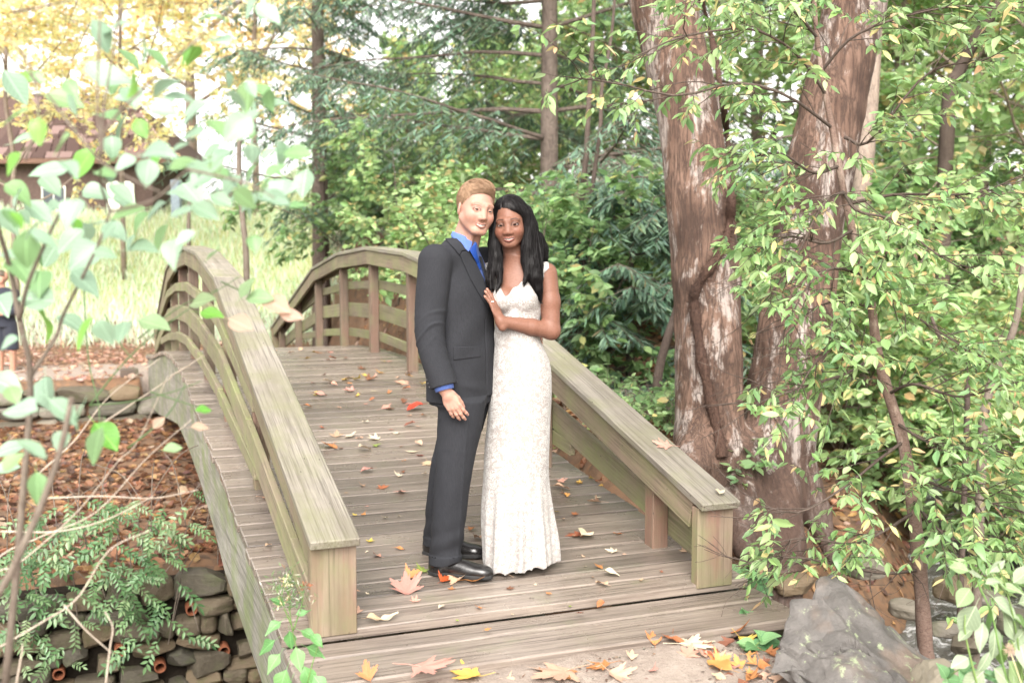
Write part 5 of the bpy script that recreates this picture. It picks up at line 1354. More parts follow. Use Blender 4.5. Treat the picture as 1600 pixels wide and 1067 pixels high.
# ------------------------------------------------------------------ boulder by the path
def hull_rock(pts, cuts, seed, amp=1.0):
    """angular block: convex hull of pts, split finely and roughened along its bedding"""
    import bmesh
    bm = bmesh.new()
    for p in pts: bm.verts.new(p)
    bmesh.ops.convex_hull(bm, input=bm.verts[:]); bmesh.ops.triangulate(bm, faces=bm.faces[:])
    for k in range(cuts): bmesh.ops.subdivide_edges(bm, edges=bm.edges[:], cuts=1, use_grid_fill=True)
    bm.normal_update(); V = np.array([v.co for v in bm.verts]); N = np.array([v.normal for v in bm.verts]); idx = {v: i for i, v in enumerate(bm.verts)}
    F = [[idx[v] for v in f.verts] for f in bm.faces]; bm.free()
    bed = np.array([.50, -.12, .86]); q = V+.03*np.stack([fbm(V, 6, seed), fbm(V, 6, seed+1), fbm(V, 6, seed+2)], -1); st = np.abs((q@bed*11) % 1-.5)
    ck = np.abs(fbm(q, 9, seed+7)); d = amp*(.030*fbm(V, 7, seed+3)+.012*fbm(V, 19, seed+4)+.006*fbm(V, 47, seed+5)-.016*st-.018*np.exp(-(ck/.05)**2))
    return V+N*d[:, None], F
def boulder():
    B = at(1330, 1010, 4.15); B[2] = -.12; o = thing('boulder', 'pointed grey boulder with pale lichen patches at the end of the bridge', 'boulder', B)
    A = lambda x, y, d: at(x, y, d*.905)-B
    P1 = [A(*q) for q in ((1283, 903, 4.72), (1300, 906, 4.78), (1262, 935, 4.60), (1212, 1012, 4.50), (1232, 1060, 4.30), (1300, 1095, 4.15), (1420, 1100, 4.12), (1492, 1075, 4.30), (1478, 1035, 4.45), (1425, 1003, 4.58), (1352, 962, 4.66), (1290, 935, 5.1), (1400, 1000, 5.05), (1240, 1000, 5.0), (1470, 1040, 4.9))]
    P2 = [A(*q) for q in ((1238, 938, 4.58), (1285, 935, 4.54), (1322, 978, 4.46), (1335, 1060, 4.25), (1205, 1050, 4.34), (1222, 985, 4.48), (1250, 960, 4.8), (1320, 1000, 4.8), (1290, 1090, 4.2))]
    g = NT('boulder_stone'); v = g.coord('Object', rnd=False); n = g.noise(v, 7, 8, .7); n2 = g.noise(v, 45, 5); n3 = g.noise(v, 2.3, 4)
    c = g.mix(g.ramp(n, [(.32, 0), (.68, 1)]), (.050, .046, .043), (.112, .102, .094)); c = g.mix(g.ramp(n3, [(.50, 0), (.60, .55)]), c, (.145, .10, .072))
    c = g.mix(g.ramp(g.math('ADD', g.noise(v, 8.5, 8, .78), g.math('MULTIPLY', g.voro(v, 34), .14)), [(.655, 0), (.70, .8)]), c, (.22, .26, .155)); c = g.mix(g.ramp(n2, [(.64, 0), (.76, .4)]), c, (.17, .16, .15))
    g.bump(g.math('ADD', n, g.math('MULTIPLY', n2, .5)), .8, .012); mt = g.base(c, .65, .4)
    for i, pts in enumerate((P1, P2)):
        V, F = hull_rock(pts, 5, 40+9*i, 1.5 if i == 0 else 1.2); f3 = np.array([f for f in F if len(f) == 3]); f4 = np.array([f for f in F if len(f) == 4]).reshape(-1, 4)
        put('rock_face' if i else 'rock', mesh('rock', V, [f3, f4] if len(f3) else [f4], False), mt, o)
    p = at(1466, 1050, 3.9); p[2] = -.12; r = tag(put('rock', rock_mesh('rock', .19, .2, .30, 55, rough=.2), M['greystone']), 'knobbly brown rock beside the right foot of the grey boulder', 'rock'); r.location = p
    rl = ['behind the right end post, half under roots', "at the water's edge, below the huge tree's roots", 'on the far side of the creek, left of the silvery plant', 'in midstream above the silvery plant', 'at the right edge above the silvery plant', 'behind the foot of the sapling trunk', 'in the water right of the sapling foot', 'in the water left of the silvery plant']
    for i, (x, y, d, s) in enumerate(((1240, 890, 7.4, .3), (1345, 860, 7.4, .34), (1500, 900, 8.2, .4), (1545, 920, 8.0, .3), (1590, 950, 7.6, .35), (1420, 930, 7.6, .26), (1510, 985, 6.9, .22), (1480, 960, 7.2, .2))):
        p = land(x, y, d); p = at(x, y, d); r = tag(put('rock', rock_mesh('rock', s, s*.8, s*.5, 500+i, rough=.2), M['greystone' if i % 2 else 'wallstone']), 'brown creek rock '+rl[i], 'rock', 'rocks in the creek bed'); r.location = (p[0], p[1], max(float(zland(p[0], p[1])), p[2]-.1)); r.rotation_euler = (0, 0, i*1.7)
boulder()

# ------------------------------------------------------------------ leaves as single pieces
def blade(name, prof, curl=.12, fold=.12, wav=.0, seed=0, n=9):
    """leaf blade, midrib along x from 0 to 1; prof: half-widths at n stations"""
    rg = np.random.default_rng(seed); t = np.linspace(0, 1, n); hw = np.interp(t, np.linspace(0, 1, len(prof)), prof); V = []
    for i, (x, w_) in enumerate(zip(t, hw)):
        zc = -curl*x*x+.02*math.sin(5*x+seed)
        for s in (-1, -.5, 0, .5, 1): V.append((x, s*w_, zc+abs(s)*w_*fold*2+wav*math.sin(9*x+seed+s*2)*abs(s)))
    V = np.array(V); i = np.arange(n-1)[:, None]*5; j = np.arange(4)[None]; F = np.stack([i+j, i+5+j, i+6+j, i+1+j], -1).reshape(-1, 4)
    S_, G = tube([(-.28, 0, .03), (-.12, 0, .012), (0.03, 0, -.005)], [.007, .008, .007], 4, False)
    return mesh(name, np.concatenate([V, S_]), [F, G[0]+len(V)], True)
OVAL = [0, .16, .27, .325, .335, .30, .235, .14, .02]; LONG = [0, .10, .175, .21, .205, .175, .13, .07, .006]; HEART = [0, .27, .38, .40, .37, .31, .22, .11, .005]
def leaf_mtx(p, d, n, L):
    d = np.asarray(d, float); M_ = frame(d, n, p); return M_ @ Matrix.Diagonal((L, L, L, 1))
def near_shrub():
    """the blurred shrub close to the lens on the left"""
    o = thing('foreground_shrub', 'pale green broad-leaved shrub close to the lens along the left edge', 'shrub', at(30, 1000, 2.3)); o.location.z = -.55
    b0 = np.array(o.location); rg = np.random.default_rng(9)
    st = [[(5, 1100, 2.3), (25, 900, 2.28), (38, 740, 2.26), (48, 588, 2.25), (30, 500, 2.2), (18, 430, 2.2), (3, 375, 2.15), (-20, 300, 2.1)], [(48, 588, 2.25), (88, 525, 2.25), (100, 490, 2.25), (150, 390, 2.2), (172, 330, 2.2)],
          [(30, 500, 2.2), (45, 440, 2.15), (80, 360, 2.1), (110, 300, 2.0)],
          [(-80, 1500, 2.1), (-55, 1150, 2.05), (-30, 960, 2.0), (0, 926, 2.0), (60, 800, 2.0), (95, 700, 2.0), (112, 620, 2.0)]]
    up = [[(158, 245, 1.95), (152, 160, 1.95), (155, 60, 1.95), (158, -40, 1.95)], [(158, 245, 1.95), (170, 195, 1.95), (260, 105, 1.9), (368, 8, 1.85), (400, -30, 1.85)], [(155, 245, 1.96), (165, 150, 2.0), (188, 20, 2.0), (196, -40, 2.0)],
          [(150, 245, 1.95), (105, 190, 2.0), (65, 135, 2.0), (0, 75, 2.05), (-40, 50, 2.05)], [(150, 245, 1.95), (165, 258, 1.9), (215, 285, 1.9), (250, 300, 1.85)], [(170, 332, 1.9), (240, 312, 1.9), (292, 265, 1.9)], [(172, 330, 2.2), (158, 290, 2.1), (158, 245, 1.95)],
          [(20, 20, 2.1), (60, 12, 2.1), (115, 0, 2.1)], [(292, 265, 1.9), (380, 285, 1.9), (430, 310, 1.9)], [(40, 250, 2.0), (60, 180, 2.0), (45, 100, 2.0), (10, 60, 2.0)]]
    for k, s in enumerate(st+up):
        P = spline(np.array([at(*q) for q in s])-b0, 16); r = (.0085, .005, .005, .010)[k] if k < 4 else .0030; V, F = tube(P, np.linspace(r, r*.5, 16), 7); put('stem', mesh('stem', V, F, True), M['twig'], o)
    pool = [blade('leaf', HEART if i % 2 else OVAL, .10+.05*i, .10+.03*(i % 3), .012, i) for i in range(6)]
    ml = [leafmat('pale_leaf_%s' % n_, .30, .38, c, .55, True) for n_, c in (('mint', (.225, .34, .235)), ('green', (.155, .275, .115)), ('bright', (.14, .31, .05)))]
    spots = []
    big = [(80, 290), (170, 180), (100, 155), (185, 200), (95, 225), (220, 200), (260, 130), (200, 90), (180, 40), (160, 55), (225, 80), (40, 120), (25, 135), (150, 110), (300, 85), (250, 92), (175, 120), (290, 90), (245, 235), (300, 210), (345, 200), (330, 235), (300, 300), (280, 330), (240, 330), (310, 260), (350, 275), (390, 275), (420, 305), (430, 265), (475, 285), (445, 295), (410, 140), (430, 160), (420, 155), (370, 200), (385, 150), (345, 60), (395, 5), (418, 20), (330, 25), (360, 290),
           (30, 300), (60, 330), (110, 330), (150, 300), (130, 255), (165, 270), (75, 265), (20, 255), (45, 215), (110, 260), (190, 300), (215, 350), (180, 360), (150, 350), (110, 375), (80, 395), (130, 400), (40, 390), (15, 345), (200, 330), (250, 370), (220, 385), (65, 370), (165, 395), (270, 390), (25, 310), (20, 180), (60, 205), (210, 130), (255, 170), (300, 180), (195, 255), (230, 270), (175, 230),
           (60, 440), (55, 465), (130, 520), (165, 520), (190, 515), (75, 505), (10, 535), (10, 600), (30, 640), (20, 615), (100, 640), (95, 690), (70, 615), (120, 650), (150, 695), (15, 700), (10, 730), (60, 760), (110, 500), (35, 420), (0, 470), (135, 440), (20, 720), (50, 700)]
    for (x, y) in big: spots.append((x, y, rg.uniform(1.9, 2.6), rg.uniform(36, 62)))
    for _ in range(46): spots.append((rg.uniform(-20, 400), rg.uniform(120, 410), rg.uniform(1.9, 2.7), rg.uniform(26, 50)))
    for _ in range(22): spots.append((rg.uniform(300, 490), rg.uniform(235, 330), rg.uniform(1.9, 2.4), rg.uniform(30, 52)))
    for x, y, d, sz in spots:
        L = sz*d/F_PX; a = rg.choice([-.5, -2.6, .2, -1.2, -2.0])+rg.normal(0, .45); dr = _rt*math.cos(a)+_up*math.sin(a)*.75+_fw*rg.normal(-.15, .35); n = np.array([0, 0, 1.0])*rg.uniform(.4, 1)-_fw*rg.uniform(.1, .9)+_rt*rg.normal(0, .35)
        dr = toward(dr, 1); p = at(x, y, d)-b0-dr*L*.5
        put('leaf', pool[rg.integers(6)], ml[rg.choice(3, p=(.62, .26, .12))], o, leaf_mtx(p, dr, n, L))
near_shrub()
def twig_thing(name, label, lines, m, r=.004, cat='shrub', group=None, leaves=None):
    b0 = at(*lines[0][0]); o = thing(name, label, cat, b0, group)
    for s in lines:
        P = np.array([at(*q) for q in s])-b0; P = spline(P, 4*len(s)) if len(s) > 2 else bend(P[0], P[1], 8, .01, .006); V, F = tube(P, np.linspace(r, r*.45, len(P)), 6); put('twig', mesh('twig', V, F, True), m, o)
    return o, b0
twig_thing('bare_twigs', 'bare pale twigs crossing in front of the leafy bank at lower left', [[(-90, 1400, 2.7), (-60, 1050, 2.7), (-10, 905, 2.7), (30, 880, 2.7), (120, 800, 2.7), (185, 720, 2.7), (215, 690, 2.7), (262, 588, 2.7)], [(-95, 1350, 2.8), (-60, 1000, 2.8), (-10, 880, 2.8), (60, 840, 2.8), (150, 800, 2.8), (230, 715, 2.8), (300, 655, 2.8)], [(75, 778, 2.9), (160, 775, 2.9), (240, 778, 2.9), (310, 765, 2.9)],
    [(0, 1010, 2.6), (60, 975, 2.6), (120, 935, 2.6), (170, 860, 2.6), (235, 828, 2.6)], [(100, 945, 2.6), (135, 985, 2.6), (175, 1020, 2.6)], [(165, 1070, 2.6), (172, 1010, 2.6), (176, 980, 2.6), (164, 955, 2.6)], [(25, 1070, 2.5), (34, 1020, 2.5), (35, 1005, 2.5)], [(150, 668, 2.8), (215, 625, 2.8), (268, 590, 2.8)], [(265, 590, 2.8), (320, 555, 2.8)],
    [(60, 740, 2.9), (115, 690, 2.9), (170, 620, 2.9), (250, 560, 2.9)], [(0, 830, 2.8), (90, 830, 2.8), (165, 812, 2.8), (240, 775, 2.8)]], M['pale_twig'], .0023)
gs, gb = twig_thing('green_stems', 'thin green stems with a few ragged leaves crossing the left railing', [[(140, 633, 2.6), (200, 560, 2.6), (270, 500, 2.6), (374, 432, 2.6)], [(215, 530, 2.6), (280, 480, 2.6), (340, 452, 2.6)], [(140, 633, 2.6), (200, 628, 2.6), (270, 612, 2.6), (315, 595, 2.6)], [(200, 700, 2.65), (260, 650, 2.65), (290, 600, 2.65)], [(345, 440, 2.6), (400, 465, 2.55), (440, 480, 2.55)], [(235, 612, 2.6), (290, 630, 2.6), (320, 640, 2.6)], [(130, 435, 2.7), (138, 560, 2.7), (155, 640, 2.7), (150, 700, 2.7)], [(163, 490, 2.7), (190, 540, 2.7), (212, 565, 2.7)]],
    leafmat('green_stem', .1, .5, (.09, .15, .06)), .0022)
def stem_leaves(o, b0, spots, pool, mats, rg):
    for x, y, d, sz, a in spots:
        L = sz*d/F_PX; dr = toward(_rt*math.cos(a)+_up*math.sin(a)+_fw*rg.normal(0, .3), 1); n = np.array([0, 0, .7])-_fw*rg.uniform(.4, 1)+_rt*rg.normal(0, .3); put('leaf', pool[rg.integers(len(pool))], mats[rg.integers(len(mats))], o, leaf_mtx(at(x, y, d)-b0-dr*L*.5, dr, n, L))
_pool = [blade('leaf', OVAL, .15, .15, .03, i) for i in range(4)]
_ragged = [leafmat('ragged_leaf', .3, .5, (.23, .33, .17), .5, True), leafmat('browned_leaf', .3, .6, (.42, .30, .22), .4, True), leafmat('fresh_leaf', .35, .4, (.14, .34, .05), .5, True)]
stem_leaves(gs, gb, [(240, 505, 2.55, 55, -.2), (315, 470, 2.55, 50, .3), (430, 475, 2.5, 55, -.3), (455, 493, 2.5, 38, -.1), (375, 505, 2.5, 48, -.3), (405, 465, 2.5, 45, .1), (318, 640, 2.55, 26, .1), (312, 667, 2.55, 28, 0), (165, 680, 2.5, 62, -.7), (270, 700, 2.6, 30, .2), (248, 660, 2.6, 25, .9), (330, 490, 2.5, 40, -.1), (80, 633, 2.6, 26, 0), (385, 450, 2.5, 40, 1)], _pool, _ragged, np.random.default_rng(4))

# ------------------------------------------------------------------ vine hanging over the dry wall: pinnate fronds
def wall_vine():
    rg = np.random.default_rng(17); mats = [leafmat('vine_leaf_%s' % n_, .25, .4, c, .5) for n_, c in (('deep', (.07, .14, .055)), ('mid', (.10, .185, .075)), ('pale', (.17, .25, .12)))]
    fr = []
    for k in range(5):
        n = 9+2*(k % 3); P = []; D = []; Np = []
        for i in range(n):
            t = .18+.82*i/(n-1); s = 1 if i % 2 else -1; p = np.array([t, 0, -.30*t*t])
            if i == n-1: d = np.array([1, 0, -.6])
            else: d = np.array([.55, s*.85, -.25])
            P.append(p); D.append(d+rg.normal(0, .1, 3)); Np.append(np.array([.3, 0, 1])+rg.normal(0, .2, 3))
        V, F, kk = leaf_cloud(np.array(P), np.array(D), np.array(Np), np.full(n, .30)*np.linspace(.8, 1.05, n), .42, .15)
        sv, sf = tube([(t, 0, -.30*t*t) for t in np.linspace(0, 1, 6)], .010, 3, False); fr.append(mesh('frond', np.concatenate([V, sv]), [F[0], sf[0]+len(V)], False))
    clumps = [('trailing vine with pinnate leaves hanging over the left end of the dry wall', [(30, 830), (60, 860), (20, 900), (90, 820), (60, 920), (35, 960), (10, 860), (100, 880), (45, 1000)], 62),
              ('dense trailing vine with pinnate leaves over the middle of the dry wall', [(150, 810), (190, 830), (140, 860), (180, 890), (120, 800), (210, 860), (165, 915), (125, 1000)], 52),
              ('long hanging spray of pinnate vine leaves in front of the dry wall', [(215, 790), (235, 820), (225, 860), (235, 900), (245, 840), (210, 940), (262, 985)], 30),
              ('vine sprays with pinnate leaves hanging near the bridge girder', [(290, 800), (320, 815), (340, 860), (270, 870), (265, 970), (310, 965), (190, 985), (250, 815)], 30)]
    for lab, cs, n in clumps:
        b = at_s(cs[0][0], cs[0][1], 3.9); o = thing('trailing_vine', lab, 'vine', b, 'vines over the dry wall')
        for (x, y) in cs:
            q = at_s(x, y, 3.75)-b; a0 = np.array([q[0]+rg.normal(0, .3), q[1]+.55, max(q[2]+.35, -.75-b[2])]); P = spline([a0, (a0+q)/2+np.array([0, -.02, .10]), q+np.array([0, 0, -.10])], 10); V, F = tube(P, .004, 4); put('stem', mesh('stem', V, F, True), M['twig'], o)
        for i in range(n):
            x, y = cs[rg.integers(len(cs))]; s = 3.55+rg.random()*.42; p = at_s(x+rg.normal(0, 24), y+rg.normal(0, 22), s)
            if p[0] > -.16: continue
            a = rg.uniform(-math.pi, math.pi); d = np.array([math.cos(a), -.35-.4*rg.random(), math.sin(a)*.5-.45]); L = rg.uniform(.13, .24); put('frond', fr[rg.integers(5)], mats[rg.choice(3, p=(.4, .4, .2))], o, leaf_mtx(p-b, d, np.array([.0, -.7, .7])+rg.normal(0, .2, 3), L))
wall_vine()

# ------------------------------------------------------------------ slender sapling on the right, leaves one by one
def sapling():
    D = 4.9; A = lambda x, y, d=D: at(x, y, d)
    tk = [(1456, 1110), (1449, 1040), (1445, 1000), (1438, 900), (1428, 800), (1411, 690), (1388, 615), (1371, 550), (1362, 480), (1352, 430), (1332, 360), (1318, 300), (1302, 210), (1290, 150), (1280, 90), (1274, 30), (1268, -60)]
    b0 = A(*tk[0]); o = thing('sapling', 'slender leaning sapling with light green and yellow pointed leaves beside the boulder', 'tree', b0); P = spline(np.array([A(*q) for q in tk])-b0, 60); V, F = tube(P, np.interp(np.linspace(0, 1, 60), [0, .2, .5, 1], [.040, .032, .020, .010])*(1+.06*np.sin(np.arange(60)*1.7)), 10)
    put('trunk', mesh('trunk', V, F, True), M['sap_bark'], o)
    rg = np.random.default_rng(23); mb = MB(); tw = []
    br = [[(1328, 318, 4.9), (1400, 304, 4.8), (1480, 305, 4.7), (1540, 298, 4.6), (1600, 272, 4.5)], [(1292, 150, 4.9), (1250, 90, 4.8), (1200, 55, 4.7), (1150, 45, 4.6), (1060, 60, 4.5), (990, 90, 4.4)], [(1320, 215, 4.9), (1360, 220, 4.8), (1450, 115, 4.7), (1550, 95, 4.6)], [(1318, 300, 4.9), (1340, 330, 4.7), (1400, 345, 4.6), (1460, 395, 4.5), (1560, 450, 4.4)],
          [(1300, 200, 4.9), (1230, 150, 4.7), (1150, 130, 4.6), (1060, 150, 4.5), (960, 130, 4.4), (880, 120, 4.3)], [(1285, 110, 4.9), (1330, 60, 4.8), (1400, 30, 4.7), (1500, 10, 4.6), (1600, 20, 4.5)], [(1278, 60, 4.9), (1230, 10, 4.8), (1150, -20, 4.7), (1080, 10, 4.6)], [(1370, 550, 4.9), (1330, 580, 4.7), (1270, 600, 4.6), (1210, 620, 4.5), (1160, 640, 4.5)],
          [(1388, 615, 4.9), (1430, 600, 4.7), (1500, 620, 4.6), (1570, 600, 4.5)], [(1411, 690, 4.9), (1370, 720, 4.7), (1320, 760, 4.6), (1250, 800, 4.5), (1190, 790, 4.5)], [(1420, 740, 4.9), (1470, 760, 4.7), (1530, 780, 4.6), (1600, 800, 4.5)], [(1428, 800, 4.9), (1380, 830, 4.7), (1330, 850, 4.6), (1260, 840, 4.6), (1200, 850, 4.6)],
          [(1436, 890, 4.9), (1380, 895, 4.7), (1300, 880, 4.6), (1230, 870, 4.6), (1150, 885, 4.6)], [(1362, 480, 4.9), (1310, 470, 4.7), (1250, 490, 4.6)], [(1345, 410, 4.9), (1400, 470, 4.7), (1470, 520, 4.6), (1540, 560, 4.5)], [(1332, 360, 4.9), (1290, 380, 4.7), (1230, 370, 4.6), (1180, 400, 4.6)], [(1310, 260, 4.9), (1270, 270, 4.7), (1220, 240, 4.6), (1160, 250, 4.5)],
          [(1318, 300, 4.9), (1285, 320, 4.6), (1245, 400, 4.5), (1200, 470, 4.5)], [(1352, 430, 4.9), (1300, 420, 4.6), (1260, 450, 4.5), (1215, 540, 4.4)], [(1371, 550, 4.9), (1330, 540, 4.6), (1280, 560, 4.5), (1230, 640, 4.5)],
          [(1425, 780, 4.9), (1470, 830, 4.6), (1530, 860, 4.5)], [(1400, 660, 4.9), (1450, 690, 4.7), (1520, 700, 4.6), (1590, 690, 4.5)]]
    for s in br:
        Q = spline(np.array([at(*q) for q in s])-b0, 14); mb.add(*tube(Q, np.linspace(.0085, .0025, 14), 6, False))
        for i in range(15):
            t = .10+.90*(i+rg.random())/15; j = min(int(t*13), 12); q = Q[j]; ax_ = toward(Q[min(j+1, 13)]-Q[j]+1e-9, 1); u = rg.normal(0, 1, 3)*np.array([1, 1, .35]); grow(mb, tw, q, ax_*.7+toward(u-ax_*(u@ax_), 1)*.8+np.array([0, 0, .0]), rg.uniform(.18, .42), .003, 1, rg, 2, -.08, .8, .14, .6, 4, .0012, .4, .4)
    wood_part('branches', o, mb, M['dark_twig'])['kind'] = 'stuff'
    data = twig_leaves(tw, 50, .055, .40, rg, .55, .25, .8); Pl, Dl, Nl, Ll = data; n = len(Pl)
    pv = Pl+b0-CAM; dep = pv@_fw; sx = 800+F_PX*(pv@_rt)/dep; sy = 533.5-F_PX*(pv@_up)/dep
    ok = ~((sx < 1165) & (sy > 600)) & ~((sx < 1010) & (sy > 275)) & ~((sx < 1150) & (sy > 430)) & ~((sx < 800)) & ~((sx < 1480) & (sx > 1220) & (sy > 905)) & ~((sx > 1140) & (sx < 1230) & (sy > 480) & (sy < 600)) & ~((sx < 1300) & (sy > 690) & (rg.random(len(sx)) < .55)) & ~((sx > 1235) & (sx < 1350) & (sy > 60) & (sy < 560) & (rg.random(len(sx)) < .35)); Pl, Dl, Nl, Ll, sx, sy, dep = [q[ok] for q in (Pl, Dl, Nl, Ll, sx, sy, dep)]; n = len(Pl)
    vis = (sx > 820) & (sx < 1600) & (sy > 0) & (sy < 1067); score = np.where(vis, Ll/dep, 0)*rg.uniform(.9, 1.1, n); top = np.zeros(n, bool); top[np.argsort(-score)[:300]] = True
    mats = [leafmat('sapling_leaf_%s' % n_, .42, .4, c, .5, False, .3) for n_, c in (('green', (.27, .42, .17)), ('pale', (.36, .50, .24)), ('deep', (.20, .34, .15)), ('yellow', (.66, .55, .26)))]
    pool = [blade('leaf', LONG, .12+.05*i, .12, .015, 20+i, 7) for i in range(5)]
    for i in np.where(top)[0]:
        put('leaf', pool[rg.integers(5)], mats[rg.choice(4, p=(.38, .30, .22, .10))], o, leaf_mtx(Pl[i], Dl[i], Nl[i], Ll[i]))
    k = ~top; foliage('foliage', o, (Pl[k], Dl[k], Nl[k], Ll[k]), .40, [(4, (.21, .37, .10)), (3, (.29, .45, .16)), (2, (.16, .30, .10)), (1.0, (.62, .50, .18)), (.3, (.6, .38, .18))], rg)
M['sap_bark'] = bark_mat('sapling_bark', (.15, .095, .075), (.24, .17, .14), (.07, .045, .036), 22, (.32, .25, .21), 2.2, .4, .004)
sapling()

# ------------------------------------------------------------------ small plants in front
def weed():
    D = 3.55; b0 = at(472, 1075, D); b0[2] = -.12; o = thing('weed', 'tall green weed with tiny pale flowers growing beside the left end post', 'plant', b0); rg = np.random.default_rng(8)
    for s in ([(480, 1067), (468, 1030), (455, 975), (452, 930), (450, 905)], [(455, 975), (440, 940), (432, 915)], [(458, 985), (470, 950), (474, 925)], [(452, 930), (443, 912), (447, 900)], [(480, 1067), (490, 1030), (500, 1000)]):
        P = spline(np.array([at(x, y, D) for x, y in s])-b0, 10); V, F = tube(P, np.linspace(.0028, .0013, 10), 6); put('stem', mesh('stem', V, F, True), M['green_stem'], o)
    mats = [leafmat('weed_leaf_%s' % n_, .35, .42, c, .4, True) for n_, c in (('green', (.12, .27, .09)), ('pale', (.17, .32, .13)))]; pool = [blade('leaf', [0, .12, .26, .30, .26, .2, .14, .07, 0], .2, .15, .04, i) for i in range(4)]
    for x, y, sz, a in ((440, 970, 32, -2.6), (462, 1010, 40, -1.3), (448, 1045, 48, -1.9), (478, 1010, 36, -.5), (430, 1000, 36, -2.5), (475, 1040, 45, -1.2), (490, 1055, 40, -.8), (445, 945, 26, 2.6), (470, 985, 30, -.3), (455, 1062, 44, -2.0), (485, 990, 30, -.6), (452, 985, 34, -1.5), (462, 960, 22, .3), (438, 1020, 36, -2.2)):
        L = sz*D/F_PX; dr = toward(_rt*math.cos(a)+_up*math.sin(a)+_fw*rg.normal(-.2, .25), 1); put('leaf', pool[rg.integers(4)], mats[rg.integers(2)], o, leaf_mtx(at(x, y, D)-b0, dr, np.array([0, 0, .7])-_fw*rg.uniform(.3, .8), L))
    n = 420; c = np.array([(450, 905), (435, 920), (474, 930), (458, 940), (445, 935), (452, 918)])[rg.integers(0, 6, n)]; P = np.array([at(x+rg.normal(0, 10), y+rg.normal(0, 11), D+rg.normal(0, .02)) for x, y in c])-b0
    foliage('fine_sprigs', o, (P, toward(rg.normal(0, 1, (n, 3))+np.array([0, 0, .6]), 1), rg.normal(0, 1, (n, 3)), rg.uniform(.012, .03, n)), .16, [(4, (.13, .26, .08)), (1.2, (.55, .55, .45)), (.4, (.4, .22, .1))], rg, quad=True)
    for x, y, c_ in ((450, 908, M['flower_dry']), (478, 917, M['flower_brown']), (436, 940, M['flower_dry'])):
        Pn = rg.normal(0, .006, (26, 3)); V, F, k = leaf_cloud(Pn, toward(Pn+1e-5, 1), rg.normal(0, 1, (26, 3)), np.full(26, .013), .5, .1); put('flower_head', mesh('flower_head', V+at(x, y, D)-b0, F), c_, o)
M['green_stem'] = leafmat('weed_stem', .1, .5, (.12, .2, .06)); M['flower_dry'] = plain('dry_flower', (.60, .52, .30), .9); M['flower_brown'] = plain('brown_flower', (.22, .09, .05), .9)
weed()
def silver_plant():
    D = 3.3; b0 = at(1600, 1150, D); b0[2] = -.15; o = thing('silvery_plant', 'leafy plant with silvery green leaves and curled tops at the lower right corner', 'plant', b0); rg = np.random.default_rng(15)
    for s in ([(1590, 1120), (1565, 1030), (1550, 960), (1530, 915), (1515, 880)], [(1600, 1100), (1590, 1000), (1575, 930), (1560, 880)], [(1540, 1120), (1510, 1000), (1508, 960)], [(1600, 1060), (1580, 1000), (1573, 1020)]):
        P = spline(np.array([at(x, y, D) for x, y in s])-b0, 10); V, F = tube(P, np.linspace(.004, .002, 10), 6); put('stem', mesh('stem', V, F, True), M['green_stem'], o)
    mats = [leafmat('silver_leaf_%s' % n_, .3, .45, c, .4, True) for n_, c in (('silver', (.235, .29, .185)), ('pale', (.20, .285, .13)), ('green', (.11, .22, .06)))]; pool = [blade('leaf', LONG if i % 2 else OVAL, .15, .15, .03, 40+i) for i in range(4)]
    for x, y, sz, a in ((1512, 925, 40, -2.5), (1520, 955, 52, -2.0), (1545, 955, 55, -1.4), (1560, 940, 50, -.7), (1572, 965, 55, -1.0), (1555, 990, 55, -1.6), (1535, 980, 48, -1.9), (1515, 985, 30, -2.6), (1590, 970, 50, -.5), (1595, 1010, 55, -1.5), (1565, 1010, 48, -1.5), (1543, 1025, 40, -2.0), (1580, 1040, 50, -1.0), (1508, 1030, 34, -2.8), (1530, 1055, 45, -2.3), (1600, 940, 46, .5), (1590, 905, 40, .8), (1530, 900, 34, 2.6), (1552, 890, 34, .6), (1508, 890, 30, 2.9), (1545, 910, 36, .1), (1570, 915, 36, -.3), (1600, 985, 50, -2.2), (1560, 1050, 45, -.8)):
        L = sz*D/F_PX; dr = toward(_rt*math.cos(a)+_up*math.sin(a)+_fw*rg.normal(-.2, .3), 1); put('leaf', pool[rg.integers(4)], mats[rg.choice(3, p=(.5, .35, .15))], o, leaf_mtx(at(x, y, D)-b0-dr*L*.2, dr, np.array([0, 0, .7])-_fw*rg.uniform(.3, .9)+_rt*rg.normal(0, .3), L))
    sd = thing('seed_head', 'fluffy dry brown seed head on a thin stalk at the lower right', 'plant', at(1610, 1110, 3.25)); bs = np.array(sd.location); P = spline(np.array([at(1610, 1110, 3.25), at(1590, 1050, 3.25), at(1578, 1015, 3.25)])-bs, 8); V, F = tube(P, .0016, 5); put('stalk', mesh('stalk', V, F, True), M['flower_dry'], sd)
    n = 200; dd = toward(rg.normal(0, 1, (n, 3)), 1); V, F, k = leaf_cloud(P[-1]+dd*.002, dd, rg.normal(0, 1, (n, 3)), rg.uniform(.014, .024, n), .06, .1, True); put('fluff', mesh('fluff', V, F), M['fluff'], sd, kind='stuff')
M['fluff'] = plain('seed_fluff', (.45, .34, .25), .9)
silver_plant()
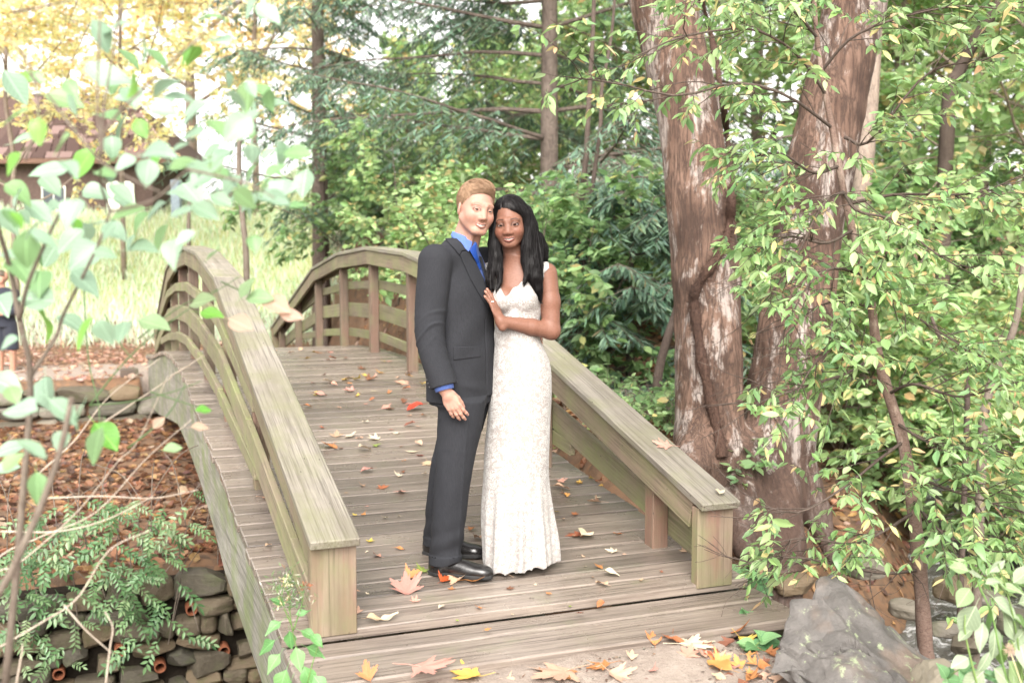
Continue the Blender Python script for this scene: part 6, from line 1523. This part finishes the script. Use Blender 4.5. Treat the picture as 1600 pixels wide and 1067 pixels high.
def ivy(name, label, pts, D, seed, n, sz, group=None):
    b0 = at(pts[0][0], pts[0][1], D); b0[2] = float(zland(b0[0], b0[1])); o = thing(name, label, 'plant', b0, group); rg = np.random.default_rng(seed); mats = [leafmat('ivy_leaf', .25, .4, (.09, .20, .08), .45, True), leafmat('ivy_leaf_pale', .25, .4, (.16, .30, .13), .45, True)]
    P = spline(np.array([at(x, y, D) for x, y in pts])-b0, 10); V, F = tube(P, .0025, 5); put('stem', mesh('stem', V, F, True), M['green_stem'], o); pool = [blade('leaf', HEART, .15, .12, .02, 60+i) for i in range(3)]
    for i in range(n):
        q = P[rg.integers(10)]; a = rg.uniform(-3.1, 3.1); dr = toward(_rt*math.cos(a)+_up*math.sin(a)*.6+_fw*rg.normal(0, .4), 1); put('leaf', pool[rg.integers(3)], mats[rg.integers(2)], o, leaf_mtx(q, dr, np.array([0, 0, 1.0])-_fw*rg.uniform(.2, .9), sz*D/F_PX*rg.uniform(.7, 1.2)))
ivy('ivy', 'small ivy sprig on the path against the left side of the grey boulder', [(1185, 1045), (1178, 1015), (1192, 1000), (1205, 1010)], 4.35, 1, 11, 34)
ivy('ivy', 'ivy sprig at the front corner of the bridge deck, right side', [(1165, 985), (1162, 970), (1170, 955)], 4.7, 2, 7, 24)
ivy('ivy', 'low ivy creeping beside the right end post of the bridge', [(1150, 900), (1165, 890), (1180, 905), (1190, 930)], 5.3, 3, 16, 26)
ivy('ivy', 'small ivy at the foot of the silvery plant, lower right', [(1480, 1060), (1500, 1045), (1530, 1050), (1560, 1060)], 3.5, 4, 18, 24)

# ------------------------------------------------------------------ fallen leaves, one object each
def maple_mesh(seed, curl, lobes=5, thick=False):
    rg = np.random.default_rng(seed); A = []
    spec = [(90, .62), (48, .56), (132, .56), (5, .42), (175, .42)] if lobes == 5 else [(90, .62), (35, .5), (145, .5)]
    pts = [(-math.pi/2-.10, .14)]; out = []
    order = sorted([(math.radians(a), r) for a, r in spec])
    ang = []; prev = None
    for a, r in order:
        for da, k in ((-.30, .56), (-.20, .80), (-.13, .70), (-.06, .93), (0, 1.0), (.06, .93), (.13, .70), (.20, .80), (.30, .56)): ang.append((a+da*(1.0 if lobes == 5 else 1.25), r*k*rg.uniform(.94, 1.06)))
    ang = sorted(ang); o = [(-1.30, .17)]+ang+[(math.pi+1.30, .17)]
    B = np.array([(r*math.cos(a), r*math.sin(a)) for a, r in o]); n = len(B); ctr = np.array([0, -.02])
    mid = ctr+(B-ctr)*.5; xy = np.concatenate([[ctr], mid, B]); r_ = np.hypot(xy[:, 0], xy[:, 1]); th = np.arctan2(xy[:, 1], xy[:, 0])
    ph = rg.uniform(0, 6.28, 4); z = curl*(r_**2)*(1+.8*np.sin(2*th+ph[0]))+.05*r_*np.sin(5*th+ph[1])+curl*.35*np.sin(3*xy[:, 0]+ph[2])*r_
    V = np.column_stack([xy, z-z.min()*.0]); F3 = [[0, 1+i, 1+(i+1) % n] for i in range(n)]; F4 = [[1+i, 1+n+i, 1+n+(i+1) % n, 1+(i+1) % n] for i in range(n)]
    sv, sf = tube([(0, -.02, z[0]), (.03*rg.normal(), -.25, z[0]+.03), (.08*rg.normal(), -.52, z[0]+.05)], [.010, .009, .008], 4, False)
    V = np.concatenate([V, sv]); V[:, 2] -= V[:, 2].min()
    return mesh('fallen_leaf', V, [np.array(F3), np.array(F4), sf[0]+2*n+1], True)
def oval_fallen(seed, curl):
    me = blade('fallen_leaf', OVAL if seed % 2 else LONG, curl, .2, .05, seed); v = np.empty(len(me.vertices)*3, np.float32); me.vertices.foreach_get('co', v); v = v.reshape(-1, 3); v[:, 0] -= .5; v[:, 2] -= v[:, 2].min(); me.vertices.foreach_set('co', v.ravel()); return me
MAPLE = [maple_mesh(900+i, c) for i, c in enumerate((.05, .25, .45, .15, .7, .35))]; MAPLE3 = [maple_mesh(930+i, c, 3) for i, c in enumerate((.2, .5, .8))]; OV = [oval_fallen(950+i, c) for i, c in enumerate((.1, .3, -.2, .2))]
FL = {n_: leafmat('fallen_'+n_, .12, .6, c, .3, False, .3) for n_, c in dict(orange=(.42, .19, .065), tan=(.44, .29, .20), pink=(.42, .225, .17), brown=(.16, .07, .04), red=(.34, .04, .018), yellow=(.50, .34, .07), cream=(.50, .43, .31), green=(.20, .25, .06), rust=(.29, .11, .047)).items()}
_nleaf = [0]
def deck_pt(x, y):
    r = ray(x, y)
    for k in np.linspace(3, 18, 1500):
        p = CAM+r*k
        h = (float(zdk(p[1])) if p[1] > 0 else -.025) if p[1] > -.425 else float(zland(p[0], p[1]))
        if p[2] < h+.004: return p, p[1] > -.425
    return CAM+r*6, False
def fallen(x, y, px_, kind, colour, label=None, tilt=.12, rot_=None, lift=.002, on=None, face=0.0):
    rg = np.random.default_rng(int(x*7+y*131) % 99991); p, deck = deck_pt(x, y) if on is None else (on, False); d = (p-CAM)@_fw; L = px_*d/F_PX
    if label is None:
        i = 0
        rg_ = 'by the left railing' if x < 545 else 'between railing and man' if x < 600 else 'close to the man'
        where = 'on the ground in front of the bridge' if not deck else ('at the crest of the bridge deck' if y < 600 else 'on the deck to the right of the white gown' if x > 866 else f'on the deck {rg_}, {"farther up" if y < 640 else "halfway up" if y < 700 else "nearer"}' if y < 845 else 'on the deck boards in front of the couple')
        size = 'tiny' if px_ < 16 else 'small' if px_ < 28 else 'curled' if px_ < 45 else 'large'
        label = f'{size} {colour} {"maple" if kind != "oval" else "oval"} leaf {where}'
    me = (MAPLE if kind == 'maple' else MAPLE3 if kind == 'lobed' else OV); me = me[rg.integers(len(me))]
    sl = 0.0
    if deck and p[1] > 0: sl = (float(zdk(p[1]+.1))-float(zdk(p[1]-.1)))/.2
    n = toward(np.array([rg.normal(0, tilt)-_fw[0]*face, -sl+rg.normal(0, tilt)-_fw[1]*face, 1.0]), 1); a = rg.uniform(0, 6.28) if rot_ is None else rot_
    o = tag(put('fallen_leaf', me, FL[colour], None, leaf_mtx(p+np.array([0, 0, lift]), (math.cos(a), math.sin(a), 0), n, L)), label, 'fallen leaf', 'fallen leaves on the bridge deck' if deck else 'fallen leaves on the path' )
    return o
big = [(635, 925, 62, 'maple', 'pink', "broad pinkish maple leaf lying face up left of the man's front shoe"), (640, 903, 32, 'lobed', 'orange', 'small orange leaf standing behind the broad pinkish maple leaf'), (662, 893, 26, 'maple', 'green', "green and yellow leaf touching the heel of the man's front shoe"), (692, 909, 26, 'lobed', 'red', "bright red leaf in front of the man's front shoe"),
       (715, 902, 46, 'maple', 'tan', "tan crumpled maple leaf under the toe of the man's front shoe"), (738, 908, 42, 'maple', 'orange', "orange-brown maple leaf just beyond the man's front toe"), (790, 898, 30, 'lobed', 'tan', 'tan leaf right below the hem of the white gown'), (905, 835, 36, 'maple', 'rust', 'rust coloured maple leaf right of the gown hem, beside a pale one'), (912, 840, 36, 'oval', 'cream', 'pale cream leaf overlapping the rust leaf right of the gown'),
       (1042, 697, 38, 'maple', 'pink', 'pink maple leaf lying on top of the right handrail'), (1124, 772, 22, 'oval', 'cream', 'cream oval leaf on the near end of the right handrail'), (607, 968, 30, 'oval', 'cream', 'cream and green oval leaf on the front boards near the left end post'), (585, 972, 26, 'oval', 'tan', 'slim tan leaf on the boards right of the left end post'), (558, 957, 20, 'lobed', 'tan', 'tan curled leaf halfway along the front boards near the post'),
       (660, 1045, 78, 'maple', 'pink', 'largest pink-tan maple leaf on the path against the bridge edge'), (880, 1052, 84, 'maple', 'tan', 'wide tan maple leaf on the path at the bottom edge of the photo'), (1075, 1008, 62, 'maple', 'cream', 'pale yellow maple leaf propped up on the path near the bridge corner'), (960, 1055, 46, 'maple', 'tan', 'tan maple leaf right of the wide leaf at the bottom edge'), (740, 1058, 52, 'maple', 'yellow', 'yellow and brown folded leaf on the path at the bottom edge'),
       (1052, 1000, 40, 'lobed', 'rust', 'rusty curled leaf standing behind the pale yellow maple leaf'), (1022, 1005, 28, 'lobed', 'orange', 'bright orange curled leaf left of the pale yellow maple leaf'), (945, 1040, 40, 'maple', 'orange', 'orange-brown folded leaf on the path below the deck edge'), (1125, 1045, 46, 'oval', 'orange', 'pale orange oval leaf flat on the bare path'), (1150, 990, 40, 'lobed', 'rust', 'rust leaf against the right corner of the deck front'), (1158, 1003, 36, 'lobed', 'yellow', 'yellow curled leaf below the right corner of the deck'), (575, 1060, 34, 'lobed', 'orange', 'orange and pink curled leaf below the left end of the deck front'), (1075, 1025, 36, 'maple', 'pink', 'flat pink leaf under the pale yellow maple leaf')]
for b in big:
    x, y, s, k, c, lab = b
    if (x, y) in ((1042, 697), (1124, 772)):
        r = ray(x, y); tt = np.linspace(3.5, 8, 2000); P_ = CAM+tt[:, None]*r; i = np.argmax(P_[:, 2] < cap_z(P_[:, 1])+.003); p = P_[i]; o_ = fallen(x, y, s, k, c, lab, .05, None, .004, p)
        sl = .272; o_.matrix_basis = leaf_mtx(p+np.array([0, 0, .002]), (.5, .8, .8*sl), (0, -sl, 1), s*((p-CAM)@_fw)/F_PX); o_['group'] = 'fallen leaves on the bridge deck'
    elif y > 985: o_ = fallen(x, y, s*1.25, k, c, lab, .22, None, .004, None, .55)
    else: fallen(x, y, s*1.1, k, c, lab, .12, None, .002, None, .22)
crest = [(455, 551, 14, 'pink'), (470, 548, 12, 'tan'), (500, 552, 16, 'orange'), (566, 577, 18, 'brown'), (549, 590, 22, 'tan'), (577, 594, 24, 'brown'), (560, 593, 18, 'yellow'), (628, 597, 28, 'pink'), (660, 602, 16, 'yellow'), (520, 562, 14, 'rust'), (540, 560, 10, 'brown'), (600, 565, 12, 'yellow'), (515, 551, 14, 'pink'), (590, 548, 12, 'pink'), (640, 583, 16, 'pink'), (430, 548, 12, 'tan'), (610, 565, 10, 'pink')]
mid = [(500, 618, 26, 'pink'), (548, 611, 24, 'pink'), (583, 611, 14, 'cream'), (600, 638, 26, 'pink'), (648, 641, 28, 'red'), (571, 660, 14, 'cream'), (640, 666, 18, 'brown'), (655, 667, 12, 'tan'), (662, 650, 14, 'brown'), (525, 682, 28, 'tan'), (548, 683, 24, 'cream'), (505, 669, 12, 'rust'), (588, 687, 26, 'cream'), (570, 705, 26, 'cream'), (518, 698, 36, 'orange'), (648, 706, 26, 'cream'), (655, 712, 16, 'red'), (668, 723, 30, 'tan'), (630, 737, 12, 'brown'), (586, 696, 18, 'green'), (573, 738, 22, 'pink'), (597, 763, 24, 'rust'), (627, 768, 30, 'pink'), (542, 770, 9, 'tan'), (618, 678, 12, 'cream'), (612, 671, 10, 'pink'), (655, 695, 16, 'tan'), (640, 650, 10, 'tan'),
       (665, 741, 12, 'cream'), (556, 805, 12, 'yellow'), (600, 809, 13, 'cream'), (625, 807, 8, 'cream'), (592, 870, 22, 'pink'), (573, 863, 8, 'cream'), (415, 778, 30, 'pink'), (385, 660, 16, 'tan'), (420, 853, 20, 'tan'), (700, 660, 10, 'yellow'), (738, 826, 20, 'rust'), (745, 843, 22, 'tan')]
rightd = [(866, 705, 14, 'tan'), (872, 690, 12, 'tan'), (874, 752, 22, 'pink'), (878, 766, 26, 'tan'), (884, 773, 18, 'pink'), (905, 755, 14, 'yellow'), (932, 777, 16, 'cream'), (935, 786, 30, 'tan'), (870, 800, 13, 'yellow'), (900, 804, 16, 'rust'), (965, 836, 18, 'orange'), (880, 812, 12, 'tan'), (960, 862, 26, 'cream'), (975, 866, 10, 'tan'), (938, 886, 20, 'rust'), (955, 900, 26, 'cream'), (940, 914, 32, 'tan'), (915, 885, 8, 'cream'), (926, 903, 10, 'tan'), (1000, 906, 14, 'tan'), (858, 927, 14, 'orange'), (835, 914, 8, 'cream'), (795, 920, 18, 'brown'), (760, 985, 16, 'orange'), (865, 700, 9, 'green'), (1070, 862, 20, 'tan'), (1083, 872, 10, 'cream')]
front = [(750, 950, 18, 'orange'), (690, 950, 14, 'cream'), (705, 921, 16, 'orange'), (560, 925, 8, 'tan'), (575, 928, 9, 'cream'), (715, 970, 8, 'green'), (890, 947, 8, 'green'), (640, 920, 10, 'pink'), (648, 940, 20, 'pink'), (800, 960, 8, 'tan')]
rk = np.random.default_rng(12)
for grp in (crest, mid, rightd, front):
    for x, y, s, c in grp: fallen(x, y, s, ('maple', 'lobed', 'oval')[rk.choice(3, p=(.5, .28, .22))], c)
for i in range(64):
    y = rk.uniform(560, 960) if i % 3 else rk.uniform(550, 640); x = rk.uniform(480+.0*y, 660) if i % 2 else rk.uniform(430+(y-550)*.35, 1060) if y > 880 else rk.uniform(870, 930+(y-700)*.5) if y > 730 else rk.uniform(455, 650)
    if y < 750 and 655 < x < 880 or (x < 565 and y > 770) or (640 < x < 885 and y < 905): continue
    fallen(x, y, rk.uniform(7, 20), ('maple', 'lobed', 'oval')[rk.integers(3)], ('pink', 'tan', 'rust', 'cream', 'orange', 'brown', 'yellow')[rk.integers(7)])
for i in range(70):
    x = rk.uniform(1085, 1420); y = 1000+.20*(x-1085)*rk.random()+rk.uniform(0, 62); c = ('pink', 'rust', 'brown', 'tan', 'orange')[rk.integers(5)]
    if y < 1066: fallen(x, y, (18, 27, 38)[i % 3]*rk.uniform(.9, 1.1), 'lobed' if rk.random() < .7 else 'maple', c, f"{('small', 'mid-sized', 'big')[i % 3]} {c} crumpled leaf in the drift {'left of the boulder' if x < 1200 else 'before the left half of the boulder' if x < 1310 else 'before the right half of the boulder'}", .35, None, .004, None, .35)
for i in range(12):
    x = rk.uniform(640, 1080); c = ('pink', 'tan', 'brown', 'orange')[rk.integers(4)]; y = 1067-.155*(x-589)+rk.uniform(14, 50)
    if y < 1066: fallen(x, y, rk.uniform(12, 24), 'lobed', c, f'small {c} broken leaf on the bare path below the deck edge', .3)

# ------------------------------------------------------------------ house, shed, fence and passer-by in the distance
def house():
    B = land(100, 380, 33); B[2] -= .2; o = thing('house', 'house with a steep brown shingled roof and white door behind the yellow trees', 'house', B)
    ux = _rt.copy(); uy = np.array([_fw[0], _fw[1], 0]); uy /= np.linalg.norm(uy)
    Fm = Matrix.Identity(4)
    for i in range(3): Fm[i][0], Fm[i][1], Fm[i][2] = ux[i], uy[i], (0, 0, 1)[i]
    Fm.translation = Vector(B); o.matrix_world = Fm
    def pl(x, y, d=33.0): q = at(x, y, d)-B; return np.array([q@ux, q[2]])
    zg = pl(100, 345)[1]; e0 = pl(-120, 250); e1 = pl(262, 250); r0 = pl(-120, 95); r1 = pl(150, 130); k = pl(100, 325)[1]
    # wall under the eaves
    V, F = box_arrays(e1[0]-e0[0]-.5, 5.0, e1[1]+.2, .02, ((e0[0]+e1[0])/2-.3, 2.9, (e1[1]-.2)/2)); put('wall', mesh('wall', V, F), M['shingle_wall'], o)
    # roof: a main slope facing the camera, hipped on the right
    rv = np.array([[e0[0], 0, e1[1]], [e1[0]+.2, 0, e1[1]], [r1[0], 3.2, r1[1]], [e0[0], 3.2, r1[1]], [e1[0]+.2, 6.2, e1[1]], [e0[0], 6.2, e1[1]]]); rf = put('roof', mesh('roof', rv, [np.array([[0, 1, 2, 3]]), np.array([[1, 4, 2]]), np.array([[3, 2, 4, 5]])]), M['roof_base'], o)
    rg = np.random.default_rng(3); S = (rv[3]-rv[0]); n_rows = 15; cnt = 0; Ls = np.linalg.norm(S); nn = np.cross([1, 0, 0], S/Ls); sh = [mesh('shingle', *box_arrays(1, 1, 1, .03)) for _ in range(2)]
    for r in range(n_rows):
        t = (r+.5)/n_rows; xr = (e1[0]+.2)*(1-t)+r1[0]*t; x0 = pl(-12, 250)[0]; n = max(int((xr-x0)/.42), 1); wv = (xr-x0)/n
        for q in range(n):
            if cnt >= 290: break
            c = rv[0]+S*t; c = np.array([x0+(q+.5)*wv, c[1], c[2]])+nn*(.02+.012*rg.random()); u = np.array([1, 0, rg.normal(0, .01)]); Mx = frame(u, nn+np.array([0, -.22, .0]), c+nn*.03) @ Matrix.Diagonal((wv*.92, Ls/n_rows*1.10, .06, 1)); put('shingle', sh[0], M['shingle'] if rg.random() < .6 else M['shingle_pale'], rf, Mx); cnt += 1
    a = rv[1]+np.array([0, -.05, -.06]); b_ = rv[0]+np.array([0, -.05, -.06]); V, F = box_arrays(a[0]-b_[0], .06, .16, .01, ((a[0]+b_[0])/2, -.06, a[2])); put('fascia_board', mesh('fascia_board', V, F), M['brown_trim'], o)
    V, F = tube([rv[1]+np.array([0, 0, .03]), rv[2]+np.array([0, 0, .04])], .06, 6); put('hip_cap', mesh('hip_cap', V, F), M['pale_trim'], rf)
    d0 = pl(163, 345); d1 = pl(206, 286); V, F = box_arrays(d1[0]-d0[0], .10, d1[1]-d0[1]+.3, .02, ((d0[0]+d1[0])/2, .35, (d0[1]+d1[1])/2-.15)); dr = put('door', mesh('door', V, F), M['white_paint'], o)
    for xx, zz, ww, hh in ((-.2, .35, .28, .6), (.2, .35, .28, .6), (-.2, -.35, .28, .5), (.2, -.35, .28, .5)): V, F = box_arrays(ww, .02, hh, .008, ((d0[0]+d1[0])/2+xx, .295, (d0[1]+d1[1])/2+zz)); put('panel', mesh('panel', V, F), M['white_paint'], dr)
    w0 = pl(60, 330); w1 = pl(98, 290); V, F = box_arrays(w1[0]-w0[0], .06, w1[1]-w0[1], .01, ((w0[0]+w1[0])/2, .37, (w0[1]+w1[1])/2)); wd = put('window', mesh('window', V, F), M['white_paint'], o)
    for s in (-1, 1): V, F = box_arrays((w1[0]-w0[0])*.42, .02, (w1[1]-w0[1])*.86, .004, ((w0[0]+w1[0])/2+s*(w1[0]-w0[0])*.235, .335, (w0[1]+w1[1])/2)); put('pane', mesh('pane', V, F), M['glass'], wd)
    # grey gate post / downpipe at the corner
    g0 = pl(272, 335); V, F = box_arrays(.28, .28, 1.2, .02, (pl(276, 300)[0], .1, pl(276, 312)[1])); put('corner_post', mesh('corner_post', V, F), M['grey_paint'], o)
    s_ = land(400, 335, 45); sh_ = thing('shed', 'small distant shed with a brown roof and pale wall at the top of the meadow', 'shed', s_)
    pa = at(372, 322, 45)-s_; pb = at(448, 300, 45)-s_; L_ = 2.1; V, F = box_arrays(L_*1.2, 1.6, 1.2, .02, (at(410, 320, 45)[0]-s_[0], at(410, 320, 45)[1]-s_[1], at(410, 322, 45)[2]-s_[2])); put('wall', mesh('wall', V, F), M['white_paint'], sh_)
    c = at(395, 306, 44.6)-s_; V, F = box_arrays(3.1, 2.0, .28, .03, tuple(c)); put('roof', mesh('roof', V, F), M['brown_trim'], sh_)
for n_, c in dict(shingle_wall=(.08, .052, .045), roof_base=(.08, .05, .042), shingle=(.06, .036, .031), shingle_pale=(.17, .115, .105), brown_trim=(.13, .075, .055), pale_trim=(.5, .36, .32), white_paint=(.75, .74, .68), grey_paint=(.25, .30, .36), glass=(.05, .06, .07), fence=(.13, .085, .06)).items(): M[n_] = plain(n_, c, .8 if n_ != 'glass' else .1, .3, .25, 12, .1)
house()
def fence():
    b = land(1040, 420, 13.2); o = thing('wooden_fence', 'old brown post and rail fence running behind the huge twin-trunked tree', 'fence', b)
    A = lambda x, y, d: at(x, y, d)-b
    for x, d in ((1022, 13.2), (1178, 13.0), (1330, 12.8), (1425, 12.7)): p0 = A(x, 425, d); p1 = A(x, 336, d); V, F = box_arrays(.09, .09, p1[2]-p0[2]+.5, .008, (p0[0], p0[1], (p0[2]+p1[2])/2-.22)); put('post', mesh('post', V, F), M['fence'], o)
    for y in (339, 392):
        for (xa, da), (xb, db) in (((1015, 13.2), (1178, 13.0)), ((1178, 13.0), (1330, 12.8)), ((1330, 12.8), (1430, 12.7))): P0 = A(xa, y, da); P1 = A(xb, y-4, db); V, F = box_arrays(np.linalg.norm(P1-P0), .05, .10, .008); put('rail', mesh('rail', V, F), M['fence'], o, frame(P1-P0, (0, 0, 1), (P0+P1)/2-np.array([0, .07, 0])))
fence()
def passer():
    b = at(10, 592, 17.2); o = thing('person', 'distant person in a dark jacket and shorts at the left edge, half behind stems', 'person', b); k = 17.2/F_PX; ux = _rt; Fm = Matrix.Identity(4); uz = -np.array([_fw[0], _fw[1], 0])/np.linalg.norm(_fw[:2])
    for i in range(3): Fm[i][0], Fm[i][1], Fm[i][2] = ux[i], (0, 0, 1)[i], uz[i]
    Fm.translation = Vector(b); o.matrix_world = Fm
    hc = np.array([-.02, 1.62, .02])
    hd = lambda p: head_sdf(((p-hc)@rot('y', -.9)), True)
    def f(p):
        d = smin(hd(p), cone(p, (-.02, 1.40, 0), (-.02, 1.56, .01), .06, .055), .02)
        for s in (-1, 1):
            d = np.minimum(d, chain(p, [(s*.09, .85, 0), (s*.10+.03, .46, .03), (s*.08+.02*s, .08, -.02)], [.085, .06, .042], .03)); d = smin(d, ell(p, (s*.10, .04, .05), (.045, .04, .13)), .02)
        d = np.minimum(d, chain(p, [(.20, 1.38, 0), (.24, 1.10, .02), (.08, 1.06, .2)], [.05, .042, .03], .02)); d = np.minimum(d, chain(p, [(-.20, 1.38, 0), (-.24, 1.10, 0), (-.2, .86, .08)], [.05, .042, .03], .02))
        hp = hand_sdf(p, H[0], H[1], .17); return np.minimum(d, hp)
    hx = axes((.2, .9, .2), (-.85, .1, .5)); H = ((np.array([.08, 1.06, .2]), hx), hand_pts((np.array([.08, 1.06, .2]), hx), .17, [.5, .5, .5, .5], .05, (.5, .8, -.3)))
    V, Q = surf(f, (-.5, -.02, -.4), (.5, 1.85, .5), .012); put('body', mesh('body', V, Q, True, np.tile((.42, .24, .17), (len(V), 1))), M['skin_m'], o)
    jk = lambda p: np.minimum(sections(p, [(.84, .19, .14, 0, 0, 2.2), (1.1, .17, .13, 0, 0, 2.2), (1.32, .20, .13, 0, 0, 2.2), (1.42, .17, .10, 0, 0, 2.2), (1.48, .08, .07, 0, 0, 2.2)]), np.minimum(chain(p, [(.18, 1.38, 0), (.24, 1.10, .02), (.11, 1.06, .18)], [.075, .06, .05], .03), chain(p, [(-.18, 1.38, 0), (-.24, 1.10, 0), (-.2, .88, .07)], [.075, .06, .05], .03)))
    V, Q = surf(jk, (-.5, .6, -.3), (.5, 1.6, .4), .014); put('jacket', mesh('jacket', V, Q, True), M['navy'], o)
    sh = lambda p: smin(chain(p, [(-.09, .88, 0), (-.07, .50, .03)], [.115, .10], .03), chain(p, [(.09, .88, 0), (.13, .50, .03)], [.115, .10], .03), .03)
    V, Q = surf(lambda p: np.maximum(sh(p), .48-p[..., 1]), (-.4, .4, -.3), (.4, 1.1, .3), .014); put('shorts', mesh('shorts', V, Q, True), M['navy'], o)
    V, Q = surf(lambda p: np.maximum(ell(p-hc, (0, .04, -.02), (.088, .10, .11)), (p-hc)[..., 2]*.5-(p-hc)[..., 1]*.8+.0), (-.2, 1.5, -.2), (.2, 1.85, .2), .012); put('hair', mesh('hair', V, Q, True), M['old'], o)
M['navy'] = cloth_mat('navy_cloth', (.018, .02, .03), (.03, .033, .045))
passer()

def path_bits():
    rg = np.random.default_rng(71); n = 2600; x = rg.uniform(-.5, 3.0, n); y = rg.uniform(-2.2, -.44, n); k = zland(x, y) > -.16; x, y = x[k], y[k]; n = len(x)
    P = np.stack([x, y, zland(x, y)+.003], 1); a = rg.uniform(0, 6.28, n); D = np.stack([np.cos(a), np.sin(a), rg.normal(0, .1, n)], 1); N = toward(np.array([0, 0, 1.0])+rg.normal(0, .25, (n, 3)), 1); L = rg.uniform(.006, .024, n)
    V, F, kk = leaf_cloud(P, D, N, L, .45, .2); C = np.repeat(pick([(4, (.16, .10, .07)), (3, (.26, .17, .12)), (2, (.09, .06, .045)), (1, (.36, .30, .25))], n, rg, .25), kk, 0)
    put('path_debris', mesh('path_debris', V, F, False, C), M['leaf'], kind='stuff')
    mb = MB(); rg = np.random.default_rng(72)
    for i in range(420):
        p = np.array([rg.uniform(-.4, 2.9), rg.uniform(-1.6, -.44), 0]); p[2] = float(zland(p[0], p[1]))
        if p[2] < -.15: continue
        s_ = rg.uniform(.003, .010); V = toward(np.array([[1, 0, 0], [-1, 0, 0], [0, 1, 0], [0, -1, 0], [0, 0, 1], [0, 0, -1]])+rg.normal(0, .2, (6, 3)), 1)*s_*np.array([1, .8, .6])+p; mb.add(V, [np.array([[0, 2, 4], [2, 1, 4], [1, 3, 4], [3, 0, 4], [2, 0, 5], [1, 2, 5], [3, 1, 5], [0, 3, 5]])])
    put('path_gravel', mb.mesh('path_gravel', False, False), M['greystone'], kind='stuff')
path_bits()
